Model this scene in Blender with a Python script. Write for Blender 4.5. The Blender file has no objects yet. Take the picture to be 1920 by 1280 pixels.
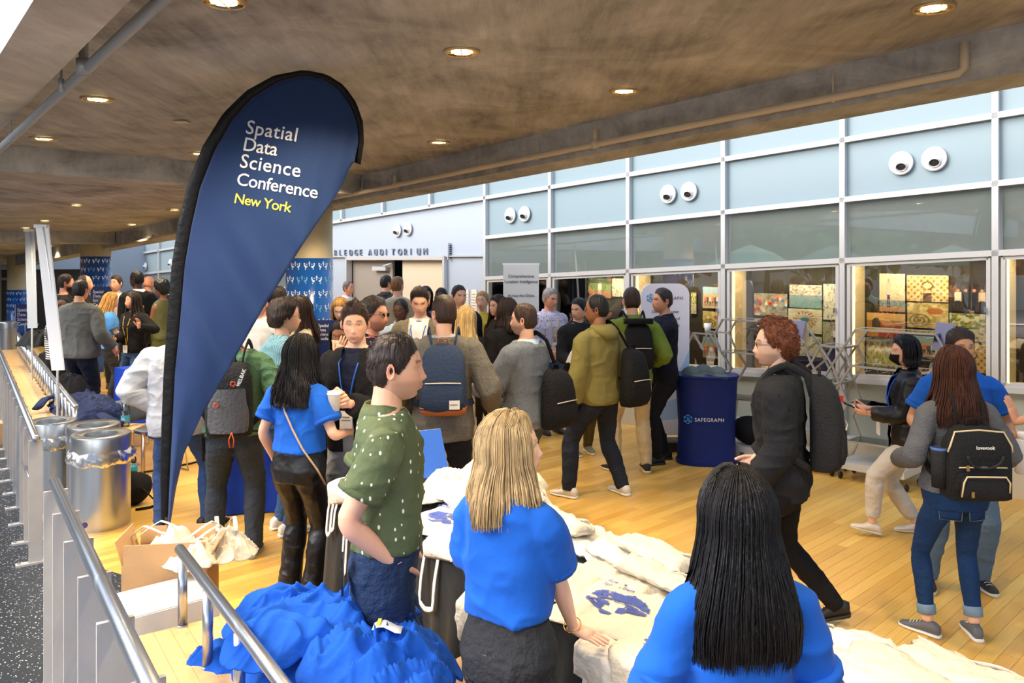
import bpy, math, random, bmesh
import numpy as np
from math import pi, sin, cos, radians
random.seed(7); np.random.seed(7)
SC = bpy.context.scene; COL = SC.collection
# ---------------------------------------------------------------- camera, world, light, exposure
F = 1500.0; CX = 960.0; CY = 488.0; CH = 2.12       # focal length in pixels, principal point on the horizon, eye height
cd = bpy.data.cameras.new('camera'); cam = bpy.data.objects.new('camera', cd); COL.objects.link(cam)
cam.location = (0, 0, CH); cam.rotation_euler = (pi/2, 0, 0)
cd.sensor_width = 36; cd.lens = F/1920*36; cd.shift_y = -(640-CY)/1920; cd.clip_start = .05; cd.clip_end = 300
SC.camera = cam
wd = bpy.data.worlds.new('sky'); SC.world = wd; wd.use_nodes = True
wn = wd.node_tree; bg = wn.nodes['Background']
sk = wn.nodes.new('ShaderNodeTexSky'); sk.sky_type = 'NISHITA'; sk.sun_disc = False
sk.sun_elevation = radians(42); sk.sun_rotation = radians(250); sk.air_density = 1.0; sk.dust_density = 3.5; sk.ozone_density = 1.0
wn.links.new(sk.outputs[0], bg.inputs[0]); bg.inputs[1].default_value = .42
SC.view_settings.view_transform = 'Standard'; SC.view_settings.look = 'None'
SC.view_settings.gamma = 1; SC.view_settings.exposure = 0.0; SC.view_settings.use_curve_mapping = False
SC.cycles.max_bounces = 7; SC.cycles.diffuse_bounces = 4; SC.cycles.glossy_bounces = 3; SC.cycles.transmission_bounces = 5
SC.cycles.transparent_max_bounces = 8; SC.cycles.sample_clamp_indirect = 6; SC.cycles.caustics_reflective = False; SC.cycles.caustics_refractive = False
def area_light(name, loc, target, size, size_y, energy, col):
    l = bpy.data.lights.new(name, 'AREA'); l.shape = 'RECTANGLE'; l.size = size; l.size_y = size_y; l.energy = energy; l.color = col
    o = bpy.data.objects.new(name, l); COL.objects.link(o); o.location = loc
    d = np.array(target, float)-np.array(loc, float)
    from mathutils import Vector
    o.rotation_euler = Vector(d).to_track_quat('-Z', 'Y').to_euler(); return o
# daylight through the tall glass front on the left
area_light('facade_daylight', (-10.5, 3.0, 7.0), (0, 6, .6), 14, 4.0, 1050, (.84, .92, 1.0))
area_light('rear_ceiling_fill', (-1.5, -6.5, 1.5), (.5, 3, 3.0), 12, 2.4, 230, (.92, .95, 1.0))  # added low fill panel behind the camera, tilted up to brighten the ceiling
# ---------------------------------------------------------------- pixel helpers: a pixel at a depth, or on a horizontal plane
def P(px, py, D): return np.array([(px-CX)/F*D, D, CH-(py-CY)/F*D])
def PZ(px, py, z): return P(px, py, F*(CH-z)/(py-CY))
WD = np.array([-.682, .731, 0.]); WN = np.array([.731, .682, 0.])      # along / across the window wall
W0 = 8.26*WN
def W(s, z, off=0.): return W0 + s*WD - off*WN + np.array([0, 0, z])
def ceil_z(s): return 3.406-.0487*s
def s_of(x, y): return -.682*x+.731*y
TU = np.array([.588, -.809, 0.]); TN = np.array([.809, .588, 0.])      # along / across the tables and the bench
# ---------------------------------------------------------------- noise
def _h(ix, iy, iz, seed):
    n = (ix*374761393 + iy*668265263 + iz*2147483647 + seed*974634777) & 0xffffffff
    n = ((n ^ (n >> 13))*1274126177) & 0xffffffff
    n = n ^ (n >> 16)
    return (n & 0xffff)/65535.0
def vnoise(p, seed=0):
    p = np.asarray(p, float); i = np.floor(p).astype(np.int64); f = p-i; f = f*f*(3-2*f)
    r = 0
    for a in (0, 1):
        for b in (0, 1):
            for c in (0, 1):
                w = (f[:, 0] if a else 1-f[:, 0])*(f[:, 1] if b else 1-f[:, 1])*(f[:, 2] if c else 1-f[:, 2])
                r = r + w*_h(i[:, 0]+a, i[:, 1]+b, i[:, 2]+c, seed)
    return r*2-1
def fbm(p, seed=0, o=3):
    r = 0; a = 1.; p = np.asarray(p, float)
    for k in range(o): r = r+a*vnoise(p*2**k, seed+k*17); a *= .5
    return r
def creases(p, seed=0, o=3):
    r = 0; a = 1.; p = np.asarray(p, float)
    for k in range(o): q = 1-np.abs(vnoise(p*2.0**k+k*3.3, seed+k*17)); r = r+a*q**3; a *= .42
    return r
def ridged(p, seed=0, o=3):
    r = 0; a = 1.; p = np.asarray(p, float)
    for k in range(o): r = r+a*(1-2*np.abs(vnoise(p*1.9**k, seed+k*17))); a *= .5
    return r
def nrm(v): v = np.asarray(v, float); return v/(np.linalg.norm(v)+1e-12)
# ---------------------------------------------------------------- mesh builder
class MB:
    def __init__(s): s.v = []; s.f = []; s.n = 0; s.c = []
    def add(s, v, f, col=None):
        v = np.asarray(v, float).reshape(-1, 3); s.v.append(v); n = s.n
        s.f += [tuple(i+n for i in q) for q in f]; s.n += len(v)
        if col is not None:
            c = np.asarray(col, float)
            if c.ndim == 1: c = np.tile(c[:3], (len(v), 1))
            s.c.append(c)
        else: s.c.append(np.full((len(v), 3), .5))
        return s
    def V(s): return np.concatenate(s.v) if s.v else np.zeros((0, 3))
    def C(s): return np.concatenate(s.c) if s.c else np.zeros((0, 3))
    def box(s, c, size, axes=None, col=None, taper=1.):
        ax = np.eye(3) if axes is None else np.array([nrm(a) for a in axes]); h = np.array(size, float)/2
        v = []
        for k in (-1, 1):
            for j in (-1, 1):
                for i in (-1, 1):
                    t = taper if k > 0 else 1.
                    v.append(np.array(c, float)+ax[0]*h[0]*i*t+ax[1]*h[1]*j*t+ax[2]*h[2]*k)
        return s.add(v, [(0, 2, 3, 1), (4, 5, 7, 6), (0, 1, 5, 4), (2, 6, 7, 3), (0, 4, 6, 2), (1, 3, 7, 5)], col)
    def hexa(s, v8, col=None):   # bottom 4 then top 4, same winding
        return s.add(v8, [(3, 2, 1, 0), (4, 5, 6, 7), (0, 1, 5, 4), (1, 2, 6, 5), (2, 3, 7, 6), (3, 0, 4, 7)], col)
    def rings(s, R, col=None, cap=True, close=True):
        R = [np.asarray(r, float) for r in R]; n = len(R[0]); v = np.concatenate(R); f = []
        m = n if close else n-1
        for k in range(len(R)-1):
            for i in range(m):
                a = k*n+i; b = k*n+(i+1) % n; f.append((a, b, b+n, a+n))
        if cap and close:
            f.append(tuple(reversed(range(n)))); f.append(tuple((len(R)-1)*n+i for i in range(n)))
        return s.add(v, f, col)
    def tube(s, path, rad, seg=8, col=None, cap=True, flat=None, up=None):
        path = [np.asarray(p, float) for p in path]; n = len(path)
        rad = [rad]*n if np.isscalar(rad) else list(rad)
        R = []; u = None
        for i in range(n):
            t = nrm(path[min(i+1, n-1)]-path[max(i-1, 0)])
            if u is None:
                u = np.array(up, float) if up is not None else (np.array([0, 0, 1.]) if abs(t[2]) < .9 else np.array([1., 0, 0]))
            if up is not None: u = np.array(up, float)
            u = nrm(u-t*np.dot(u, t)); w = np.cross(t, u)
            fl = 1 if flat is None else flat
            R.append([path[i]+rad[i]*(cos(a)*w+sin(a)*u*fl) for a in [2*pi*k/seg for k in range(seg)]])
        return s.rings(R, col, cap)
    def ellipsoid(s, c, r, nu=12, nv=8, axes=None, col=None, z0=-1., z1=1.):
        ax = np.eye(3) if axes is None else np.array([nrm(a) for a in axes]); R = []
        for j in range(nv+1):
            ph = -pi/2+pi*j/nv; ph = max(min(ph, math.asin(z1)), math.asin(z0))
            q = max(cos(ph), .02)
            R.append([np.array(c)+ax[0]*r[0]*q*cos(2*pi*i/nu)+ax[1]*r[1]*q*sin(2*pi*i/nu)+ax[2]*r[2]*sin(ph) for i in range(nu)])
        return s.rings(R, col)
    def lathe(s, c, prof, seg=24, col=None, cap=True, axis=None):
        ax = np.eye(3)
        if axis is not None:
            z = nrm(axis); x = nrm(np.cross(z, [0, 0, 1.]) if abs(z[2]) < .9 else np.cross(z, [1., 0, 0])); ax = np.array([x, np.cross(z, x), z])
        R = [[np.array(c, float)+ax[0]*r*cos(2*pi*i/seg)+ax[1]*r*sin(2*pi*i/seg)+ax[2]*z for i in range(seg)] for r, z in prof]
        return s.rings(R, col, cap)
    def grid(s, G, col=None, closeu=False):      # G[i][j] points, open sheet
        G = np.asarray(G, float); n, m = G.shape[:2]; f = []
        for i in range(n if closeu else n-1):
            for j in range(m-1):
                a = i*m+j; b = ((i+1) % n)*m+j; f.append((a, a+1, b+1, b))
        return s.add(G.reshape(-1, 3), f, None if col is None else np.asarray(col, float).reshape(-1, 3) if np.asarray(col).ndim > 1 else col)
    def slab(s, G, th, dirn=(0, 0, -1)):           # sheet with thickness
        G = np.asarray(G, float); n, m = G.shape[:2]; B = G+np.array(dirn)*th
        v = np.concatenate([G.reshape(-1, 3), B.reshape(-1, 3)]); N = n*m; f = []
        for i in range(n-1):
            for j in range(m-1):
                a = i*m+j; b = a+m; f.append((a, a+1, b+1, b)); f.append((N+a, N+b, N+b+1, N+a+1))
        for i in range(n-1):
            a = i*m; b = a+m; f.append((a, b, N+b, N+a)); a += m-1; b += m-1; f.append((b, a, N+a, N+b))
        for j in range(m-1):
            f.append((j+1, j, N+j, N+j+1)); a = (n-1)*m+j; f.append((a, a+1, N+a+1, N+a))
        return s.add(v, f)
def mesh_of(name, V, Fc, C=None, smooth=True):
    me = bpy.data.meshes.new(name)
    V = np.asarray(V, np.float32); me.vertices.add(len(V)); me.vertices.foreach_set('co', V.ravel())
    tot = np.fromiter((len(f) for f in Fc), np.int32, len(Fc)); flat = np.fromiter((i for f in Fc for i in f), np.int32, int(tot.sum()))
    me.loops.add(len(flat)); me.loops.foreach_set('vertex_index', flat)
    me.polygons.add(len(Fc)); st = np.zeros(len(Fc), np.int32); st[1:] = np.cumsum(tot)[:-1]
    me.polygons.foreach_set('loop_start', st); me.polygons.foreach_set('loop_total', tot)
    me.update(calc_edges=True)
    me.polygons.foreach_set('use_smooth', np.full(len(Fc), smooth))
    if C is not None:
        a = me.color_attributes.new('Col', 'FLOAT_COLOR', 'POINT'); cc = np.ones((len(V), 4), np.float32); cc[:, :3] = C; a.data.foreach_set('color', cc.ravel())
    me.validate(); me.update(); return me
def mk(name, mb, mat, parent=None, smooth=False, colors=False, sharp=None):
    me = mesh_of(name, mb.V(), mb.f, mb.C() if colors else None, smooth)
    if sharp is not None: me.set_sharp_from_angle(angle=radians(sharp))
    if mat is not None: me.materials.append(mat)
    o = bpy.data.objects.new(name, me); COL.objects.link(o)
    if parent is not None: o.parent = parent
    return o
def tag(o, label, cat, group=None, kind=None):
    if label: o['label'] = label
    if cat: o['category'] = cat
    if group: o['group'] = group
    if kind: o['kind'] = kind
    return o
def thing(name, label, cat, loc=(0, 0, 0), rz=0, group=None):
    o = bpy.data.objects.new(name, None); COL.objects.link(o); o.location = loc; o.rotation_euler = (0, 0, rz); o.empty_display_size = .1
    return tag(o, label, cat, group)
def struct(name, mb, mat, smooth=False, parent=None):
    o = mk(name, mb, mat, parent, smooth)
    if parent is None: o['kind'] = 'structure'
    return o
def local(o, V):      # world points -> the frame of a thing (rotation about z only)
    V = np.asarray(V, float).reshape(-1, 3)-np.array(o.location); a = -o.rotation_euler[2]
    return np.stack([V[:, 0]*cos(a)-V[:, 1]*sin(a), V[:, 0]*sin(a)+V[:, 1]*cos(a), V[:, 2]], 1)
def dup(o, parent=None, loc=None, rz=None, label=None):
    c = o.copy(); COL.objects.link(c); c.parent = parent
    if loc is not None: c.location = loc
    if rz is not None: c.rotation_euler = (0, 0, rz)
    if label: c['label'] = label
    for ch in list(o.children): dup(ch, c)
    return c
def remesh(mb, vox, it=2):
    me = mesh_of('tmp', mb.V(), mb.f); o = bpy.data.objects.new('tmp', me); COL.objects.link(o)
    m = o.modifiers.new('r', 'REMESH'); m.mode = 'VOXEL'; m.voxel_size = vox
    if it: m2 = o.modifiers.new('s', 'SMOOTH'); m2.factor = .6; m2.iterations = it
    dg = bpy.context.evaluated_depsgraph_get(); e = o.evaluated_get(dg).to_mesh()
    V = np.zeros(len(e.vertices)*3, np.float32); e.vertices.foreach_get('co', V); V = V.reshape(-1, 3).astype(float)
    Nn = np.zeros(len(e.vertices)*3, np.float32); e.vertices.foreach_get('normal', Nn); Nn = Nn.reshape(-1, 3).astype(float)
    L = np.zeros(len(e.loops), np.int32); e.loops.foreach_get('vertex_index', L)
    lt = np.zeros(len(e.polygons), np.int32); e.polygons.foreach_get('loop_total', lt)
    Fc = []; k = 0; Ll = L.tolist()
    for t in lt.tolist(): Fc.append(tuple(Ll[k:k+t])); k += t
    o.evaluated_get(dg).to_mesh_clear(); bpy.data.objects.remove(o); bpy.data.meshes.remove(me)
    return V, Fc, Nn
# ---------------------------------------------------------------- materials
def lin(c):
    c = np.array(c, float)/255.; return tuple(np.where(c <= .04045, c/12.92, ((c+.055)/1.055)**2.4))
MC = {}
def nodes(name):
    m = bpy.data.materials.new(name); m.use_nodes = True; nt = m.node_tree; return m, nt, nt.nodes['Principled BSDF']
def mat(name, col, rough=.6, metal=0., bump=0., bscale=20., var=0., vscale=4., spec=.5, sheen=0., emit=0., alpha=1., trans=0., coat=0., stretch=None, attr=False, aniso=0.):
    """col in sRGB 0-255; bump and colour variation come from noise in object space"""
    if name in MC: return MC[name]
    m, nt, b = nodes(name); L = nt.links; c = (*lin(col), 1)
    b.inputs['Base Color'].default_value = c; b.inputs['Roughness'].default_value = rough; b.inputs['Metallic'].default_value = metal
    b.inputs['Specular IOR Level'].default_value = spec
    if sheen: b.inputs['Sheen Weight'].default_value = sheen
    if coat: b.inputs['Coat Weight'].default_value = coat; b.inputs['Coat Roughness'].default_value = .15
    if trans: b.inputs['Transmission Weight'].default_value = trans
    if aniso: b.inputs['Anisotropic'].default_value = aniso
    b.inputs['Alpha'].default_value = alpha
    if emit: b.inputs['Emission Color'].default_value = c; b.inputs['Emission Strength'].default_value = emit
    tc = nt.nodes.new('ShaderNodeTexCoord'); src = tc.outputs['Object']
    if stretch:
        mp = nt.nodes.new('ShaderNodeMapping'); mp.inputs['Scale'].default_value = stretch; L.new(src, mp.inputs[0]); src = mp.outputs[0]
    colout = None
    if attr:
        at = nt.nodes.new('ShaderNodeAttribute'); at.attribute_name = 'Col'; colout = at.outputs['Color']
    if var:
        n = nt.nodes.new('ShaderNodeTexNoise'); n.inputs['Scale'].default_value = vscale; n.inputs['Detail'].default_value = 6; L.new(src, n.inputs['Vector'])
        r = nt.nodes.new('ShaderNodeMapRange'); r.inputs[1].default_value = .3; r.inputs[2].default_value = .7; r.inputs[3].default_value = 1-var; r.inputs[4].default_value = 1+var*.6
        L.new(n.outputs[0], r.inputs[0])
        mx = nt.nodes.new('ShaderNodeMix'); mx.data_type = 'RGBA'; mx.blend_type = 'MULTIPLY'; mx.inputs[0].default_value = 1
        if colout is None: mx.inputs[6].default_value = c
        else: L.new(colout, mx.inputs[6])
        L.new(r.outputs[0], mx.inputs[7]); colout = mx.outputs[2]
    if colout is not None: L.new(colout, b.inputs['Base Color'])
    if bump:
        n = nt.nodes.new('ShaderNodeTexNoise'); n.inputs['Scale'].default_value = bscale; n.inputs['Detail'].default_value = 4; L.new(src, n.inputs['Vector'])
        bp = nt.nodes.new('ShaderNodeBump'); bp.inputs['Strength'].default_value = min(bump, 1); bp.inputs['Distance'].default_value = .045 if name.startswith('cloth') else .02; L.new(n.outputs[0], bp.inputs['Height']); L.new(bp.outputs[0], b.inputs['Normal'])
    MC[name] = m; return m
def glass(name, tint, gloss=.12, rough=.0, fres=1.):
    if name in MC: return MC[name]
    m, nt, b = nodes(name); L = nt.links; nt.nodes.remove(b); out = nt.nodes['Material Output']
    tr = nt.nodes.new('ShaderNodeBsdfTransparent'); tr.inputs[0].default_value = (*lin(tint), 1)
    gl = nt.nodes.new('ShaderNodeBsdfGlossy'); gl.inputs['Roughness'].default_value = rough; gl.inputs[0].default_value = (1, 1, 1, 1)
    fr = nt.nodes.new('ShaderNodeFresnel'); fr.inputs[0].default_value = 1.5
    ad = nt.nodes.new('ShaderNodeMath'); ad.operation = 'MULTIPLY_ADD'; ad.inputs[1].default_value = fres; ad.inputs[2].default_value = gloss; ad.use_clamp = True; L.new(fr.outputs[0], ad.inputs[0])
    mx = nt.nodes.new('ShaderNodeMixShader'); L.new(ad.outputs[0], mx.inputs[0]); L.new(tr.outputs[0], mx.inputs[1]); L.new(gl.outputs[0], mx.inputs[2]); L.new(mx.outputs[0], out.inputs[0])
    MC[name] = m; return m
def concrete(name, base, dark, scale=(1, 1, 1), warm=None):
    m, nt, b = nodes(name); L = nt.links; tc = nt.nodes.new('ShaderNodeTexCoord')
    mp = nt.nodes.new('ShaderNodeMapping'); mp.inputs['Scale'].default_value = scale; mp.inputs['Rotation'].default_value = (0, 0, radians(43)); L.new(tc.outputs['Object'], mp.inputs[0])
    n1 = nt.nodes.new('ShaderNodeTexNoise'); n1.inputs['Scale'].default_value = 1.3; n1.inputs['Detail'].default_value = 9; n1.inputs['Roughness'].default_value = .62; n1.inputs['Distortion'].default_value = .9
    n2 = nt.nodes.new('ShaderNodeTexNoise'); n2.inputs['Scale'].default_value = 1.6; n2.inputs['Detail'].default_value = 7; n2.inputs['Roughness'].default_value = .75
    mp2 = nt.nodes.new('ShaderNodeMapping'); mp2.inputs['Scale'].default_value = (7, 1, 3); mp2.inputs['Rotation'].default_value = (0, 0, radians(-30)); L.new(tc.outputs['Object'], mp2.inputs[0])
    L.new(mp.outputs[0], n1.inputs['Vector']); L.new(mp2.outputs[0], n2.inputs['Vector'])
    ad = nt.nodes.new('ShaderNodeMix'); ad.inputs[0].default_value = .4; L.new(n1.outputs[0], ad.inputs[2]); L.new(n2.outputs[0], ad.inputs[3])
    cr = nt.nodes.new('ShaderNodeValToRGB'); e = cr.color_ramp.elements; e[0].position = .34; e[0].color = (*lin(dark), 1); e[1].position = .66; e[1].color = (*lin(base), 1)
    L.new(ad.outputs[0], cr.inputs[0]); L.new(cr.outputs[0], b.inputs['Base Color']); b.inputs['Roughness'].default_value = .72; b.inputs['Specular IOR Level'].default_value = .3
    bp = nt.nodes.new('ShaderNodeBump'); bp.inputs['Strength'].default_value = .35; bp.inputs['Distance'].default_value = .02; L.new(ad.outputs[0], bp.inputs['Height']); L.new(bp.outputs[0], b.inputs['Normal'])
    return m
def wood_floor(name, use_attr):
    m, nt, b = nodes(name); L = nt.links; tc = nt.nodes.new('ShaderNodeTexCoord')
    geo = nt.nodes.new('ShaderNodeNewGeometry')
    mp = nt.nodes.new('ShaderNodeMapping'); mp.vector_type = 'POINT'; mp.inputs['Rotation'].default_value = (0, 0, -math.atan2(WN[1], WN[0])); L.new(geo.outputs['Position'], mp.inputs[0])
    mp2 = nt.nodes.new('ShaderNodeMapping'); mp2.inputs['Scale'].default_value = (1.2, 22, 1); L.new(mp.outputs[0], mp2.inputs[0])
    n = nt.nodes.new('ShaderNodeTexNoise'); n.inputs['Scale'].default_value = 3; n.inputs['Detail'].default_value = 6; n.inputs['Roughness'].default_value = .6; L.new(mp2.outputs[0], n.inputs['Vector'])
    if use_attr:
        a = nt.nodes.new('ShaderNodeAttribute'); a.attribute_name = 'Col'; rnd = a.outputs['Fac']
    else:
        a = nt.nodes.new('ShaderNodeObjectInfo'); rnd = a.outputs['Random']
    cr = nt.nodes.new('ShaderNodeValToRGB'); e = cr.color_ramp.elements
    e[0].position = 0; e[0].color = (*lin((216, 164, 74)), 1); e[1].position = 1; e[1].color = (*lin((242, 198, 102)), 1); L.new(rnd, cr.inputs[0])
    r = nt.nodes.new('ShaderNodeMapRange'); r.inputs[1].default_value = .3; r.inputs[2].default_value = .75; r.inputs[3].default_value = .84; r.inputs[4].default_value = 1.06; L.new(n.outputs[0], r.inputs[0])
    mx = nt.nodes.new('ShaderNodeMix'); mx.data_type = 'RGBA'; mx.blend_type = 'MULTIPLY'; mx.inputs[0].default_value = 1; L.new(cr.outputs[0], mx.inputs[6]); L.new(r.outputs[0], mx.inputs[7])
    n3 = nt.nodes.new('ShaderNodeTexNoise'); n3.inputs['Scale'].default_value = .9; n3.inputs['Detail'].default_value = 5; L.new(geo.outputs['Position'], n3.inputs['Vector'])
    r3 = nt.nodes.new('ShaderNodeMapRange'); r3.inputs[1].default_value = .35; r3.inputs[2].default_value = .65; r3.inputs[3].default_value = .86; r3.inputs[4].default_value = 1.04; L.new(n3.outputs[0], r3.inputs[0])
    mx2 = nt.nodes.new('ShaderNodeMix'); mx2.data_type = 'RGBA'; mx2.blend_type = 'MULTIPLY'; mx2.inputs[0].default_value = 1; L.new(mx.outputs[2], mx2.inputs[6]); L.new(r3.outputs[0], mx2.inputs[7])
    L.new(mx2.outputs[2], b.inputs['Base Color'])
    rr = nt.nodes.new('ShaderNodeMapRange'); rr.inputs[3].default_value = .22; rr.inputs[4].default_value = .42; L.new(n3.outputs[0], rr.inputs[0]); L.new(rr.outputs[0], b.inputs['Roughness'])
    b.inputs['Specular IOR Level'].default_value = .45
    bp = nt.nodes.new('ShaderNodeBump'); bp.inputs['Strength'].default_value = .06; bp.inputs['Distance'].default_value = .01; L.new(n.outputs[0], bp.inputs['Height']); L.new(bp.outputs[0], b.inputs['Normal'])
    return m
def speckle(name):
    m, nt, b = nodes(name); L = nt.links; geo = nt.nodes.new('ShaderNodeNewGeometry')
    v = nt.nodes.new('ShaderNodeTexVoronoi'); v.inputs['Scale'].default_value = 70; L.new(geo.outputs['Position'], v.inputs['Vector'])
    v2 = nt.nodes.new('ShaderNodeTexNoise'); v2.inputs['Scale'].default_value = 45; v2.inputs['Detail'].default_value = 1; L.new(geo.outputs['Position'], v2.inputs['Vector'])
    lt = nt.nodes.new('ShaderNodeMath'); lt.operation = 'LESS_THAN'; lt.inputs[1].default_value = .30; L.new(v.outputs['Distance'], lt.inputs[0])
    gt = nt.nodes.new('ShaderNodeMath'); gt.operation = 'GREATER_THAN'; gt.inputs[1].default_value = .55; L.new(v2.outputs[0], gt.inputs[0])
    mu = nt.nodes.new('ShaderNodeMath'); mu.operation = 'MULTIPLY'; L.new(lt.outputs[0], mu.inputs[0]); L.new(gt.outputs[0], mu.inputs[1])
    mx = nt.nodes.new('ShaderNodeMix'); mx.data_type = 'RGBA'; mx.inputs[6].default_value = (*lin((44, 50, 56)), 1); mx.inputs[7].default_value = (*lin((190, 198, 200)), 1); L.new(mu.outputs[0], mx.inputs[0])
    L.new(mx.outputs[2], b.inputs['Base Color']); b.inputs['Roughness'].default_value = .28; return m
# ================================================================ the setting
M_CONC = concrete('board_marked_concrete', (200, 202, 204), (112, 112, 112))
M_CONC2 = concrete('beam_concrete', (196, 198, 198), (118, 118, 116), (1, 1, 2.5))
M_CONCL = concrete('skylit_beam_concrete', (226, 226, 222), (176, 174, 170))  # last one is a paler copy: skylight on the left beam put into the colour
M_PLANK = wood_floor('maple_plank', False); M_PLANKS = wood_floor('maple_planks', True)
M_DARK = speckle('speckled_rubber')
M_ALU = mat('aluminium_frame', (206, 208, 208), .38, .35, bump=.03, bscale=60)
M_STEEL = mat('brushed_steel', (190, 194, 198), .28, .95, bump=.04, bscale=90, aniso=.5)
M_PAINT = mat('grey_painted_steel', (176, 174, 172), .55, .0, bump=.05, bscale=40, var=.06, vscale=9)
M_BLACK = mat('black_rubber', (18, 18, 20), .6)
M_WHITE = mat('white_plastic', (232, 232, 230), .4)
def box_pts(a, b, z0a, z1a, z0b, z1b, th, n):    # vertical wall slab between floor points a,b with sloping top/bottom
    a = np.array([a[0], a[1], 0.]); b = np.array([b[0], b[1], 0.]); n = np.array([n[0], n[1], 0.])*th
    def q(p, z): return p+np.array([0, 0, z])
    return [q(a, z0a), q(b, z0b), q(b+n, z0b), q(a+n, z0a), q(a, z1a), q(b, z1b), q(b+n, z1b), q(a+n, z1a)]
# floor: slab, planks, dark rubber
def TS(t, s, z=0.): return WN*t + WD*s + np.array([0, 0, z])
mb = MB(); mb.hexa([TS(-9, -5, -.3), TS(8.5, -5, -.3), TS(8.5, 27, -.3), TS(-9, 27, -.3), TS(-9, -5, -.016), TS(8.5, -5, -.016), TS(8.5, 27, -.016), TS(-9, 27, -.016)])
fl = struct('floor', mb, mat('floor_joint', (92, 62, 34), .9))
GD = np.array([-2.457+.69*0, 4.3]) # guard line reference
def guard_x(D): return -2.33-.69*(D-4.04)
def bench_x(D): return -1.54-.69*(D-3.69)
def is_dark(x, y): return x < guard_x(y)-.02 or (y < 5.95+.9*(x+2.9)*.9 and x < bench_x(y)+.1 and y < 5.95)
rows = []; w = .085
s = -4.0; r = 0
while s < 23:
    t = -8.5+random.random()*1.6
    while t < 8.2:
        ln = random.choice((1.2, 1.6, 2.1)); t1 = min(t+ln, 8.24)
        c = TS((t+t1)/2, s+w/2); D = c[1]
        if D > .6 and abs(c[0]) < .66*D+2.2 and not is_dark(c[0]+1.5, c[1]-.6) and t1-t > .15: rows.append((c, t1-t, D))
        t = t1
    s += w
rows.sort(key=lambda q: q[2] if abs(q[0][0]) < .62*q[2] and q[2] > 2.3 else 99)
PM = {}
for i, (c, ln, D) in enumerate(rows[:300]):
    k = round(ln, 1)
    if k not in PM:
        q = MB(); q.rings([[(x, y, z) for x, y in ((-k/2+e, -w/2+e), (k/2-e, -w/2+e), (k/2-e, w/2-e), (-k/2+e, w/2-e))] for z, e in ((-.016, .0006), (-.0012, .0006), (0, .0022))])
        PM[k] = mesh_of('plank', q.V(), q.f, None, False); PM[k].materials.append(M_PLANK)
    o = bpy.data.objects.new('plank', PM[k]); COL.objects.link(o); o.parent = fl; o.location = c; o.rotation_euler = (0, 0, math.atan2(WN[1], WN[0])); o.scale = (ln/k, 1, 1)
mb = MB()
for c, ln, D in rows[300:]:
    v = random.random(); g = .0016
    mb.box(c+np.array([0, 0, -.008]), (ln-g, w-g, .016), (WN, WD, (0, 0, 1)), (v, v, v))
o = mk('plank_field', mb, M_PLANKS, fl, colors=True); o['kind'] = 'stuff'
# dark rubber floor (ramp side) and the patch by the boxes
def poly(mb, pts, z0, z1):
    n = len(pts); v = [(x, y, z0) for x, y in pts]+[(x, y, z1) for x, y in pts]
    mb.add(v, [tuple(reversed(range(n))), tuple(range(n, 2*n))]+[(i, (i+1) % n, (i+1) % n+n, i+n) for i in range(n)])
mb = MB(); poly(mb, [(guard_x(0)-.02-9, -1.), (guard_x(-1)+2.5, -1.), (bench_x(0)+.1, 0), (bench_x(3.7)+.12, 3.7), (bench_x(5.3)+.1, 5.35), (guard_x(5.75)+.22, 5.75), (guard_x(24)+.22, 24), (-24, 24)], -.016, .004)
struct('floor_rubber', mb, M_DARK)
# ceiling: sloping slab with the edge beams
def ceil_slab(mb, a, b, c, d, th=.35):
    v = []
    for dz in (0, th):
        for p in (a, b, c, d): v.append((p[0], p[1], ceil_z(s_of(p[0], p[1]))+dz))
    mb.hexa(v)
BEAM_B = 7.0/1.368; BEAM_F = 6.48/1.368      # back and front faces, distance along WN
mb = MB()
def ts2(t, s): p = TS(t, s); return (p[0], p[1])
LBX = lambda y: -1.365-.80*(y-2.86)           # left beam inner line
pts = [(LBX(-6), -6), (LBX(30), 30)]
ceil_slab(mb, (LBX(-6)-.3, -6), ts2(BEAM_B, -8), ts2(BEAM_B, 27), (LBX(27)-.3, 27))
ce = struct('ceiling', mb, M_CONC)
# long beam beside the window wall
def ramp_beam(name, t0, t1, s0, s1, dz, mt, over=.3, zoff=None):
    mb = MB(); v = []
    for z in (0, 1):
        for t, s in ((t0, s0), (t1, s0), (t1, s1), (t0, s1)):
            p = TS(t, s); v.append((p[0], p[1], ceil_z(s)-dz if z == 0 else ceil_z(s)+over))
    mb.hexa(v); return struct(name, mb, mt)
ramp_beam('trim_1', BEAM_F, BEAM_B, -8, 27, .255, M_CONC2)
for i, (a, b) in enumerate(((7.46, 8.26), (15.8, 16.5), (24.2, 24.8))):
    mb = MB(); v = []; zb = ceil_z((a+b)/2)-.19-.005*i
    for z in (zb, zb+.5):
        for t, s in ((BEAM_F-.02, a), (BEAM_F-.02, b), (-12, b), (-12, a)):
            p = TS(t, s); v.append((p[0], p[1], z))
    mb.hexa([v[3], v[2], v[1], v[0], v[7], v[6], v[5], v[4]]); struct('trim_%d' % (i+2), mb, M_CONC2)
# ledge on the long beam behind its front face (lower lip)
mb = MB(); nL = nrm((-.781, -.6247, 0)); 
a = np.array([LBX(-5), -5, 0.]); b = np.array([LBX(29), 29, 0.]); mb.hexa([p+np.array([0, 0, 3.05 if k < 4 else 4.0]) for k, p in enumerate([a, b, b+nL*.27, a+nL*.27]*2)][:8])
struct('trim_5', mb, M_CONCL)
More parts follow.
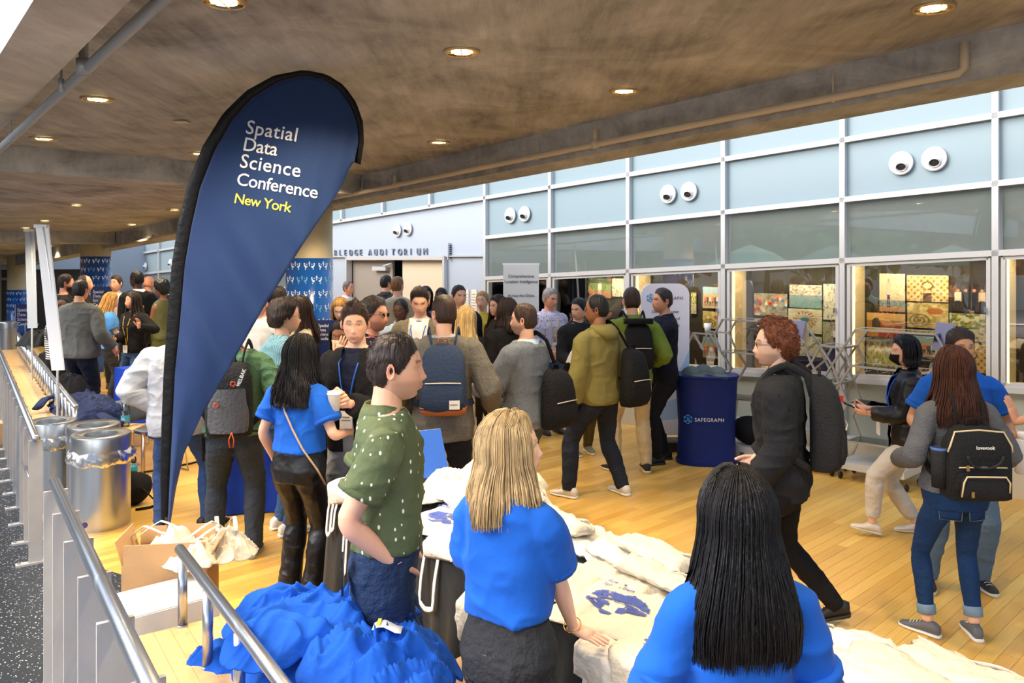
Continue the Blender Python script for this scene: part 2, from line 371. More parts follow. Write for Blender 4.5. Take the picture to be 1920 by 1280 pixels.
# the facade frame at the left: tall mullions with clear glass
mb = MB()
M_PIPE = mat('grey_pipe', (160, 166, 170), .45, .3, bump=.04)
M_PIPEW = mat('cream_painted_pipe', (196, 186, 166), .5, bump=.04)
def pipe_run(label, pts, r, mt, drops):
    t = thing('sprinkler_pipe', label, 'pipe', pts[0])
    m = MB(); m.tube(local(t, pts), r, 10); mk('pipe', m, mt, t, True)
    for (p, z1, big) in drops:
        q = MB(); p = np.array(p)
        if big: q.tube(local(t, [p, p+np.array([0, 0, z1])]), r*.85, 8); q.tube(local(t, [p-np.array([0, 0, r*1.25]), p+np.array([0, 0, r*1.6])]), r*1.35, 10); mk('pipe_branch', q, mt, t, True)
        else:
            q.tube(local(t, [p, p+np.array([0, 0, z1])]), .006, 6); q.tube(local(t, [p-TN*r*0+np.array([0, 0, -r*1.3]), p+np.array([0, 0, r*1.3])]), r*.55, 8); mk('hanger_rod', q, mt, t, True)
    return t
def on_beam(px, py, off=.09):     # a point just in front of the long beam's front face
    k = (px-CX)/F; D = (BEAM_F-off)/(WN[0]*k+WN[1]); return P(px, py, D)
pa = on_beam(625, 371); pb = on_beam(1797, 137); pc = on_beam(210, 464)
pe = on_beam(1808, 128); pd = pe+np.array([0, 0, .14])
pipe_run('cream sprinkler pipe running along the concrete beam above the windows', [pc, pa, on_beam(1000, 294), on_beam(1400, 214), pb, pe, pd], .024, M_PIPEW,
  [(on_beam(1116, 271), .12, 1), (on_beam(741, 347), .1, 1), (on_beam(287, 447), .06, 1), (on_beam(1562, 182), .16, 0), (on_beam(1008, 292), .13, 0), (on_beam(378/4.795+600, 357), .13, 0)])
def ceil_hit(px, py, dz=0.):
    k = (px-CX)/F; D = (3.406+dz-CH)/((CY-py)/F+.0487*(-.682*k+.731)); return P(px, py, D)
l0 = ceil_hit(303, 0, -.16); l1 = ceil_hit(0, 279, -.16); dl = l0-l1
pipe_run('blue grey sprinkler pipe hanging beside the pale beam, upper left', [l1-dl*3, l1, l0, l0+dl*.8], .026, M_PIPE, [(ceil_hit(157, 127, -.16), .2, 1), (ceil_hit(115, 160, -.16), .2, 0), (ceil_hit(20, 258, -.16), .2, 0)])
# downlights
def downlight():
    t = thing('downlight', 'x', 'ceiling light')
    R = .088
    a = MB(); a.lathe((0, 0, 0), [(R*1.12, .0), (R*1.14, -.006), (R*1.04, -.014), (R*.95, -.012), (R*.93, -.002)], 28, cap=False); mk('trim_ring', a, mat('lamp_ring', (196, 170, 128), .35, .5), t, True)
    a = MB(); a.lathe((0, 0, 0), [(R*.95, -.011), (R*.7, -.006), (R*.3, -.003), (.002, -.003)], 28, cap=False); mk('reflector', a, mat('lamp_reflector', (255, 222, 160), .12, .9), t, True)
    a = MB(); a.ellipsoid((0, 0, -.006), (.058, .058, .006), 16, 6); mk('bulb', a, mat('lamp_bulb', (255, 226, 165), .5, emit=14), t, True)
    a = MB(); a.box((0, 0, -.012), (R*1.8, .005, .006)); a.box((0, 0, -.012), (.005, R*1.8, .006)); mk('baffle', a, mat('lamp_ring', (214, 190, 150)), t)
    return t
dl0 = downlight()
LP = [((420, 2), 'nearest downlight at the top edge, above the pale pipe'), ((866, 96), 'large round downlight above and right of the feather flag'), ((1750, 14), 'downlight at the top right beside the pipe elbow'),
 ((183, 185), 'downlight left of the feather flag, second from the pale beam'), ((1170, 170), 'downlight in front of the long concrete beam, right half'), ((823, 266), 'downlight just right of the feather flag head'),
 ((82, 259), 'downlight at far left just before the first cross beam'), ((221, 344), 'downlight behind the first cross beam, nearest of those'), ((143, 384), 'downlight in the second bay above the white banner stands'), ((327, 393), 'downlight in the second bay next to the black flag sleeve'),
 ((84, 414), 'downlight in the second bay near the top of the white banner'), ((247, 421), 'downlight above the dark suited man near the second cross beam'), ((48, 427), 'leftmost downlight, against the second cross beam'), ((376, 287), 'downlight half hidden behind the flag sleeve'), ((92, 461), 'farthest downlight beyond the second cross beam')]
tilt = radians(2.79)
for i, ((px, py), lb) in enumerate(LP):
    p = ceil_hit(px, py, -.002); o = dl0 if i == 0 else dup(dl0)
    o.location = p; o['label'] = lb; o['group'] = 'recessed ceiling downlights'
    l = bpy.data.lights.new('downlight_beam', 'SPOT'); l.energy = 135 if i < 8 else 90; l.color = (1, .78, .50); l.spot_size = radians(125); l.spot_blend = .7; l.shadow_soft_size = .06
    lo = bpy.data.objects.new('downlight_beam', l); COL.objects.link(lo); lo.location = p-np.array([0, 0, .03])
for (t_, s_) in ((3.4, -1.2), (1.6, .6), (4.2, 4.6), (4.3, 7.2), (4.2, 10.6), (4.2, 13.2), (2.2, 5.8), (3.0, 12), (-1, 3.0), (1.8, 3.6)):   # further warm spots without fixtures, some of them within view
    q = TS(t_, s_); z = ceil_z(s_)-.03
    l = bpy.data.lights.new('downlight_beam', 'SPOT'); l.energy = 150; l.color = (1, .78, .50); l.spot_size = radians(125); l.spot_blend = .7; l.shadow_soft_size = .06
    lo = bpy.data.objects.new('downlight_beam', l); COL.objects.link(lo); lo.location = (q[0], q[1], z)
# white smoke detector on the ceiling
p = ceil_hit(341, 228, -.004); t = thing('ceiling_patch', 'small pale square plate on the concrete ceiling left of the flag', 'plate', p)
m = MB(); m.box((0, 0, -.004), (.09, .09, .008)); mk('plate', m, M_PIPEW, t)
# round columns with printed wraps
M_WRAP = mat('glossy_blue_wrap', (22, 88, 172), .16, coat=.5); M_CROWN = mat('crown_white', (236, 244, 250), .5); M_CROWNB = mat('crown_pale_blue', (120, 180, 226), .5)
M_COLC = mat('column_concrete', (214, 196, 158), .55, bump=.15, bscale=9, var=.15, vscale=3)
def crown(u0, v0, h):
    s_ = h/1.; P2 = []
    P2.append([(-.55, 0), (.55, 0), (.58, .14), (-.58, .14)])
    P2.append([(-.5, .2), (.5, .2), (.72, .62), (.60, .70), (.42, .46), (-.42, .46), (-.60, .70), (-.72, .62)])
    for cx, cz, r in ((-.62, .78, .1), (.62, .78, .1), (0, .98, .08), (-.32, .70, .07), (.32, .70, .07)):
        P2.append([(cx+r*cos(a), cz+r*sin(a)) for a in [k*pi/3 for k in range(6)]])
    P2.append([(-.05, .46), (.05, .46), (.05, 1.0), (-.05, 1.0)]); P2.append([(-.14, .8), (.14, .8), (.14, .87), (-.14, .87)])
    return [[(u0+x*s_, v0+y*s_) for x, y in q] for q in P2]
CRM = {}
def column(px, D, r, wz, lbl, n):
    c = P(px, 500, D); c[2] = 0; top = ceil_z(s_of(c[0], c[1]))+.05
    m = MB(); m.lathe((c[0], c[1], -.8 if D > 14 else 0), [(r, 0), (r, top+(.8 if D > 14 else 0))], 48)
    col = struct('column_%d' % n, m, M_COLC, True)
    for poly_ in col.data.polygons: poly_.use_smooth = len(poly_.vertices) == 4
    wr = thing('column_wrap', lbl, 'column wrap', (c[0], c[1], 0))
    m = MB(); z0 = .02 if D < 14 else -.7
    m.lathe((0, 0, 0), [(r+.002, z0), (r+.006, z0), (r+.006, wz), (r+.002, wz)], 48, cap=False); mk('printed_sheet', m, M_WRAP, wr, True)
    R = r+.0075; row = 0; v = wz-.13; a0 = math.atan2(-c[0], c[1])
    key = round(R, 4)
    if key not in CRM:
        CRM[key] = []
        for mt in (M_CROWN, M_CROWNB):
            m = MB()
            for q in crown(0, 0, .088):
                q3 = [(R*cos(-pi/2+uu/R), R*sin(-pi/2+uu/R), vv) for uu, vv in q]; n0 = len(q3)
                m.add(q3+[tuple(np.array(x)*np.array([1-.002/R, 1-.002/R, 1])) for x in q3], [tuple(range(n0)), tuple(range(2*n0-1, n0-1, -1))]+[(i, i+n0, (i+1) % n0+n0, (i+1) % n0) for i in range(n0)])
            me = mesh_of('crown', m.V(), m.f, None, False); me.materials.append(mt); CRM[key].append(me)
    while v > max(z0, .9 if D < 14 else 0.6):
        for k in range(-6, 7):
            u = (k+(.5 if row % 2 else 0))*.165
            if abs(u/R) > 1.75: continue
            o = bpy.data.objects.new('crown', CRM[key][1 if (k*2+row*3) % 4 == 1 else 0]); COL.objects.link(o); o.parent = wr; o.location = (0, 0, v); o.rotation_euler = (0, 0, a0+u/R)
        v -= .16; row += 1
    return c
C2 = column(580, 9.3, .265, 2.145, 'blue crown-patterned wrap on the column half hidden by the feather flag', 1)
C1 = column(180, 15.4, .265, 2.195, 'blue crown-patterned wrap on the round column behind the far left group', 2)
C0 = column(35, 21.0, .26, 1.35, 'small distant blue crown-patterned wrap at the far left', 3)
# ---------------------------------------------------------------- window wall
NM = 1.418; S0 = 2.33
ROWZ = [3.555, 2.934, 2.30, 1.058]
def rz(k, s): return ROWZ[k]-.0487*s
def wall_panel_mat(name, col, gloss, rough, c2=None):
    m, nt, b = nodes(name); L = nt.links
    b.inputs['Base Color'].default_value = (*lin(col), 1); b.inputs['Roughness'].default_value = rough; b.inputs['Specular IOR Level'].default_value = gloss
    return m
M_PANEL = wall_panel_mat('blue_back_painted_glass', (140, 160, 168), .3, .3)
M_PANELR = wall_panel_mat('grey_green_glass', (118, 130, 126), .5, .1)
nt_ = M_PANELR.node_tree; gl_ = nt_.nodes.new('ShaderNodeBsdfGlossy'); gl_.inputs['Roughness'].default_value = .01; mx_ = nt_.nodes.new('ShaderNodeMixShader'); mx_.inputs[0].default_value = .26
nt_.links.new(nt_.nodes['Principled BSDF'].outputs[0], mx_.inputs[1]); nt_.links.new(gl_.outputs[0], mx_.inputs[2]); nt_.links.new(mx_.outputs[0], nt_.nodes['Material Output'].inputs[0])
M_PANELL = wall_panel_mat('frosted_glass', (168, 174, 164), .6, .35)
M_AUD = mat('pale_wall_paint', (168, 180, 194), .5, bump=.02, bscale=30)
M_BACK = mat('display_back', (42, 38, 34), .8, bump=.1, bscale=60)
M_PANE = glass('display_glass', (246, 248, 246), .16, .0)
M_STRIPL = mat('warm_light_strip', (255, 214, 140), .5, emit=9)
def bar(mb, s0, z0, s1, z1, wd, dp, off=0.):    # bar on the wall plane between two wall points
    a = W(s0, z0, off); b = W(s1, z1, off); d = nrm(b-a); n = -WN; u = np.cross(n, d)
    mb.box((a+b)/2, (np.linalg.norm(b-a), dp, wd), (d, n, u))
AUD0, AUD1 = 9.42, 9.42+NM*4
wins = 0
S_edges = [S0+NM*k for k in range(-3, 18)]
FR = MB()
for s in S_edges:
    z0 = 0 if not (AUD0+.1 < s < AUD1-.1) else rz(0, s)
    bar(FR, s, z0, s, 4.6, .055, .09, .02)
wallo = MB()
pw = None
def pan(mb, s0, s1, k0, k1, off=0., th=.02, zlo=None, zhi=None, ins=.0):
    g = .02+ins
    def z(k, s): return zlo if k is None and zlo is not None else (zhi if k == 'top' else rz(k, s))
    za0, za1 = (zlo, zlo) if k1 is None else (rz(k1, s0), rz(k1, s1)); zb0, zb1 = (4.6, 4.6) if k0 is None else (rz(k0, s0), rz(k0, s1))
    v = [W(s0+g, za0+g, off), W(s1-g, za1+g, off), W(s1-g, za1+g, off-th), W(s0+g, za0+g, off-th), W(s0+g, zb0-g, off), W(s1-g, zb1-g, off), W(s1-g, zb1-g, off-th), W(s0+g, zb0-g, off-th)]
    mb.hexa([v[1], v[0], v[3], v[2], v[5], v[4], v[7], v[6]])
m = MB(); bar(m, -3, 2, 27, 2, 8, .1, -.75)
wall = struct('wall_right', m, mat('shell', (120, 118, 112), .8))
for i in range(len(S_edges)-1):
    s0, s1 = S_edges[i], S_edges[i+1]
    aud = AUD0-.1 < s0 < AUD1-.1
    m = MB(); pan(m, s0, s1, None, 0); mk('glass_panel', m, M_PANEL, wall)
    if not aud:
        m = MB(); pan(m, s0, s1, 0, 1); mk('glass_panel', m, M_PANEL, wall)
        m = MB(); pan(m, s0, s1, 1, 2); mk('glass_panel', m, M_PANELR, wall)
        m = MB(); pan(m, s0, s1, 3, None, zlo=.28); mk('frosted_panel', m, M_PANELL, wall)
for k in range(4):
    sg = [(-1.9, 26)] if k == 0 else [(-1.9, AUD0), (AUD1, 26)]
    for a, b in sg: bar(FR, a, rz(k, a), b, rz(k, b), .055, .09, .02)
for a, b in ((-1.9, AUD0), (AUD1, 26)): bar(FR, a, .28, b, .28, .05, .09, .02)
mk('mullion_frame', FR, M_ALU, wall)['kind'] = 'stuff'
m = MB()
for a, b in ((-1.9, AUD0), (AUD1, 26)): bar(m, a, .13, b, .13, .26, .14, .04)
struct('baseboard_right', m, mat('base_cladding', (196, 186, 160), .5))
# air nozzles in pairs
def nozzle():
    t = thing('air_nozzle', 'x', 'air vent')
    a = MB(); a.lathe((0, 0, 0), [(.115, 0), (.118, .012), (.104, .022), (.082, .014), (.078, .004)], 32, cap=False, axis=(0, -1, 0)); mk('flange', a, M_WHITE, t, True)
    a = MB(); a.ellipsoid((0, -.005, 0), (.078, .05, .078), 24, 12); mk('ball', a, M_WHITE, t, True)
    ax = nrm((.25, -.75, -.6)); a = MB(); a.lathe((0, -.005, 0), [(.05, .02), (.052, .075), (.044, .078), (.042, .03)], 24, cap=False, axis=ax); mk('nozzle_tube', a, M_WHITE, t, True)
    a = MB(); a.lathe(np.array([0, -.005, 0])+ax*.06, [(.043, 0), (.043, .004)], 24, axis=ax); mk('dark_opening', a, mat('duct_dark', (58, 62, 66), .7), t, True)
    return t
nz0 = nozzle(); yaw_n = math.atan2(WN[1], WN[0])-pi/2
NZ = [(1690, 306, 'left nozzle of the nearest pair, upper right'), (1752, 298, 'right nozzle of the nearest pair, upper right'), (1253, 364, 'left nozzle of the middle pair above the rounded white banner'), (1292, 359, 'right nozzle of the middle pair above the rounded white banner'),
 (957, 404, 'left nozzle of the pair above the grey banner stand'), (984, 401, 'right nozzle of the pair above the grey banner stand'), (745, 432, 'left nozzle of the pair over the wall lettering'), (765, 429, 'right nozzle of the pair over the wall lettering'),
 (265, 500, 'left nozzle of the far pair behind the dark suited man'), (273, 499, 'right nozzle of the far pair behind the dark suited man'), (320, 493, 'far nozzle beside the black flag sleeve')]
def on_wall(px, py, off=0.):
    k = (px-CX)/F; D = (8.26-off)/(WN[0]*k+WN[1]); return P(px, py, D)
for i, (px, py, lb) in enumerate(NZ):
    o = nz0 if i == 0 else dup(nz0); o.location = on_wall(px, py, .03); o.rotation_euler = (0, 0, yaw_n); o['label'] = 'white round eyeball air vent, '+lb; o['group'] = 'air vents on the window wall'
# auditorium wall with double doors
def s_px(px, off=0.): p = on_wall(px, 500, off); return s_of(p[0], p[1])
sd0, sd1 = s_px(838), s_px(655)
m = MB()
def wq(mb, s0, s1, z0a, z0b, z1a, z1b, off=0., th=.06):
    v = [W(s0, z0a, off), W(s1, z0b, off), W(s1, z0b, off-th), W(s0, z0a, off-th), W(s0, z1a, off), W(s1, z1b, off), W(s1, z1b, off-th), W(s0, z1a, off-th)]
    mb.hexa([v[1], v[0], v[3], v[2], v[5], v[4], v[7], v[6]])
HZ = 2.19
wq(m, AUD0+.02, sd0, 0, 0, HZ, HZ); wq(m, sd1, AUD1, 0, 0, HZ, HZ)
wq(m, AUD0+.02, AUD1, HZ+.012, HZ+.012, rz(0, AUD0), rz(0, AUD1))
wa = struct('wall_auditorium', m, M_AUD)
m = MB(); 
for px in (711, 800, 1000):
    pass
bar(m, sd0, HZ-.03, sd1, HZ-.03, .07, .12, .02); bar(m, sd0, 0, sd0, HZ, .05, .12, .02); bar(m, sd1, 0, sd1, HZ, .05, .12, .02); bar(m, AUD1-.1, HZ, AUD0, HZ, .02, .08, .01)
struct('trim_7', m, M_ALU)
smid = s_px(752); sgap = s_px(731)
m = MB(); wq(m, sd0+.03, smid, .01, .01, HZ-.07, HZ-.07, -.03, .045); dr = struct('door_1', m, mat('cream_door', (214, 200, 172), .45))
m = MB(); wq(m, sgap, sd1-.03, .01, .01, HZ-.07, HZ-.07, -.06, .045); d2 = struct('door_2', m, mat('grey_door', (150, 142, 132), .5))
m = MB(); bar(m, s_px(725), HZ-.22, s_px(700), HZ-.22, .075, .06, .0); a = W(s_px(722), HZ-.17, .04); b = W(s_px(735), HZ-.12, .0); m.tube([a, b], .012, 6); mk('door_closer', m, M_ALU, d2)
m = MB(); wq(m, smid, sgap, 0, 0, HZ, HZ, -.5, .02); struct('wall_inner', m, mat('glowing_orange_wood', (190, 120, 40), .5, emit=.12))  # faint emission stands in for the light inside the auditorium
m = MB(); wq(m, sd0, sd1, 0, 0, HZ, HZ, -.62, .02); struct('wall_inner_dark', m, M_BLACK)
def text_obj(name, txt, size, mt, parent, M4, extrude=.002, spacing=1., align='LEFT', bold=0., line=1.):
    from mathutils import Matrix
    cu = bpy.data.curves.new(name, 'FONT'); cu.body = txt; cu.size = size; cu.extrude = extrude; cu.space_character = spacing; cu.align_x = align; cu.offset = bold; cu.space_line = line; cu.resolution_u = 3
    o = bpy.data.objects.new('tmp', cu); COL.objects.link(o); dg = bpy.context.evaluated_depsgraph_get(); dg.update()
    me = bpy.data.meshes.new_from_object(o.evaluated_get(dg)); bpy.data.objects.remove(o)
    me.name = name; me.materials.clear(); me.materials.append(mt)
    o = bpy.data.objects.new(name, me); COL.objects.link(o)
    me.transform(Matrix([list(r) for r in M4]))
    if parent is not None: o.parent = parent
    return o
def frame4(o, x, y):    # matrix: text x -> x, text y -> y, normal = x cross y
    x = nrm(x); y = nrm(y); z = np.cross(x, y); m = np.eye(4); m[:3, 0] = x; m[:3, 1] = y; m[:3, 2] = z; m[:3, 3] = o; return m
a = on_wall(572, 479, .02)
lt = thing('wall_lettering', 'raised metal wall lettering reading Arledge Auditorium above the doors', 'lettering', on_wall(700, 479, .02))
for word, x0, x1 in (('ARLEDGE', 619, 682), ('AUDITORIUM', 692, 803)):
    sa, sb = s_px(x0), s_px(x1); n_ = len(word)
    for i_, ch in enumerate(word):
        f_ = (i_+.0)/(n_-.35); q_ = W(sa+(sb-sa)*f_, 2.215, .015)
        text_obj('letter', ch, .165, mat('letter_metal', (150, 156, 164), .35, .6), lt, frame4(q_-np.array(lt.location), -WD, (0, 0, 1)), .012, 1)
bl = thing('blade_sign', 'narrow metal blade sign projecting from the wall right of the auditorium doors', 'sign', on_wall(846, 487, .0))
m = MB(); m.box((0, 0, .14), (.02, .16, .27), (WD, WN, (0, 0, 1))); mk('sign_plate', m, M_ALU, bl)
m = MB()
for k in range(7): m.box(np.array([0, 0, .04+.032*k])-WD*.012-WN*.02, (.004, .05, .02), (WD, WN, (0, 0, 1)))
mk('sign_marks', m, M_BLACK, bl)
# posters on the wall beside the auditorium
for i, px in enumerate((874, 889)):
    p = on_wall(px, 575, .012); o = thing('paper_notice', ('left' if i == 0 else 'right')+' of two cream paper notices on the wall by the suited man', 'notice', p)
    m = MB(); m.box((0, 0, 0), (.13, .008, .55), (WD, WN, (0, 0, 1))); mk('sheet', m, mat('cream_paper', (226, 218, 198), .7), o)
    m = MB()
    for k in range(9): m.box(np.array([0, 0, .2-k*.045])-WN*.006, (.09, .004, .008), (WD, WN, (0, 0, 1)))
    mk('printed_lines', m, mat('print_grey', (140, 132, 120), .7), o)
# far end wall with doors and transoms, lower hall floor
E0 = TS(-14, 25.2); E1 = TS(8.4, 25.2)
m = MB(); m.hexa(box_pts(E0, E1, -1.2, 2.6, -1.2, 2.6, .2, WD)); struct('wall_back', m, mat('dim_wall', (66, 62, 56), .8))
m = MB()
for k in range(0, 20):
    p = TS(4.6-k*.9, 25.1); m.box(p+np.array([0, 0, .6]), (.07, .06, 2.7), (WN, WD, (0, 0, 1)))
for z in (1.62, 1.93): m.box(TS(-4, 25.1, z), (18, .07, .07), (WN, WD, (0, 0, 1)))
struct('trim_8', m, mat('bronze_frame', (142, 136, 122), .5, .3))
m = MB()
for k in range(0, 19):
    p = TS(4.15-k*.9, 25.13); m.box(p+np.array([0, 0, .6]), (.82, .02, 1.9), (WN, WD, (0, 0, 1))); m.box(p+np.array([0, 0, 1.78]), (.82, .02, .25), (WN, WD, (0, 0, 1)))
struct('window_2', m, mat('dark_glass', (62, 62, 58), .12, spec=.8))['kind'] = 'structure'
# white soffit panel between far beams and the blue plain wall part
m = MB(); p = TS(6.3, 24.8); m.box(TS(7.8, 24.9, 1.0), (1.05, .1, 3.2), (WN, WD, (0, 0, 1))); m.box(TS(5.3, 24.95, 2.1), (3.9, .1, .46), (WN, WD, (0, 0, 1))); struct('wall_far', m, M_AUD)
# ---------------------------------------------------------------- outdoors seen only as reflections: plaza with trees behind the left facade
m = MB(); m.box((-34, 0, -.6), (40, 70, .4)); struct('ground', m, mat('plaza_paving', (150, 146, 138), .9, var=.1))
def outdoor_tree(x, y, h, r, col, lb):
    t = thing('tree', lb, 'tree', (x, y, -.4))
    a = MB(); a.tube([(0, 0, 0), (.1, 0, h*.3), (0, .1, h*.62)], [.16, .12, .06], 8); mk('trunk', a, mat('bark', (84, 70, 56), .9), t)
    a = MB(); rs = np.random.RandomState(int(abs(x*7+y*13)))
    for k in range(260):
        d = nrm(rs.normal(size=3)); q = np.array([0, 0, h*.68])+d*r*(.5+.5*rs.rand())*np.array([1, 1, .8]); u = nrm(rs.normal(size=3)); w_ = nrm(np.cross(u, d)); sz = .28+.2*rs.rand()
        a.add([q-u*sz, q+w_*sz*.6, q+u*sz, q-w_*sz*.6+d*.05], [(0, 1, 2, 3)])
    o = mk('foliage', a, mat('leaf_'+str(col), col, .7), t); o['kind'] = 'stuff'
for k, (x, y, h, r, c) in enumerate(((-16.5, 2.2, 4.6, 2.0, (128, 150, 70)), (-19, 5.0, 5.2, 2.2, (98, 128, 58)), (-18, -3.5, 5.0, 2.1, (170, 104, 66)), (-17, 9.5, 4.4, 1.9, (120, 148, 84)), (-17, -9, 5.5, 2.4, (96, 128, 56)), (-20, -1, 6, 2.6, (120, 142, 62)), (-18, 7, 5, 2.2, (176, 96, 62)), (-26, 2, 6.4, 2.8, (104, 130, 70)), (-15, -15, 5.2, 2.3, (140, 150, 80)))):
    outdoor_tree(x, y, h, r, c, ('round light green tree','broad dark green tree','red leaved maple','small fresh green tree','broad yellow green tree','tall olive tree','rust red tree','far dark green tree','small pale tree')[k]+' on the plaza outside the facade')
for k, (x, y) in enumerate(((-13.2, 5.6), (-14.2, 2.8), (-13.5, -.6))):
    t = thing('parasol', ('green plaza parasol nearest the far trees', 'green plaza parasol in the middle of the plaza', 'green plaza parasol by the red maple')[k], 'parasol', (x, y, -.4), 0, 'green parasols on the plaza')
    a = MB(); a.tube([(0, 0, 0), (0, 0, 2.9)], .03, 8); mk('pole', a, M_WHITE, t, True); a = MB(); a.lathe((0, 0, 0), [(1.35, 2.35), (1.33, 2.38), (.7, 2.75), (.03, 3.0)], 8, cap=False); mk('canopy', a, mat('parasol_green', (24, 112, 92), .7), t)
m = MB(); m.box((-31, 0, 3.6), (1, 60, 8))
for k in range(14): m.box((-30.4, -26+k*4, 3.2), (.3, 2.2, 4.4))
struct('wall_outside', m, mat('pale_limestone', (206, 198, 184), .9, var=.1))
# ================================================================ people
SK = {'light': (226, 176, 148), 'tan': (206, 150, 118), 'ruddy': (222, 158, 130), 'brown': (142, 94, 68), 'dark': (92, 60, 46), 'pale': (234, 192, 168), 'olive': (196, 146, 110)}
M_SKIN = mat('skin', (220, 170, 140), .48, attr=True, bump=.06, bscale=160, spec=.4)
MC['skin'].node_tree.nodes['Principled BSDF'].inputs['Subsurface Weight'].default_value = .0
def cloth(key, col, rough=.85, bump=.35, bs=14, sheen=.0, var=.1, vs=6, **k): return mat('cloth_'+key, col, rough, bump=bump, bscale=bs, sheen=sheen, var=var, vscale=vs, **dict(dict(spec=.2), **k))
def hairmat(key, col, col2=None): return mat('hair_'+key, col, .5, var=.45, vscale=45, stretch=(1, 1, .2), spec=.35, bump=.6, bscale=70)
def ik(root, tgt, l1, l2, pole):
    root = np.array(root, float); tgt = np.array(tgt, float); d = tgt-root; L = np.linalg.norm(d)
    if L > (l1+l2)*.998: tgt = root+d/L*(l1+l2)*.998; d = tgt-root; L = np.linalg.norm(d)
    a = (l1*l1-l2*l2+L*L)/(2*L); h = math.sqrt(max(l1*l1-a*a, 1e-8)); u = d/L; p = np.array(pole, float); p = nrm(p-u*np.dot(p, u))
    return root+u*a+p*h, tgt
def interp(pts, rad, n=4):     # smooth limb path through joints
    P_ = [np.array(p, float) for p in pts]; out = []; R = []
    for i in range(len(P_)-1):
        p0 = P_[max(i-1, 0)]; p1 = P_[i]; p2 = P_[i+1]; p3 = P_[min(i+2, len(P_)-1)]
        for k in range(n):
            t = k/n; c = .5*((2*p1)+(-p0+p2)*t+(2*p0-5*p1+4*p2-p3)*t*t+(-p0+3*p1-3*p2+p3)*t**3)
            l = p1*(1-t)+p2*t; out.append(l*.55+c*.45); R.append(rad[i]*(1-t)+rad[i+1]*t)
    out.append(P_[-1]); R.append(rad[-1]); return out, R
def hand_mesh(mb, wrist, f, n, side, curl, sc, col, seg=7, thumb_in=.3):
    f = nrm(f); n = nrm(np.array(n)-f*np.dot(n, f)); t = side*np.cross(f, n); w = np.array(wrist, float)
    R = []
    for d, hw, ht in ((-.02, .026, .019), (.0, .027, .019), (.03, .036, .017), (.065, .042, .015), (.09, .040, .012)):
        R.append([w+f*d*sc+t*hw*sc*math.copysign(abs(cos(a))**.8, cos(a))+n*ht*sc*sin(a) for a in [2*pi*k/10 for k in range(10)]])
    mb.rings(R, col)
    for k, (off, ln, r) in enumerate(((.030, .068, .0088), (.0105, .078, .0092), (-.010, .072, .0088), (-.029, .056, .0076))):
        c = curl[k] if isinstance(curl, (list, tuple)) else curl
        p = w+f*.085*sc+t*off*sc; d = nrm(f+t*off*2.2); pts = [p-d*.012*sc, p]; rr = [r*sc, r*sc*1.02]; cur = p
        for j, (fr, a) in enumerate(((.45, .5), (.3, 1.), (.25, .8))):
            an = c*a; d = nrm(d*cos(an)+n*sin(an)); cur = cur+d*ln*fr*sc; pts.append(cur); rr.append(r*sc*(.95-.12*j))
        pts.append(cur+d*.004*sc); rr.append(r*sc*.45)
        mb.tube(pts, rr, seg, col)
    p = w+f*.022*sc+t*.026*sc; d = nrm(f*.75+t*.65+n*thumb_in); q = p+d*.038*sc; d2 = nrm(d+f*.45-t*.15+n*.25*(1 if thumb_in > 0 else .2)); q2 = q+d2*.030*sc; q3 = q2+nrm(d2+f*.2)*.024*sc
    mb.tube([p-d*.015*sc, p, q, q2, q3, q3+d2*.004*sc], [.014*sc, .0145*sc, .0115*sc, .0105*sc, .009*sc, .004*sc], seg, col)
def smooth(x, a, b): t = np.clip((x-a)/(b-a), 0, 1); return t*t*(3-2*t)
def head_grid(nl):
    lat = np.linspace(-pi/2, pi/2, nl+1); lon = np.linspace(0, 2*pi, 2*nl, endpoint=False)
    La, Lo = np.meshgrid(lat, lon, indexing='ij'); q = np.cos(La)
    d = np.stack([q*np.sin(Lo), q*np.cos(Lo), np.sin(La)], -1).reshape(-1, 3); return d      # lon 0 = front (+y)
def grid_faces(n1, n2, mask=None):
    f = []
    for i in range(n1-1):
        for j in range(n2):
            a = i*n2+j; b = i*n2+(j+1) % n2; q = (a, b, b+n2, a+n2)
            if mask is None or all(mask[x] for x in q): f.append(q)
    return f
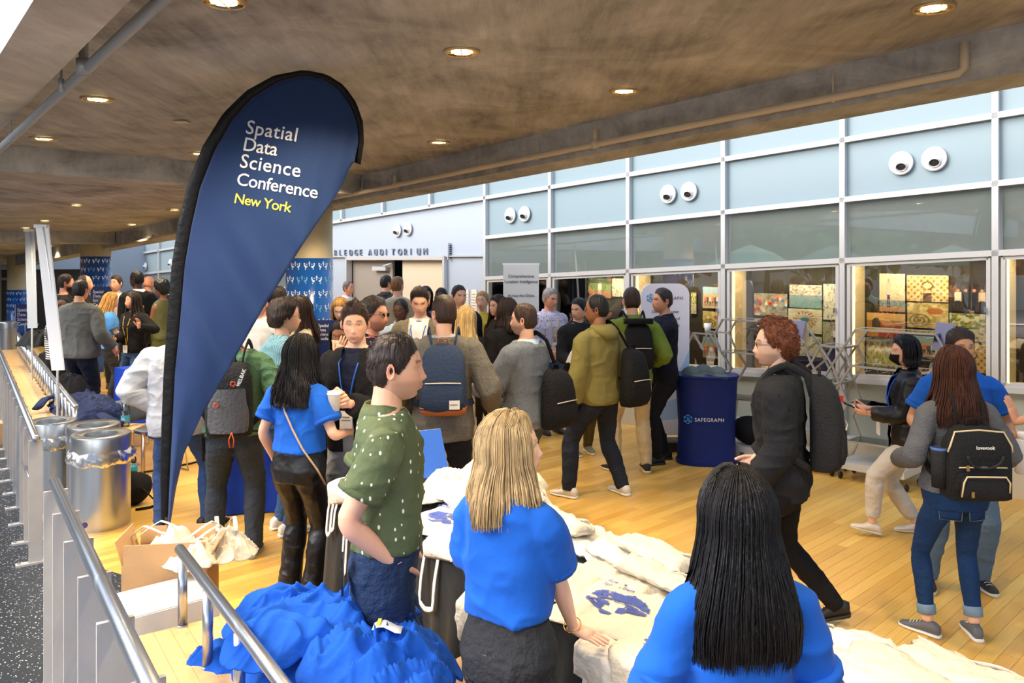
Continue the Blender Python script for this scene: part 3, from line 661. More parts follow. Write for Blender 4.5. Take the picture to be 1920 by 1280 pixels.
def head_shape(d, female=False, features=True, jaw=1.):
    e = 2.35; r = (np.abs(d)**e).sum(1)**(-1/e); a = np.array([.074, .097, .118]); P_ = d*r[:, None]*a*np.array([.97, .965, 1])
    x, y, z = P_[:, 0].copy(), P_[:, 1].copy(), P_[:, 2].copy()
    t = np.clip(-z/.118, 0, 1); x *= 1-(.36 if female else .27/jaw)*t**1.7
    x *= 1-.10*smooth(z, .02, .115)
    back = (y < 0); y = np.where(back, y*(1-.55*smooth(-z, .02, .11)), y)
    y = np.where(back & (z > -.03), y*1.03, y)
    y = np.where(~back, y*(1-.10*smooth(-z, .06, .118)), y); y = np.where(~back, y+.010*smooth(-z, .015, .075)-.012*smooth(-z, .105, .118), y); y = np.where(~back & (z > .05), y*(1-.06*smooth(z, .05, .11)), y)
    if features:
        fr = (y > .01)
        def g(x0, z0, sx, sz): return np.exp(-((x-x0)/sx)**2-((z-z0)/sz)**2)*fr
        dy = .0185*g(0, -.030, .0115, .014)+.010*g(0, -.008, .0085, .022)-.004*g(0, -.047, .016, .006)+.006*g(.013, -.036, .008, .009)+.006*g(-.013, -.036, .008, .009)
        dy += -.011*(g(.031, .008, .016, .011)+g(-.031, .008, .016, .011))+.006*(g(.03, .026, .024, .007)+g(-.03, .026, .024, .007))+.003*g(0, .026, .02, .012)
        dy += .0075*g(0, -.0545, .021, .0062)+.0065*g(0, -.0665, .019, .0065)+.004*g(0, -.061, .03, .016)-.003*g(0, -.0605, .022, .0018)+.013*g(0, -.098, .024, .015)-.005*g(0, -.080, .022, .006)
        dy += .004*(g(.046, -.018, .02, .02)+g(-.046, -.018, .02, .02))-.003*(g(.05, -.055, .015, .02)+g(-.05, -.055, .015, .02))
        y = y+dy
    return np.stack([x, y, z], 1)
def hairline(az, st):        # az degrees from the front, returns height above which hair grows
    hl = st.get('hl', [(0, .074), (30, .068), (50, .052), (66, .012), (78, -.012), (92, -.004), (108, -.048), (135, -.078), (180, -.082)])
    return np.interp(az, [a for a, b in hl], [b for a, b in hl])
FRONT = {'std': None, 'receding': [(0, .094), (22, .098), (38, .090), (55, .055), (66, .02), (78, -.012), (92, -.004), (108, -.048), (135, -.078), (180, -.082)],
 'bald': [(0, .3), (60, .3), (68, .02), (78, -.012), (92, -.004), (108, -.048), (135, -.078), (180, -.082)]}
def rot3(yaw, pitch, roll=0.):
    cy, sy = cos(yaw), sin(yaw); cp, sp = cos(pitch), sin(pitch); cr, sr = cos(roll), sin(roll)
    Rz = np.array([[cy, -sy, 0], [sy, cy, 0], [0, 0, 1]]); Rx = np.array([[1, 0, 0], [0, cp, -sp], [0, sp, cp]]); Ry = np.array([[cr, 0, sr], [0, 1, 0], [-sr, 0, cr]])
    return Rz @ Rx @ Ry
PEOPLE = []
def person(label, px, p, ytop=None, face=0., H=None, fem=False, skin='light', hair=('short', 'brown', (70, 48, 34)), top=None, pants=None, shoes=((30, 30, 32), (30, 30, 32)),
           feet=None, aR=None, aL=None, hR=None, hL=None, curl=.45, head=(0, 0), lean=(0, 0), wide=1., glasses=None, beard=0., mask=None, lanyard=None, badge=True, inner=None,
           twist=0., loc=None, ears=True, belt=None, collar=None, smile=0, poleR=None, poleL=None, extra=None, group=None, hem=None, cuffs=None):
    """px, p: pixel column and pixels-per-metre where the feet stand; face: degrees, 0 = seen from behind, 180 = facing the camera, -90 = facing picture right."""
    if H is None: H = CH-(ytop-CY)/p-.018
    D = F/p
    if loc is None: loc = ((px-CX)/p, D, 0)
    root = thing('person', label, 'person', loc, radians(face), group); big = p > 260; mid = p > 150
    s = H/1.78; ft = feet or [(.10, .0, 0, 0), (-.10, .02, 0, 0)]      # (x, y, yaw, lift) right, left in metres for 1.78
    span = max(math.hypot(f[0]-np.sign(f[0])*.09, f[1]) for f in ft); drop = .84-math.sqrt(max(.84**2-min(span, .5)**2, .1)); s = (H+drop*H/1.78)/1.78
    lx, ly = lean; pz = .93*s-drop*s
    def A(x, y, z): return np.array([x, y, z])*s
    base = lambda z: np.array([lx*max(0, z-.9)/.6, ly*max(0, z-.9)/.6, 0])*s     # spine lean
    dz = np.array([0, 0, -drop*s])
    if fem: TR = [(.82, .150, .105, -.01), (.90, .172, .116, -.012), (.97, .160, .108, -.004), (1.07, .126, .088, .0), (1.16, .132, .092, .006), (1.26, .148, .108, .014), (1.36, .154, .098, .004), (1.43, .146, .080, -.008), (1.475, .112, .064, -.016), (1.51, .064, .053, -.016)]
    else: TR = [(.82, .148, .102, -.008), (.90, .164, .112, -.01), (.98, .160, .108, -.002), (1.08, .148, .102, .004), (1.20, .158, .108, .004), (1.32, .174, .114, .002), (1.41, .174, .102, -.006), (1.455, .152, .086, -.012), (1.49, .112, .068, -.016), (1.525, .068, .056, -.016)]
    ct, st_ = cos(radians(twist)), sin(radians(twist))
    def tw(v, z):
        k = np.clip((z-.95)/.35, 0, 1); a = radians(twist)*k; return np.array([v[0]*cos(a)-v[1]*sin(a), v[0]*sin(a)+v[1]*cos(a), v[2]])
    def torso(mb, z0, z1, off, flare=0., nn=28, wd=wide):
        zs = [z0]+[r[0] for r in TR if z0+.01 < r[0] < z1-.005]+[z1]; R = []
        for z in zs:
            rx = np.interp(z, [r[0] for r in TR], [r[1] for r in TR]); ry = np.interp(z, [r[0] for r in TR], [r[2] for r in TR]); y0 = np.interp(z, [r[0] for r in TR], [r[3] for r in TR])
            fl = flare*np.clip((1.1-z)/.25, 0, 1); o = off if z < 1.46 else off*.7
            if z < 1.3 and off > .018: rx = max(rx, (.150 if not fem else .136))
            w_ = wd if z < 1.36 else 1+(wd-1)*.4
            R.append([tw(A((rx*w_+o+fl)*math.copysign(abs(cos(a))**.82, cos(a)), (ry*(w_ if w_ > 1 else 1)+o+fl)*math.copysign(abs(sin(a))**.82, sin(a))+y0, z), z)+base(z)+dz for a in [2*pi*k/nn for k in range(nn)]])
        mb.rings(R)
    shw = (.158 if fem else .186)*(1+(wide-1)*.7); SH = {}; EL = {}; WR = {}
    for sd, tgt, pole in ((1, aR, poleR), (-1, aL, poleL)):
        sh = tw(A(sd*shw, -.014, 1.405), 1.405)+base(1.405)+dz
        if tgt is not None and isinstance(tgt[0], str):
            q_ = np.array(tgt[1], float)-np.array(loc, float); a_ = -radians(face); q_ = np.array([q_[0]*cos(a_)-q_[1]*sin(a_), q_[0]*sin(a_)+q_[1]*cos(a_), q_[2]])-dz; tgt = tuple(q_/s)
        tg = tgt if tgt is not None else (sd*(shw+.045), .04, .86)
        tg = A(*tg)+(dz if tg[2] > 1.0 or tgt is None else dz)
        pl = pole if pole is not None else (sd*.30, -1, -.25)
        el, wr = ik(sh, tg, .295*s, .255*s, pl); SH[sd], EL[sd], WR[sd] = sh, el, wr
    HP, KN, AN = {}, {}, {}
    for sd, f in ((1, ft[0]), (-1, ft[1])):
        hp = A(sd*.088, -.005, .90)+dz; an = A(f[0], f[1], .085+f[3]); kn, an = ik(hp, an, .425*s, .415*s, (sin(-radians(f[2]))*.5+sd*.12, 1, 0)); HP[sd], KN[sd], AN[sd] = hp, kn, an
    # ---- body
    vox = min(max(1.7/p, .0075), .017)
    mb = MB(); torso(mb, .92, 1.515, -.010)
    neck_r = (.050 if fem else .059)*s
    hz = (1.78*s-drop*s)-.124*s
    hy, hp_ = radians(head[0]), radians(head[1]); hc = np.array([0, .012*s, hz])+base(1.62)*np.array([1, 1, 0])+np.array([0, .02*s*sin(-hp_)*1.5, 0]); Rm = rot3(hy, hp_, radians(head[2]) if len(head) > 2 else 0)
    nb = tw(A(0, -.016, 1.485), 1.4)+base(1.485)+dz
    mb.tube([nb-A(0, 0, .05), nb, (nb+hc)/2+np.array([0, -.012*s, -.015*s]), hc+Rm @ np.array([0, -.022*s, -.03*s])], [neck_r*1.15, neck_r*1.08, neck_r*.94, neck_r*.9], 14)
    for sd in (1, -1):
        am = .86 if fem else 1.
        sh, el, wr = SH[sd], EL[sd], WR[sd]; u = nrm(el-sh); v = nrm(wr-el)
        pts, rr = interp([sh-u*.01*s+np.array([-sd*.03*s, 0, .0]), sh+u*.03*s, sh*.5+el*.5, el-u*.02*s, el+v*.035*s, el*.55+wr*.45, wr-v*.03*s, wr+v*.012*s], [r*s*am for r in (.05, .052, .046, .040, .042, .037, .027, .025)], 3)
        mb.tube(pts, rr, 12)
    for sd in (1, -1):
        hp, kn, an = HP[sd], KN[sd], AN[sd]; pts, rr = interp([hp, hp*.5+kn*.5, kn, kn*.7+an*.3, an], [.072*s, .062*s, .048*s, .050*s, .034*s], 3); mb.tube(pts, rr, 12)
    V, Fc, Nn = remesh(mb, vox, 2)
    sc_ = np.array(lin(SK[skin])); B = MB(); cc = np.tile(sc_, (len(V), 1)); B.add(V, Fc, cc)
    # ---- head
    nl = 60 if p > 400 else (46 if big else (30 if mid else 22)); hs = s*1.05
    d = head_grid(nl); Hd = head_shape(d, fem)
    az = np.degrees(np.abs(np.arctan2(d[:, 0], d[:, 1]))); hc_col = np.array(lin(hair[2]))
    C = np.tile(sc_, (len(Hd), 1)); x, y, z = Hd.T; frm = (y > .02)
    def blend(m, col): 
        nonlocal C
        C = C*(1-m[:, None])+np.array(col)*m[:, None]
    lipc = sc_*np.array([.82, .52, .52]); blend(np.clip(1.6*np.exp(-(x/.024)**4-((z+.0605)/.0088)**4), 0, .75)*frm, lipc)
    blend(.25*np.exp(-((np.abs(x)-.045)/.02)**2-((z+.025)/.02)**2)*frm, sc_*np.array([1.0, .62, .58]))
    blend(.22*np.exp(-(x/.014)**2-((z+.034)/.012)**2)*frm, sc_*np.array([1.0, .6, .55]))
    bz = .0285+.004*np.clip(1-np.abs(np.abs(x)-.03)/.02, 0, 1)
    blend(np.clip(1.3*np.exp(-((np.abs(x)-.031)/.018)**6-((z-bz)/.0042)**4), 0, .9)*frm, hc_col*.8)
    if not (mid and p > 200): blend(np.clip(1.5*np.exp(-((np.abs(x)-.031)/.012)**4-((z-.009)/.005)**4), 0, .85)*frm, (.03, .02, .02))
    else: blend(.5*np.exp(-((np.abs(x)-.031)/.017)**4-((z-.0095)/.009)**4)*frm, sc_*.55)
    if beard:
        bm = smooth(-z, .026, .052)*smooth(110-az, 0, 25)*(1-.8*np.exp(-(x/.024)**4-((z+.060)/.008)**4)); blend(np.clip(bm*beard, 0, .92), hc_col*1.0)
    hl = hairline(az, {'hl': FRONT[hair[3]]} if len(hair) > 3 and FRONT.get(hair[3]) else {})
    hm = smooth(z, hl-.006, hl+.006)*(0 if hair[0] == 'none' else 1); blend(hm*.9, hc_col*.7)
    Hw = (Rm @ (Hd*hs).T).T+hc
    B.add(Hw, grid_faces(nl+1, 2*nl), C)
    for sd in (1, -1):
        q = MB(); e = []
        for k in range(10):
            a = 2*pi*k/10; e.append(np.array([sd*(.073+.008*max(0, -cos(a))*1+.006), -.012-.015*cos(a)*1.0, -.004+.030*sin(a)]))
        cen = np.array([sd*.072, -.006, -.004]); R = [[cen+(pp-cen)*.3+np.array([-sd*.004, 0, 0]) for pp in e], [cen+(pp-cen)*.72+np.array([sd*.002, 0, 0]) for pp in e], [pp+np.array([sd*.003, 0, 0]) for pp in e], [cen+(pp-cen)*.95+np.array([-sd*.008, 0, 0]) for pp in e], [cen+(pp-cen)*.5+np.array([-sd*.012, 0, 0]) for pp in e]]
        q.rings(R); B.add((Rm @ (q.V()*hs).T).T+hc, q.f, sc_*np.array([1, .86, .84]))
    for sd, hn in ((1, hR), (-1, hL)):
        v = nrm(WR[sd]-EL[sd]); f = v; n = np.array([-sd, .15, 0.]); cu = curl
        if hn:
            f = nrm(np.array(hn[0], float)) if hn[0] is not None else v; n = np.array(hn[1], float) if hn[1] is not None else n; cu = hn[2] if len(hn) > 2 else curl
        if abs(np.dot(f, nrm(n))) > .93: n = n+np.array([0, .6, .6])
        hand_mesh(B, WR[sd]+v*.01*s, f, n, sd, cu, s*(.92 if fem else 1.02), sc_*np.array([1, .93, .91]), 7 if big else 5)
    mk('body', B, M_SKIN, root, True, True)
    def hw(v): return Rm @ (np.array(v, float)*hs)+hc
    # ---- eyes
    if mid and p > 200:
        i_e = np.argmin((Hd[:, 0]-.031)**2+(Hd[:, 2]-.008)**2+(Hd[:, 1] < 0)*9); ye = Hd[i_e, 1]-.0098
        for sd in (1, -1):
            e = MB(); c = hw((sd*.0310, ye, .0075)); r = .0115*hs
            e.ellipsoid(c, (r, r, r), 14, 10, (Rm[:, 0], Rm[:, 2], Rm[:, 1])); eye = mk('eye', e, mat('eye_white', (214, 206, 200), .25), root, True)
            e = MB(); e.ellipsoid(hw((sd*.0300, ye+.0086, .0075)), (.0058*hs, .0058*hs, .0032*hs), 12, 6, (Rm[:, 0], Rm[:, 2], Rm[:, 1])); mk('iris', e, mat('iris_dark', (48, 34, 26), .15), eye, True)
    # ---- hair
    style = hair[0]; hmat = hairmat(hair[1], hair[2])
    if style not in ('none',):
        hlk = {'hl': FRONT[hair[3]]} if len(hair) > 3 and FRONT.get(hair[3]) else {}
        nlh = max(nl, 30); dd = head_grid(nlh); Hh = head_shape(dd, fem, False); azh = np.degrees(np.abs(np.arctan2(dd[:, 0], dd[:, 1]))); hl2 = hairline(azh, hlk); m = Hh[:, 2] > hl2-.004
        th = {'short': .013, 'buzz': .007, 'curly': .036, 'long': .018, 'wavy': .022, 'bob': .022, 'quiff': .024, 'tied': .012, 'slick': .011, 'messy': .024}.get(style, .016)
        fade = smooth(Hh[:, 2], hl2-.004, hl2+(.03 if style in ('curly', 'long', 'wavy', 'bob') else .05)); topk = smooth(Hh[:, 2], .0, .10)
        if style in ('short', 'quiff', 'buzz', 'slick', 'messy'): tt = th*fade*(.32+.68*topk)
        else: tt = th*fade*(.8+.2*topk)
        if style == 'quiff': tt = tt+.016*np.exp(-((azh)/45)**2)*smooth(Hh[:, 2], .06, .095)
        q3 = Hh*40
        if style == 'curly': tt = tt*(.8+.45*(1-np.abs(vnoise(Hh*60, 3)))+.25*vnoise(Hh*28, 4))
        elif style == 'messy': tt = tt*(.9+.5*vnoise(Hh*np.array([45, 45, 25]), 5))
        elif style != 'buzz': tt = tt*(.95+.28*vnoise(Hh*np.array([70, 22, 40]), 6)+.15*vnoise(Hh*np.array([160, 50, 90]), 8))
        Ho = Hh+dd*tt[:, None]+dd*.0012
        hb = MB(); hb.add(Ho, grid_faces(nlh+1, 2*nlh, m))
        rs = np.random.RandomState(int(px) % 9973)
        if big and style in ('short', 'quiff', 'messy', 'curly', 'slick'):       # locks that break the outline
            N_ = 900 if p > 400 else 500; idx = np.where(m & (Hh[:, 2] > hl2+.004))[0]
            for i in rs.choice(idx, N_):
                b = Ho[i]-dd[i]*.004; n = dd[i]; k = tt[i]
                if style == 'curly':
                    u = nrm(np.cross(n, rs.normal(size=3))); w_ = np.cross(n, u); r = .007+.004*rs.rand(); hb.tube([b+n*.012*t+u*r*cos(t*7)+w_*r*sin(t*7) for t in np.linspace(0, 1, 6)], [.0022]*5+[.001], 3)
                else:
                    fl = np.array([.1*rs.normal(), -.55 if style != 'quiff' or b[1] < .03 else .1, .18]) if Hh[i, 2] > .05 else np.array([.1*rs.normal(), -.25, -1.])
                    fl = nrm(fl-n*np.dot(fl, n)); L = (.012+.9*k)*(.6+.7*rs.rand()); hb.tube([b, b+fl*L*.5+n*.0035, b+fl*L+n*(.002+(.006 if style in ('quiff', 'messy') else .0))*rs.rand()], [.0021, .0017, .0005], 3)
        if style in ('long', 'wavy', 'bob', 'tied'):
            L = {'long': .42, 'wavy': .40, 'bob': .15, 'tied': .0}[style]
            if len(hair) > 4: L = hair[4]
            if L > 0:
                front = 62 if style != 'bob' else 72
                spr = hair[5] if len(hair) > 5 else 0.
                def path(a, lay, ph, n=16, k=1.):      # a: azimuth in degrees from the front, signed
                    ar = radians(a); sx, sy = sin(ar), cos(ar); out = []
                    e0 = 82; e1 = -12; nh = 7
                    for j in range(nh):
                        e = radians(e0+(e1-e0)*j/(nh-1)); aj = radians(a*(.55+.45*min(1, j/3))) if abs(a) < 110 else ar
                        dv = np.array([[cos(e)*sin(aj), cos(e)*cos(aj), sin(e)]]); hp2 = head_shape(dv, fem, False)[0]; out.append(hp2+dv[0]*(.010+lay*.016+spr*.25*j/6))
                    st0 = out[-1]; bk = smooth(np.array([abs(a)]), 60, 150)[0]; wv = .55 if style == 'wavy' else .12
                    tap = hair[6] if len(hair) > 6 else 0.
                    tx = sx*(.088+.05*min(1, L/.4)*bk+.02*lay+spr); ty = (cos(ar)*.09 if style == 'bob' else (.085-.235*bk))-.01*lay
                    if style == 'bob': tx = sx*.095; ty = sy*.105
                    for j in range(1, n-nh+1):
                        t = j/(n-nh); z_ = st0[2]-t*L*k; u = (1-(1-t)**1.6)*(1-tap*t**3)
                        w1 = .012*wv*sin(t*13+ph)*min(1, t*3); w2 = .012*wv*cos(t*11+ph*1.7)*min(1, t*3)
                        pinch = -.010*sin(pi*min(1, t*1.6))+(.03*max(0, t-.6)*(lay-.2)*2 if spr > .03 else 0)
                        out.append(np.array([st0[0]*(1-u)+tx*u+w1+sx*pinch, st0[1]*(1-u)+ty*u+w2, z_]))
                    return out
                A_ = np.linspace(-front, -360+front, 60)
                def wrap(a): return (a+180) % 360-180
                G = [path(wrap(a), .25, .7*sin(a*.13)+a*.05, k=.93) for a in A_]
                G = np.array(G); G[:, :, :] += .0; hb.grid(G)
                NS = {True: 1500}.get(p > 400, 700 if big else (300 if mid else 140))
                if style == 'bob': NS = int(NS*.7)
                wr_ = .0028 if p > 400 else (.0036 if big else (.005 if mid else .007))
                for i in range(NS):
                    a = wrap(-front-(360-2*front)*rs.rand()); lay = rs.rand(); ph = round(a/14)*1.3+rs.rand()*1.2
                    pt = path(a, lay, ph, 15, .82+.2*rs.rand()); wv = rs.normal()*.004
                    pt = [q+np.array([wv*min(1, j/8), wv*.6, 0]) for j, q in enumerate(pt)]
                    hb.tube(pt, [wr_*x_ for x_ in [.8]*4+[1.1]*7+[1, .8, .55, .2]], 3, cap=False)
        if style == 'tied':
            hb.ellipsoid((0, -.115, .02), (.034, .034, .034), 12, 8)
        W_ = (Rm @ (hb.V()*hs).T).T+hc; hb2 = MB()
        if style in ('long', 'wavy'):      # drape over the back and shoulders rather than through them
            for sd in (1, -1):
                pass
            zz = W_[:, 2]/s+drop; inb = zz < 1.47
            for _ in (0,):
                Vx = W_-np.array([base(z_)+0*dz for z_ in zz])
                rx = np.interp(zz, [r[0] for r in TR], [r[1] for r in TR])*s+.03*s; ry = np.interp(zz, [r[0] for r in TR], [r[2] for r in TR])*s+.034*s
                q = np.sqrt((Vx[:, 0]/rx)**2+(Vx[:, 1]/ry)**2)+1e-6; push = inb & (q < 1.)
                sg = np.where(Vx[:, 1] > .0, 1., -1.)
                yn = sg*ry*np.sqrt(np.clip(1-(Vx[:, 0]/rx)**2, 0, 1))
                W_[:, 1] = np.where(push, W_[:, 1]-Vx[:, 1]+yn, W_[:, 1])
        hb2.add(W_, hb.f); mk('hair', hb2, hmat, root, True)
    if beard and beard > .75:
        dd = head_grid(nl); Hh = head_shape(dd, fem, True); azh = np.degrees(np.abs(np.arctan2(dd[:, 0], dd[:, 1]))); z_ = Hh[:, 2]; m = (z_ < -.040) & (azh < 92) & (z_ > -.116) & ~((np.abs(Hh[:, 0]) < .024) & (z_ > -.072) & (Hh[:, 1] > .05))
        bb = MB(); bb.add((Rm @ ((Hh+dd*.004)*hs).T).T+hc, grid_faces(nl+1, 2*nl, m)); mk('beard', bb, hmat, root, True)
    # ---- clothes
    def wrinkle(V, Nn, amp, freq, seed):
        w1 = creases(V*np.array([freq*.9, freq*.9, freq*1.25])+seed+.35*np.stack([vnoise(V*5+seed, 4)]*3, 1), seed % 7+1, 2)-.35; w2 = vnoise(V*freq*.45+seed, 9)
        return V+Nn*(w1*amp*1.3+w2*amp*.8)[:, None]
    def garment(name, mb_, mt, vx, amp, freq, seed, cut=None, it=2, sub=None):
        it = 6 if it == 2 else it
        V, Fc, Nn = remesh(mb_, vx, it); V = wrinkle(V, Nn, amp, freq, seed)
        if cut is not None:
            k = cut(V); Fc = [f for f in Fc if k[f[0]] and k[f[1]] and k[f[2]]]
        q = MB(); q.add(V, Fc); return mk(name, q, mt, root, True)
    fit = (pants or {}).get('fit', .012); pk = pants or {}
    if pants:
        q = MB(); torso(q, .815, (1.10 if (fem and (top or {}).get('hem', .9) > 1.0) or pk.get('high') else 1.05), .015)
        for sd in (1, -1):
            hp, kn, an = HP[sd], KN[sd], AN[sd]; end = an+nrm(an-kn)*.02*s if not pk.get('crop') else an*.86+kn*.14
            q.tube(*interp([hp+A(0, 0, .05), hp+A(0, 0, -.08), hp*.5+kn*.5, kn, kn*.7+an*.3, kn*.3+an*.7, end], [(r_*s+fit*s) for r_ in ((.082, .088, .070, .052, .054+pk.get('fl', 0)*.3, .043+pk.get('fl', 0)*.6, .037+pk.get('fl', 0)))], 3), seg=16)
        garment('trousers' if not pk.get('name') else pk['name'], q, pk['m'], vox*1.15, .006 if fit > .006 else .003, 9, int(px) % 50, it=1)
        if pk.get('roll') is not None:
            for sd in (1, -1):
                an, kn = AN[sd], KN[sd]; e = an*.86+kn*.14; v = nrm(an-kn); c_ = MB(); c_.tube([e-v*.045*s, e-v*.04*s, e+v*.012*s, e+v*.015*s], [(.048+fit)*s, (.051+fit)*s, (.050+fit)*s, (.040+fit)*s], 16); mk('rolled_cuff', c_, pk['roll'], root, True)
    tk = top or {}; off = tk.get('off', .014); hemz = tk.get('hem', .93); slv = tk.get('sleeve', 1.)
    if inner:
        q = MB(); torso(q, .95, 1.505, .008); garment('shirt', q, inner, vox*1.2, .003, 10, 3, it=1)
    if top:
        q = MB(); torso(q, hemz, tk.get('neck', 1.497), off, tk.get('flare', 0.))
        for sd in (1, -1):
            sh, el, wr = SH[sd], EL[sd], WR[sd]; u = nrm(el-sh); v = nrm(wr-el); am = .88 if fem else 1.
            sfit = tk.get('sfit', off+.004)
            if slv >= .9:
                J = [sh+np.array([-sd*.045*s, 0, .012*s]), sh+u*.02*s, sh*.5+el*.5, el, el*.5+wr*.5, wr+v*(-.01)*s]; R_ = [.044, .050, .050, .047, .042, .034]
            elif slv >= .55: J = [sh+np.array([-sd*.045*s, 0, .012*s]), sh+u*.02*s, sh*.5+el*.5, el, el+v*.06*s]; R_ = [.044, .050, .052, .050, .048]
            elif slv > 0: e2 = sh+(el-sh)*(slv*1.55 if slv < .5 else .8); J = [sh+np.array([-sd*.045*s, 0, .012*s]), sh+u*.02*s, sh*.4+e2*.6, e2]; R_ = [.044, .051, .056, .058]
            else: J = None
            if J: q.tube(*interp(J, [r_*s*am+sfit*s for r_ in R_], 3), seg=16)
        cutf = None
        if tk.get('open'):
            wo = tk['open']
            def cutf(V):
                zz = V[:, 2]/s+drop; wdt = wo[0]+(wo[1]-wo[0])*np.clip((zz-.95)/.5, 0, 1); bx = np.array([base(z_)[0] for z_ in zz]); byy = np.array([base(z_)[1] for z_ in zz])
                c0 = tw(np.array([0, 1., 0]), 1.2); cr = (V[:, 0]-bx)*ct+(V[:, 1]-byy)*st_; fr = -(V[:, 0]-bx)*st_+(V[:, 1]-byy)*ct
                return ~((np.abs(cr) < wdt*s) & (fr > .02) & (np.abs(V[:, 0]) < .16))
        tp = garment(tk.get('name', 'shirt' if not inner else 'jacket'), q, tk['m'], vox*1.15, tk.get('wr', .006), tk.get('wf', 7), int(px) % 40+3, cutf)
        if slv < .9 and slv > 0 and big:
            for sd in (1, -1):
                sh, el = SH[sd], EL[sd]; e2 = sh+(el-sh)*(slv*1.55 if slv < .5 else .8); u = nrm(el-sh); c_ = MB(); r0 = (.062*(.88 if fem else 1)+tk.get('sfit', off+.004))*s
                c_.tube([e2-u*.022*s, e2-u*.018*s, e2+u*.004*s, e2+u*.006*s, e2-u*.002*s], [r0*.98, r0*1.04, r0*1.03, r0*.96, r0*.86], 18); mk('sleeve_hem', c_, tk['m'], root, True)
        cl = tk.get('collar')
        if cl:
            c0 = nb+A(0, 0, .0); c_ = MB(); R = []
            for h, r_, tl in ((-.03, 1.32, 0), (.0, 1.30, .0), (.035*cl, 1.2, .0), (.045*cl, 1.24, 0), (.01*cl, 1.52, 0), (-.012, 1.62, 0)):
                R.append([c0+np.array([neck_r*r_*1.08*cos(a), neck_r*r_*sin(a)*1.05-.004*s-(h*.25 if sin(a) > 0 else 0)*s, (h-.028*max(0, sin(a))**2)*s]) for a in [2*pi*k/22 for k in range(22)]])
            c_.rings(R, cap=False); mk('collar', c_, tk.get('cm', tk['m']), root, True)
        elif big or mid:
            c_ = MB(); R = []
            pth = [nb+np.array([neck_r*1.24*cos(a), neck_r*1.2*sin(a)+.006*s, (.020-.026*max(0, sin(a)))*s]) for a in [2*pi*k/22 for k in range(23)]]
            c_.tube(pth, .0065*s, 6, cap=False); mk('neckband', c_, tk.get('cm', tk['m']), root, True)
    # ---- shoes
    upm = mat('shoe_%d_%d_%d' % tuple(shoes[0]), shoes[0], .6, bump=.1, bscale=60); som = mat('sole_%d_%d_%d' % tuple(shoes[1]), shoes[1], .6)
    for sd, f in ((1, ft[0]), (-1, ft[1])):
        a = radians(f[2]); fw = np.array([-sin(a), cos(a), 0.]); rt = np.array([cos(a), sin(a), 0.]); an = AN[sd]; g = np.array([an[0], an[1], f[3]*s]); pit = f[4] if len(f) > 4 else 0.
        fwp = fw*cos(radians(pit))-np.array([0, 0, sin(radians(pit))]); ls = s*(.92 if fem else 1.)
        def ring(t, hw_, z0, z1): 
            c = g+fwp*t*ls; return [c+rt*hw_*ls*math.copysign(abs(cos(b))**.7, cos(b))+np.array([0, 0, (z0+(z1-z0)*(.5+.5*sin(b)))*ls]) for b in [2*pi*k/14 for k in range(14)]]
        sh_ = MB(); sh_.rings([ring(t, w_, .018, z1) for t, w_, z1 in ((-.082, .012, .055), (-.078, .028, .082), (-.05, .036, .098), (-.01, .038, .105), (.035, .040, .088), (.08, .044, .062), (.12, .045, .050), (.155, .040, .042), (.182, .026, .034), (.192, .008, .026))])
        so = mk('shoe', sh_, upm, root, True)
        q = MB(); q.rings([ring(t, w_, 0, .026) for t, w_ in ((-.088, .012), (-.082, .032), (-.05, .040), (0, .038), (.05, .042), (.1, .048), (.15, .044), (.185, .030), (.198, .010))]); mk('sole', q, som, so, True)
        if p > 200:
            q = MB()
            for k in range(4):
                c = g+fwp*(.045+.022*k)*ls+np.array([0, 0, (.084-.0085*k)*ls]); q.tube([c-rt*.022*ls-np.array([0, 0, .006]), c, c+rt*.022*ls-np.array([0, 0, .006])], .0028*ls, 5)
            mk('laces', q, som if sum(shoes[1]) > sum(shoes[0]) else upm, so, True)
    # ---- accessories that belong to the wearer
    if glasses:
        q = MB(); gm = mat('glasses_frame', glasses if isinstance(glasses, tuple) else (40, 36, 34), .35, .4)
        for sd in (1, -1):
            q.tube([hw((sd*.031+.021*cos(a)*1.05, .0985-.004*abs(cos(a)), .006+.016*sin(a))) for a in np.linspace(0, 2*pi, 17)], .0014*hs if p > 250 else .0022*hs, 5, cap=False)
            q.tube([hw((sd*.052, .096, .010)), hw((sd*.070, .075, .012)), hw((sd*.078, -.005, .008)), hw((sd*.077, -.02, -.006))], .0016*hs, 5)
        q.tube([hw((.011, .101, .009)), hw((0, .106, .012)), hw((-.011, .101, .009))], .0014*hs, 5); mk('glasses', q, gm, root, True)
        q = MB()
        for sd in (1, -1): q.add([hw((sd*.031+.020*cos(a), .0985, .006+.015*sin(a))) for a in np.linspace(0, 2*pi, 12, endpoint=False)], [tuple(range(12))])
        mk('lenses', q, glass('lens', (244, 246, 246), .06), root)
    if mask:
        dd = head_grid(24); Hh = head_shape(dd, fem, False); azh = np.degrees(np.abs(np.arctan2(dd[:, 0], dd[:, 1]))); z_ = Hh[:, 2]
        bul = np.exp(-(Hh[:, 0]/.036)**2-((z_+.048)/.04)**2)*.030; m = (azh < 58) & (z_ < -.006-.010*(azh/58)) & (z_ > -.116); Q = Hh+dd*.006; Q[:, 1] += bul
        q = MB(); q.add((Rm @ (Q*hs).T).T+hc, grid_faces(25, 48, m))
        for sd in (1, -1):
            for dz_ in (-.02, -.07): q.tube([hw((sd*.058, .052, dz_-.01)), hw((sd*.074, .0, dz_*.5))], .0022*hs, 5)
        mk('face_mask', q, cloth('mask_%d' % mask[0], mask, bump=.1), root, True)
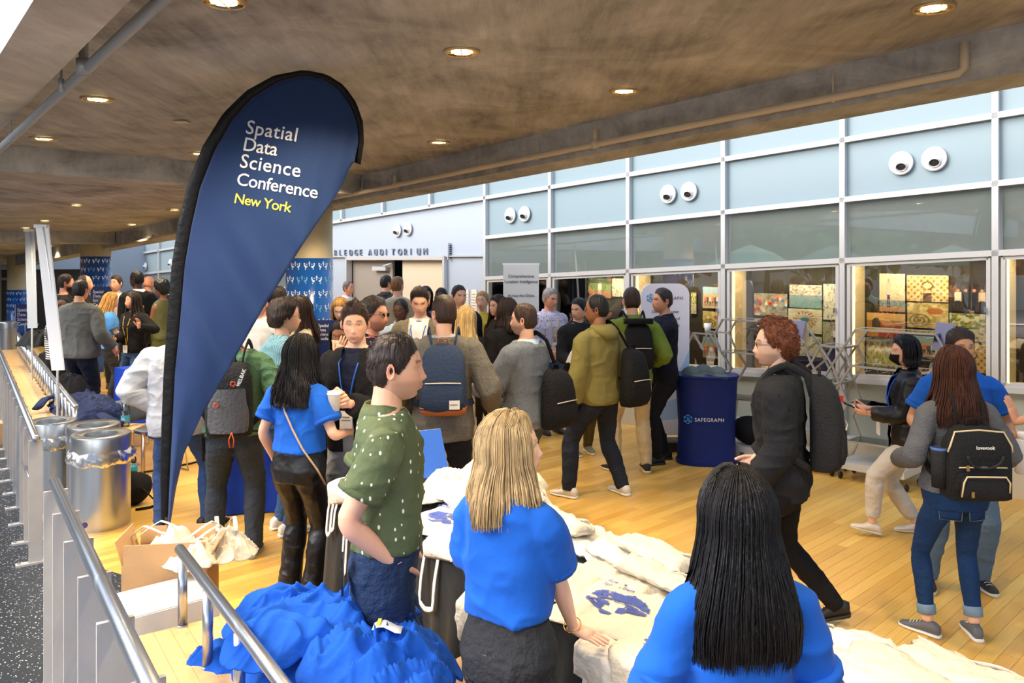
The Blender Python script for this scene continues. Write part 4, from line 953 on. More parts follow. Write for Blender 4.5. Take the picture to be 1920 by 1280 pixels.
    if lanyard:
        lm = mat('lanyard_%d_%d_%d' % tuple(lanyard), lanyard, .6); q = MB(); o2 = off+.012
        def fr(z, x_): 
            ry = np.interp(z, [r[0] for r in TR], [r[2] for r in TR]); y0 = np.interp(z, [r[0] for r in TR], [r[3] for r in TR]); rx = np.interp(z, [r[0] for r in TR], [r[1] for r in TR])
            return tw(A(x_, (ry+o2)*math.sqrt(max(0, 1-(x_/(rx+o2))**2))+y0, z), z)+base(z)+dz
        bz_ = tk.get('bz', 1.13)
        for sd in (1, -1):
            pts = [nb+np.array([0, -neck_r*1.3, .012*s]), nb+np.array([sd*neck_r*1.1, -neck_r*.5, .016*s]), nb+np.array([sd*neck_r*1.25, neck_r*.4, 0.])]+[fr(z, sd*(.062*(z-bz_)/(1.43-bz_)+.004)) for z in np.linspace(1.42, bz_, 6)]
            q.tube(pts, [.008*s]*len(pts), 4, up=None, flat=.25) if False else q.tube(pts, .0048*s, 5)
        mk('lanyard', q, lm, root, True)
        if badge:
            b = fr(bz_-.06, 0)+np.array([0, .012*s, 0]); q = MB(); q.box(b, (.085*s, .004, .115*s)); bd = mk('badge', q, mat('badge_card', (236, 230, 222), .4), root); q = MB(); q.box(b+np.array([0, .003, .02*s]), (.05*s, .002, .008)); q.box(b+np.array([0, .003, 0*s]), (.06*s, .002, .006)); mk('badge_print', q, mat('print_grey', (140, 132, 120), .7), bd)
    info = dict(root=root, s=s, SH=SH, EL=EL, WR=WR, HP=HP, KN=KN, AN=AN, hc=hc, nb=nb, dz=dz, base=base, off=off, TR=TR, p=p, H=H, tw=tw, A=A, neck=neck_r, Rm=Rm, hw=hw)
    PEOPLE.append(info); return info
def held(name, label, cat, I, at, rz=0., group=None):     # a separate thing located in a person's frame; returns (root, fn from person space to thing space)
    r = I['root']; a = r.rotation_euler[2]; at = np.array(at, float); w = np.array([at[0]*cos(a)-at[1]*sin(a), at[0]*sin(a)+at[1]*cos(a), at[2]])+np.array(r.location)
    o = thing(name, label, cat, w, a+rz, group); return o, (lambda v: np.asarray(v, float)-at)
# ================================================================ the crowd
def J(key, col, **k): return cloth(key, col, **k)
BLUE = J('royal_blue_tee', (22, 90, 190), bump=.22, bs=9, sheen=.05)
BLACK = J('black_cloth', (22, 22, 25)); CHAR = J('charcoal_cloth', (52, 54, 56)); NAVY = J('navy_cloth', (22, 28, 48)); DKNAVY = J('dark_navy', (16, 20, 34))
DENIM = J('dark_denim', (34, 52, 84), bs=40, bump=.4, var=.2, vs=5); JBLUE = J('blue_denim', (60, 90, 130), bs=40, bump=.4, var=.2); JBLACK = J('black_denim', (44, 46, 50), bs=40, bump=.4, var=.15); JDARK = J('navy_jeans', (26, 34, 50), bs=40, var=.15)
KHAKI = J('khaki_cotton', (198, 176, 134)); OLIVE = J('olive_trousers', (92, 80, 48)); WHITE = J('white_cotton', (226, 226, 222), bump=.3); TWEED = J('grey_tweed', (112, 108, 100), bs=120, bump=.5, var=.2, vs=60); TWEEDB = J('blue_grey_tweed', (116, 124, 134), bs=120, bump=.5, var=.16, vs=50)
LEATHER = mat('black_leather', (18, 18, 21), .40, bump=.35, bscale=12, spec=.35); SUIT = J('black_suit', (26, 28, 30)); BEIGE = J('beige_jacket', (180, 168, 142)); LBLUE = J('pale_blue_shirt', (170, 192, 214))
def pattern(key, base, dot, scale, thr, kind='dots', zs=1.):
    if 'cloth_'+key in MC: return MC['cloth_'+key]
    m = cloth(key, base); nt = m.node_tree; b = nt.nodes['Principled BSDF']; L = nt.links; tc = nt.nodes.new('ShaderNodeTexCoord')
    mp = nt.nodes.new('ShaderNodeMapping'); mp.inputs['Scale'].default_value = (1, 1, zs); L.new(tc.outputs['Object'], mp.inputs[0])
    if kind == 'dots':
        v = nt.nodes.new('ShaderNodeTexVoronoi'); v.inputs['Scale'].default_value = scale; v.inputs['Randomness'].default_value = .35; L.new(mp.outputs[0], v.inputs['Vector'])
        c = nt.nodes.new('ShaderNodeMath'); c.operation = 'LESS_THAN'; c.inputs[1].default_value = thr; L.new(v.outputs['Distance'], c.inputs[0]); out = c.outputs[0]
    elif kind == 'stripes':
        v = nt.nodes.new('ShaderNodeTexWave'); v.inputs['Scale'].default_value = scale; v.bands_direction = 'X' if zs == 1 else 'Z'; L.new(tc.outputs['Object'], v.inputs['Vector'])
        c = nt.nodes.new('ShaderNodeMath'); c.operation = 'GREATER_THAN'; c.inputs[1].default_value = thr; L.new(v.outputs['Fac'], c.inputs[0]); out = c.outputs[0]
    else:
        v = nt.nodes.new('ShaderNodeTexNoise'); v.inputs['Scale'].default_value = scale; v.inputs['Detail'].default_value = 2; L.new(mp.outputs[0], v.inputs['Vector'])
        c = nt.nodes.new('ShaderNodeMath'); c.operation = 'GREATER_THAN'; c.inputs[1].default_value = thr; L.new(v.outputs[0], c.inputs[0]); out = c.outputs[0]
    mx = nt.nodes.new('ShaderNodeMix'); mx.data_type = 'RGBA'; L.new(out, mx.inputs[0]); src = b.inputs['Base Color'].links[0].from_socket if b.inputs['Base Color'].links else None
    if src: L.new(src, mx.inputs[6])
    mx.inputs[7].default_value = (*lin(dot), 1); L.new(mx.outputs[2], b.inputs['Base Color']); return m
GDOT = pattern('green_flecked_shirt', (86, 98, 70), (226, 230, 212), 34, .17, zs=.6)
DOTS = pattern('spotted_shirt', (200, 196, 214), (70, 66, 100), 34, .26); TEAL = pattern('teal_stripes', (122, 162, 178), (84, 128, 148), 18, .6, 'stripes'); FLORAL = pattern('floral_shirt', (26, 26, 50), (196, 110, 140), 30, .56, 'noise')
SCARF = pattern('orange_scarf', (176, 88, 48), (214, 168, 130), 24, .57, 'noise')
STRIPE = pattern('bw_stripes', (36, 36, 38), (226, 222, 210), 11, .5, 'stripes', 2)
YEL = (226, 184, 40); BL = (24, 84, 190)
BR = (58, 40, 30); DB = (40, 30, 26); BK = (16, 14, 16)
tee = lambda m, **k: dict(dict(m=m, sleeve=.42, hem=.93, off=.016), **k)
jac = lambda m, **k: dict(dict(m=m, sleeve=1., hem=.84, off=.026, name='jacket', wr=.008), **k)
pn = lambda m, **k: dict(dict(m=m), **k)
# --- foreground
green = person('dark-haired man in a green white-flecked short-sleeved shirt and dark jeans, hand in pocket', 722, 480, 620, -80, H=1.825, hair=('short', 'darkbrown', (44, 32, 28)), skin='light', top=tee(GDOT, hem=1.0, collar=1.0, off=.02, wr=.009), pants=pn(DENIM, fit=.018), aR=(.15, .03, .97), aL=(-.15, .05, .97), hR=((-.45, .15, -.9), (-1, .1, 0), .3), hL=((.45, .15, -.9), (1, .1, 0), .3), head=(-4, -2), beard=.35, lean=(0, .02), wide=1.03)
hand_w = PZ(1078, 1188, .80)
blonde = person('blonde woman in a royal blue T-shirt, one hand resting on the table', 955, 560, 775, -32, H=1.60, fem=True, skin='pale', hair=('long', 'blonde', (186, 160, 118), 'std', .22, .02), top=tee(BLUE, hem=1.05, off=.026, wr=.012, wf=6), pants=pn(JBLACK, fit=.008), aR=('w', hand_w), aL=(-.10, .26, 1.05), hR=((1, -.05, -.12), (0, 0, -1), .08), head=(-46, 2), poleR=(.3, -1, -.1))
blackh = person('woman with very long straight black hair in a royal blue T-shirt, seen from behind', 1385, 720, 870, 3, H=1.565, fem=True, skin='brown', hair=('long', 'black', (15, 14, 18), 'std', .35, .042, .45), top=tee(BLUE, sleeve=.56, hem=.86, off=.022, wr=.009, wf=6), pants=pn(JBLACK), aR=(.27, .16, .92), aL=(-.27, .16, .92), poleR=(.4, -1, 0), poleL=(-.4, -1, 0))
jeansw = person('woman in a grey long-sleeved top and skinny blue jeans with reddish brown hair', 1790, 333, 665, -2, H=1.62, fem=True, skin='light', hair=('long', 'auburn', (74, 38, 22), 'std', .30, .03), top=dict(m=J('heather_grey', (96, 98, 104), bs=90), sleeve=1., hem=.92, off=.022, flare=.02), pants=pn(J('skinny_denim', (24, 54, 96), bs=40, var=.2), fit=.004, crop=True, roll=J('denim_turnup', (120, 146, 170))), feet=[(.12, .0, -8, 0), (-.15, .03, 38, 0)], aR=(.27, .16, 1.06), aL=(-.27, .16, 1.06), shoes=((96, 98, 104), (226, 228, 230)), wide=1.05)
ginger = person('man with curly auburn hair, glasses and a black quilted jacket walking left', 1468, 322, 603, 68, H=1.75, hair=('curly', 'auburn_curls', (112, 62, 38), 'receding'), skin='pale', top=jac(pattern('black_quilt', (36, 38, 42), (24, 25, 28), 14, .12), hem=.80, collar=1.2, cm=BLACK, off=.036), pants=pn(BLACK, fit=.014), feet=[(.12, -.28, 0, .03, 18), (-.10, .26, 0, 0)], aR=(.22, .16, .95), aL=(-.22, .14, .9), glasses=(120, 110, 96), beard=.45, head=(14, -2), lean=(0, .03))
masked = person('woman with a black face mask and black leather jacket reading a phone', 1700, 243, 648, 78, H=1.53, fem=True, skin='light', hair=('bob', 'black', BK, 'std', .10, .02), inner=NAVY, top=jac(LEATHER, hem=.76, open=(.05, .07), off=.03, collar=.9), pants=pn(J('pale_grey_trousers', (196, 188, 176)), fit=.02, crop=True), feet=[(.10, -.10, 0, .0), (-.09, .30, 0, .03, -12)], aR=(.06, .30, 1.14), aL=(-.08, .32, 1.12), hR=((-.3, 1, .1), (-.6, 0, .8), .8), hL=((.3, 1, .1), (.6, 0, .8), .8), mask=(20, 20, 22), shoes=((214, 206, 192), (206, 196, 180)), lanyard=BL, head=(4, -4))
bluem = person('bearded man in a royal blue T-shirt and jeans facing the woman with the black backpack', 1800, 286, 640, 160, H=1.66, hair=('messy', 'darkbrown', DB), skin='olive', beard=.6, top=tee(BLUE, off=.02), pants=pn(J('faded_denim', (96, 120, 146), bs=40), fit=.03), feet=[(.22, .10, 0, 0), (-.12, .0, 20, 0)], aR=(.26, .2, 1.1), aL=(-.30, .16, 1.02), shoes=((34, 34, 28), (214, 210, 204)), head=(16, 0))
pr = PZ(1868, 765, 1.22); pr2 = P(1905, 812, F/318)
edge = person('person mostly outside the right edge, bare hands gesturing with a white bottle', 2030, 322, None, 95, H=1.72, hair=('short', 'brown', BR), top=tee(CHAR), pants=pn(JBLACK), feet=[(.10, .06, 10, 0), (-.12, .12, 0, 0)], aR=('w', P(1930, 845, F/325)), aL=('w', P(1868, 800, F/300)), hR=((.0, .8, .75), (-1, 0, .2), .2), hL=((.2, .25, 1), (.9, .5, 0), .12), shoes=((58, 40, 30), (40, 30, 24)))
# --- behind the table
bomber = person('young man in a black bomber jacket holding a lidded coffee cup with both hands', 668, 285, 570, 168, H=1.83, hair=('quiff', 'brown', (62, 44, 34)), skin='light', inner=NAVY, top=jac(BLACK, hem=.86, open=(.03, .06), off=.028), pants=pn(J('grey_trousers', (130, 130, 132)), fit=.014), feet=[(.12, .02, 10, 0), (-.12, .0, -10, 0)], aR=(.05, .30, 1.20), aL=(-.09, .30, 1.20), hR=((-.75, .5, .25), (-.3, -1, .1), .5), hL=((.75, .5, .25), (.3, -1, .1), .5), lanyard=BL, head=(18, -6))
wavy = person('woman with long wavy dark hair, royal blue T-shirt and black leather trousers', 562, 300, 632, -22, H=1.64, fem=True, skin='light', hair=('wavy', 'darkblack', (28, 24, 26), 'std', .30, .03), top=tee(BLUE, hem=1.02, off=.03, wr=.01), pants=pn(LEATHER, fit=.014, high=True, fl=.03), aR=(.26, .22, 1.12), aL=(-.26, .06, .92), hR=((-.3, .8, .4), (-1, 0, 0), .5), wide=1.04)
camel = person('man in a green quilted jacket and dark grey jeans wearing a grey trail backpack', 440, 262, 578, 12, H=1.76, hair=('short', 'darkbrown', DB), skin='olive', top=dict(m=J('green_puffer', (86, 122, 92), bump=.5, bs=20), sleeve=1., hem=.90, off=.045, sfit=.03, wr=.012, wf=5, name='jacket'), pants=pn(J('washed_black', (50, 56, 62), bs=40), fit=.022), feet=[(.13, .0, -8, 0), (-.15, .05, 10, 0)], aR=(.32, .12, 1.06), aL=(-.36, .10, 1.06), shoes=((96, 92, 88), (150, 146, 140)), wide=1.05)
teal = person('man with thick curly dark hair in a teal striped shirt, hand raised in talk', 532, 240, 553, -50, H=1.80, hair=('curly', 'darkbrown', (36, 28, 26)), skin='light', top=dict(m=TEAL, sleeve=1., hem=.88, off=.026, collar=1), pants=pn(JBLUE), aR=(.16, .36, 1.34), hR=((.1, .5, .9), (-1, .2, 0), .2), aL=(-.26, .0, .92), glasses=(40, 40, 44), shoes=((230, 230, 226), (236, 236, 232)), head=(-15, 0))
backp = person('man in a grey tweed blazer seen from behind with a navy backpack', 832, 258, 552, 4, H=1.86, hair=('slick', 'brown', (64, 48, 36)), skin='light', top=jac(TWEED, hem=.80, off=.036, collar=.7, cm=LBLUE, flare=.015), pants=pn(JDARK, fit=.02), feet=[(.12, .0, -6, 0), (-.12, .0, 6, 0)], aR=(.34, .12, 1.0), aL=(-.33, .10, 1.0), glasses=(170, 150, 110), head=(28, 0), wide=1.04)
scarf = person('woman in a white face mask with an orange patterned scarf', 640, 225, 603, 165, H=1.60, fem=True, skin='brown', hair=('long', 'black', BK, 'std', .22), top=tee(SCARF, sleeve=.9, off=.04, wr=.012), pants=pn(BLACK), mask=(206, 204, 198), head=(10, -4))
glass1 = person('man with curly dark hair and clear glasses in a dark floral shirt looking right', 698, 246, 552, -112, H=1.83, hair=('messy', 'darkbrown', DB), skin='ruddy', beard=.5, glasses=(196, 200, 204), top=tee(FLORAL, sleeve=.5, collar=1), pants=pn(JDARK), head=(0, -2))
elbow = person('man in a blue grey blazer with a tan elbow patch holding a paper cup', 985, 238, 572, 48, H=1.77, hair=('short', 'brown', (70, 54, 44)), skin='light', beard=.6, top=jac(TWEEDB, hem=.82, off=.034, collar=.7, cm=LBLUE, flare=.02), pants=pn(J('slate_trousers', (70, 76, 84))), aR=(.10, .34, 1.12), aL=(-.22, .34, 1.12), hL=((.3, 1, .3), (.8, 0, .1), .8), head=(22, 0))
olive = person('man with glasses in an olive hooded jacket, navy trousers and white sneakers', 1122, 208, 550, 38, H=1.80, hair=('short', 'black', (24, 22, 24), 'receding'), skin='brown', top=jac(J('olive_parka', (124, 116, 66), bump=.3, bs=9), hem=.84, off=.034, collar=1), pants=pn(J('navy_chino', (34, 40, 54)), fit=.020), feet=[(.20, -.10, -8, 0), (-.24, .12, 14, 0)], aR=(.28, .1, .92), aL=(-.27, .04, .86), glasses=(60, 60, 66), shoes=((224, 220, 210), (232, 230, 224)), head=(34, -6), wide=1.02)
polo = person('man in a navy polo shirt with a yellow lanyard by the rounded banner', 1244, 178, 540, 98, H=1.82, hair=('short', 'darkbrown', (34, 28, 26)), skin='tan', top=tee(DKNAVY, sleeve=.5, hem=.86, collar=1, off=.026), pants=pn(BLACK, fit=.018), feet=[(.10, -.04, 0, 0), (-.10, .10, 12, 0)], aR=(.08, .34, 1.14), aL=(-.08, .36, 1.16), hR=((-.2, 1, .2), (-.8, 0, .6), .7), hL=((.2, 1, .2), (.8, 0, .6), .7), lanyard=YEL, badge=False, shoes=((20, 20, 22), (30, 30, 32)), head=(8, 2))
green2 = person('man in a bright olive jacket and khaki trousers with a black roll-top backpack', 1185, 187, 537, 6, H=1.84, hair=('short', 'brown', (66, 44, 30)), skin='light', top=jac(J('moss_jacket', (108, 128, 48)), hem=.86, off=.03, collar=1), pants=pn(KHAKI, fit=.02), feet=[(.14, .0, -6, 0), (-.16, .02, 30, 0)], aR=(.27, .14, 1.06), aL=(-.27, .1, 1.0), shoes=((30, 26, 24), (214, 200, 180)))
blacks = person('young man in a black buttoned shirt and olive trousers carrying a white bag', 1085, 170, 562, 205, H=1.70, hair=('short', 'black', BK), skin='light', top=jac(J('black_shirt', (30, 32, 34)), hem=.88, off=.024, collar=1), pants=pn(OLIVE, fit=.016), feet=[(.11, .02, 8, 0), (-.12, .0, -10, 0)], aR=(.20, .30, 1.08), aL=(-.25, .10, .95), shoes=((130, 120, 92), (220, 214, 200)), head=(-70, -8))
spots = person('silver-haired man in a spotted shirt with a yellow lanyard', 1030, 152, 543, 206, H=1.77, hair=('short', 'silver', (150, 146, 140)), skin='ruddy', top=dict(m=DOTS, sleeve=1., hem=.88, off=.024, collar=1), pants=pn(JBLUE), lanyard=YEL, aR=(.2, .3, 1.05), aL=(-.24, .06, .9), head=(14, -8), wide=1.06)
white2 = person('dark-haired young man in a brown open jacket over a white T-shirt looking down', 788, 195, 533, 176, H=1.85, hair=('quiff', 'darkbrown', (36, 26, 24)), skin='light', inner=WHITE, top=jac(J('taupe_jacket', (112, 104, 86)), hem=.84, open=(.05, .09), off=.03), pants=pn(BLACK), lanyard=BL, badge=False, head=(8, -16), aR=(.24, .22, 1.1))
dark1 = person('man in glasses with close black hair leaning in behind the white T-shirt', 752, 172, 562, 176, H=1.70, hair=('buzz', 'black', BK), skin='dark', top=tee(LBLUE, sleeve=1., collar=1), pants=pn(BLACK), head=(-12, -10), glasses=(60, 50, 40))
beige = person('man with light brown hair in a beige jacket with a yellow lanyard, seen from behind', 745, 130, 519, 10, H=1.88, hair=('short', 'lightbrown', (128, 92, 58)), skin='light', top=jac(BEIGE, hem=.86), pants=pn(JDARK), head=(-30, 0))
grey1 = person('dark-haired man in a charcoal shirt near the auditorium doors', 724, 112, 517, -6, H=1.86, hair=('short', 'black', (22, 20, 22)), skin='tan', top=dict(m=CHAR, sleeve=1., hem=.9, collar=1), pants=pn(BLACK), head=(-40, 0))
doorm = person('grey-haired man looking out from behind the left door leaf', 652, 104, 525, -110, H=1.74, hair=('short', 'grey', (110, 100, 92), 'receding'), skin='ruddy', top=tee(WHITE, sleeve=1., collar=1), pants=pn(BLACK))
redd = person('woman with fair ginger hair looking down beside the crown-patterned column', 640, 172, 550, 168, H=1.70, fem=True, skin='pale', hair=('long', 'ginger', (206, 158, 92), 'std', .34, .01), top=tee(NAVY, sleeve=1.), pants=pn(BLACK), head=(14, -18))
brownw = person('brown-haired woman talking to the curly-haired man', 564, 196, 548, 120, H=1.76, fem=True, skin='light', hair=('long', 'brown', (96, 60, 40), 'std', .3), top=tee(BEIGE, sleeve=1.), pants=pn(BLACK), head=(20, -4))
w797 = person('woman with long black hair behind the white T-shirt', 798, 128, 535, 200, H=1.72, fem=True, skin='tan', hair=('long', 'black', BK, 'std', .3), top=tee(BLACK, sleeve=1.), pants=pn(BLACK))
m825 = person('black-haired man partly hidden behind the tweed blazer', 828, 146, 536, 175, H=1.76, hair=('short', 'black', BK), skin='dark', top=jac(NAVY), pants=pn(BLACK))
suit = person('man with side-parted dark hair in a navy suit and white shirt facing the camera', 860, 158, 533, 196, H=1.82, hair=('slick', 'darkbrown', (40, 32, 30)), skin='light', inner=WHITE, top=jac(J('navy_suit', (26, 32, 46)), open=(.012, .055), off=.028, hem=.82), pants=pn(NAVY), head=(14, 0))
blb = person('woman with long pale blonde hair in black, right of the tweed blazer', 874, 192, 570, 8, H=1.66, fem=True, skin='pale', hair=('long', 'paleblonde', (222, 190, 132), 'std', .36, .01), top=tee(BLACK, sleeve=1.), pants=pn(BLACK), head=(-20, 0))
yelw = person('woman with tied-back fair hair in a sand-coloured jacket by the lit display', 904, 146, 543, 205, H=1.72, fem=True, skin='light', hair=('tied', 'fair', (168, 130, 84)), inner=YEL and J('yellow_top', (220, 190, 70)), top=jac(J('sand_jacket', (176, 150, 92)), open=(.03, .06)), pants=pn(BLACK), head=(-40, -4))
dkw = person('dark-haired woman in a dark brown coat beside the woman in sand', 934, 160, 549, 130, H=1.70, fem=True, skin='light', hair=('long', 'brown', (58, 40, 32), 'std', .3), top=jac(J('brown_coat', (52, 44, 36))), pants=pn(BLACK))
blkj = person('dark-haired woman in a black hooded jacket behind the elbow-patch blazer', 952, 190, 558, 30, H=1.73, fem=True, skin='light', hair=('long', 'darkbrown', (40, 30, 26), 'std', .16), top=jac(BLACK, off=.036, collar=1.2), pants=pn(BLACK), head=(10, 0), wide=1.1)
whit = person('person in a white shirt and belted jeans behind the feather flag', 488, 182, None, 160, H=1.80, hair=('short', 'brown', BR), top=dict(m=WHITE, sleeve=1., hem=.99, collar=1, off=.024), pants=pn(JDARK), aL=(-.26, .1, .92))
bsuit = person('man in a black suit just behind the feather flag edge', 520, 180, None, -20, H=1.84, hair=('short', 'darkbrown', DB), top=jac(SUIT), pants=pn(SUIT))
elbw = person('man in a white shirt with a hand on his hip behind the feather flag', 338, 240, 590, 20, H=1.74, hair=('short', 'brown', BR), top=dict(m=J('pale_shirt', (176, 180, 188), bump=.5, bs=8), sleeve=1., hem=.80, off=.05, sfit=.035, wr=.014, wf=6, collar=1), pants=pn(J('mid_denim', (48, 70, 112), bs=40), fit=.014), feet=[(.20, .05, -60, 0), (-.14, -.04, 8, 0)], aL=(-.16, .02, 1.02), poleL=(-1, -.12, .0), aR=(.2, .2, 1.0), wide=1.12)
# --- far left group
person('stocky man in a dark grey fleece and jeans seen from behind at far left', 150, 146, 522, -8, H=1.86, hair=('short', 'black', (26, 22, 22)), skin='tan', top=jac(J('grey_fleece', (86, 88, 86)), hem=.84, off=.045, sfit=.03, collar=.8), pants=pn(JDARK, fit=.03), aR=(.36, .1, .96), aL=(-.36, .1, .96), wide=1.22)
person('bearded man in a black T-shirt with a yellow lanyard at far left', 122, 122, 508, -60, H=1.90, hair=('short', 'darkbrown', DB), skin='ruddy', beard=.8, top=tee(BLACK), pants=pn(BLACK), lanyard=YEL, aR=(.2, .3, 1.25))
person('balding man in black pointing, left of the far column', 157, 118, 512, -70, H=1.88, hair=('buzz', 'brown', (80, 60, 48), 'bald'), skin='ruddy', top=tee(BLACK), pants=pn(JDARK), aR=(.16, .42, 1.12), hR=((0, 1, .3), (-1, 0, 0), .5))
person('man in a dark grey suit and open pink shirt in front of the far column', 218, 112, 513, 205, H=1.86, hair=('short', 'brown', (86, 62, 46)), skin='light', inner=J('pink_shirt', (222, 200, 200)), top=jac(CHAR, open=(.03, .07)), pants=pn(CHAR), head=(-35, 0))
person('tall man in a black suit with a white collar at far left', 258, 118, 504, 60, H=1.95, hair=('buzz', 'black', BK), skin='dark', top=jac(SUIT, collar=.8, cm=WHITE, off=.034), pants=pn(SUIT), head=(14, -6), wide=1.08)
person('bald man in a blue jacket behind the tall black suit', 278, 106, 515, -20, H=1.84, hair=('none', 'brown', BR), skin='ruddy', top=jac(J('bright_navy', (30, 56, 120)), collar=.8), pants=pn(NAVY))
person('woman with short curly black hair in an olive sleeveless top holding a cup', 304, 122, 523, 75, H=1.80, fem=True, skin='brown', hair=('curly', 'black', BK), top=dict(m=J('olive_top', (92, 94, 62)), sleeve=0, hem=.9, off=.02), pants=pn(J('olive_skirt', (86, 92, 50))), aL=(-.06, .3, 1.3), aR=(.1, .3, 1.2))
tabl = person('woman with long fair hair in a sky blue T-shirt tapping a phone', 205, 127, 550, -58, H=1.63, fem=True, skin='light', hair=('long', 'ginger', (206, 158, 92), 'std', .34, .02), top=tee(J('sky_blue_tee', (84, 150, 222)), off=.028, hem=.9), pants=pn(CHAR), aR=(.10, .34, 1.14), aL=(-.10, .34, 1.12), head=(-10, -16), shoes=((220, 214, 200), (226, 222, 210)))
person('dark-haired woman in a black top with a yellow lanyard, one hand raised', 250, 132, 548, 160, H=1.66, fem=True, skin='tan', hair=('long', 'darkbrown', (58, 42, 36), 'std', .3), top=dict(m=BLACK, sleeve=.9, off=.03, hem=.88, bz=1.0), pants=pn(JBLUE), lanyard=YEL, aL=(-.34, .22, 1.28), hL=((0, .1, 1), (0, 1, 0), .4), aR=(.06, .28, 1.1), head=(-20, 0), wide=1.08)
person('person in a black and cream striped shirt behind the grey fleece', 112, 140, 560, -20, H=1.58, fem=True, skin='light', hair=('short', 'brown', BR), top=dict(m=STRIPE, sleeve=1., off=.03, hem=.9), pants=pn(BLACK))
# ================================================================ bags and things people carry
def se(cx, cy, z, w, d, n=24, e=.55):   # superellipse ring
    return [(cx+w/2*math.copysign(abs(cos(a))**e, cos(a)), cy+d/2*math.copysign(abs(sin(a))**e, sin(a)), z) for a in [2*pi*k/n for k in range(n)]]
def backpack(I, label, m, w=.30, h=.44, d=.15, z0=1.0, x0=0., pocket=None, strapm=None, bottom=None, style=None, one=False, tilt=0.):
    s = I['s']; off = I['off']; yb = -(.112+off+.012)+I['base'](1.25)[1]/s
    o, T = held('backpack', label, 'backpack', I, np.array([x0, yb-d/2, z0])*s)
    def L(v): return T(np.array(v, float)*s)
    q = MB(); R = []
    for t, kw, kd in ((0, .78, .7), (.03, .93, .9), (.1, 1, 1), (.35, 1.02, 1.06), (.6, .98, 1.0), (.8, .90, .86), (.92, .74, .66), (.985, .5, .42), (1., .25, .2)):
        z = z0+h*t; R.append([L(v) for v in se(x0+tilt*(t-.5), yb-d/2*kd*1.0-.002, z, w*kw, d*kd)])
    q.rings(R); V = q.V(); V = V+fbm(V*14, 5, 2)[:, None]*.004*np.array([1, 1, .3]); q.v = [V]; mk('bag_body', q, m, o, True)
    if bottom is not None:
        q = MB(); q.rings([[L(v) for v in se(x0, yb-d/2*kd, z0+h*t, w*kw+.008, d*kd+.008)] for t, kw, kd in ((-.005, .76, .68), (.0, .8, .72), (.03, .94, .92), (.12, 1.0, 1.0), (.125, .97, .96))]); mk('base_panel', q, bottom, o, True)
    pm = pocket if pocket is not None else m
    q = MB(); R = []
    for t, kw, kd in ((.06, .6, .3), (.1, .82, .9), (.2, .88, 1.2), (.38, .86, 1.1), (.46, .8, .8), (.49, .6, .3)): R.append([L(v) for v in se(x0+tilt*(t-.5), yb-d*1.0+.02*(1-kd)+.012, z0+h*t, w*kw, .05*kd)])
    q.rings(R); mk('front_pocket', q, pm, o, True)
    q = MB(); zp = z0+h*.47; q.tube([L((x0-w*.38, yb-d-.012, zp)), L((x0, yb-d-.020, zp+.004)), L((x0+w*.38, yb-d-.012, zp))], .004*s, 5); mk('zipper', q, strapm or mat('zip_cream', (226, 214, 190), .5), o, True)
    q = MB(); q.tube([L((x0-.035, yb-d*.3, z0+h*.97)), L((x0-.03, yb-d*.3, z0+h+.035)), L((x0+.03, yb-d*.3, z0+h+.035)), L((x0+.035, yb-d*.3, z0+h*.97))], .008*s, 6); mk('top_handle', q, bottom if style == 'navy' else m, o, True)
    for sd in ((1, -1) if not one else (one,)):
        fy = .105+off+.012; pts = [(x0+sd*w*.22, yb-.02, z0+h*.88), (sd*.085, yb+.01, 1.50), (sd*.098, -.03, 1.535+off*.6), (sd*.108, .06, 1.50+off*.5), (sd*.125, fy*.92, 1.38), (sd*.145, fy*.86, 1.25), (sd*.165, .05, 1.12), (sd*(.165+off), -.06, 1.06), (x0+sd*w*.4, yb-.01, z0+.06)]
        P2_, rr = interp([L(p_)+I['base'](p_[2])*0+I['dz'] for p_ in pts], [.02*s]*len(pts), 3); q = MB(); 
        q.tube(P2_, [.021*s]*len(P2_), 8, flat=.35); mk('shoulder_strap', q, m, o, True)
    return o, L, yb
nb_m = J('navy_canvas', (44, 58, 84), bs=60); tanm = mat('tan_leather', (158, 84, 44), .5, bump=.1)
o, L, yb = backpack(backp, 'navy canvas backpack with a tan leather base worn over the tweed blazer', nb_m, .31, .47, .15, 1.0, bottom=tanm, style='navy')
q = MB(); q.box(L((.075, yb-.188, 1.085)), (.075*.95, .006, .06)); lb = mk('label_patch', q, mat('label_grey', (206, 204, 198), .7), o); text_obj('label_lettering', 'herschel', .016, M_BLACK, lb, frame4(L((.045, yb-.1925, 1.082)), (1, 0, 0), (0, 0, 1)), .0008)
trail = J('trail_grey', (92, 94, 98), bs=50); trailb = J('trail_black', (34, 35, 38), bs=50); ORG = mat('orange_cord', (222, 84, 34), .6)
o, L, yb = backpack(camel, 'black and grey trail backpack with orange pulls on the green quilted jacket', trailb, .31, .52, .17, .92, pocket=trail, strapm=trailb)
q = MB(); q.grid([[L((.13*u*(1-.25*abs(v-.5)), yb-.19-.028*(1-u*u)-.01, .97+.30*v)) for u in np.linspace(-1, 1, 9)] for v in np.linspace(0, 1, 7)]); mk('stretch_panel', q, trail, o, True)
for x_, z_, l_ in ((.03, .98, -.10), (-.07, 1.15, .03), (.04, 1.29, .03), (-.14, 1.20, .16)):
    q = MB(); a = L((x_, yb-.235 if abs(x_) < .1 else yb-.13, z_)); q.tube([a, a+np.array([.016, -.004, l_*.5]), a+np.array([.01, 0, l_]), a+np.array([-.01, 0, l_]), a+np.array([-.016, -.004, l_*.5]), a], .0042, 6); mk('orange_pull', q, ORG, o, True)
text_obj('bag_lettering', 'CAMELBAK', .034, M_WHITE, o, frame4(L((.055, yb-.158, 1.23)), (.35, 0, .94), (-.94, 0, .35)), .0012, bold=.0006)
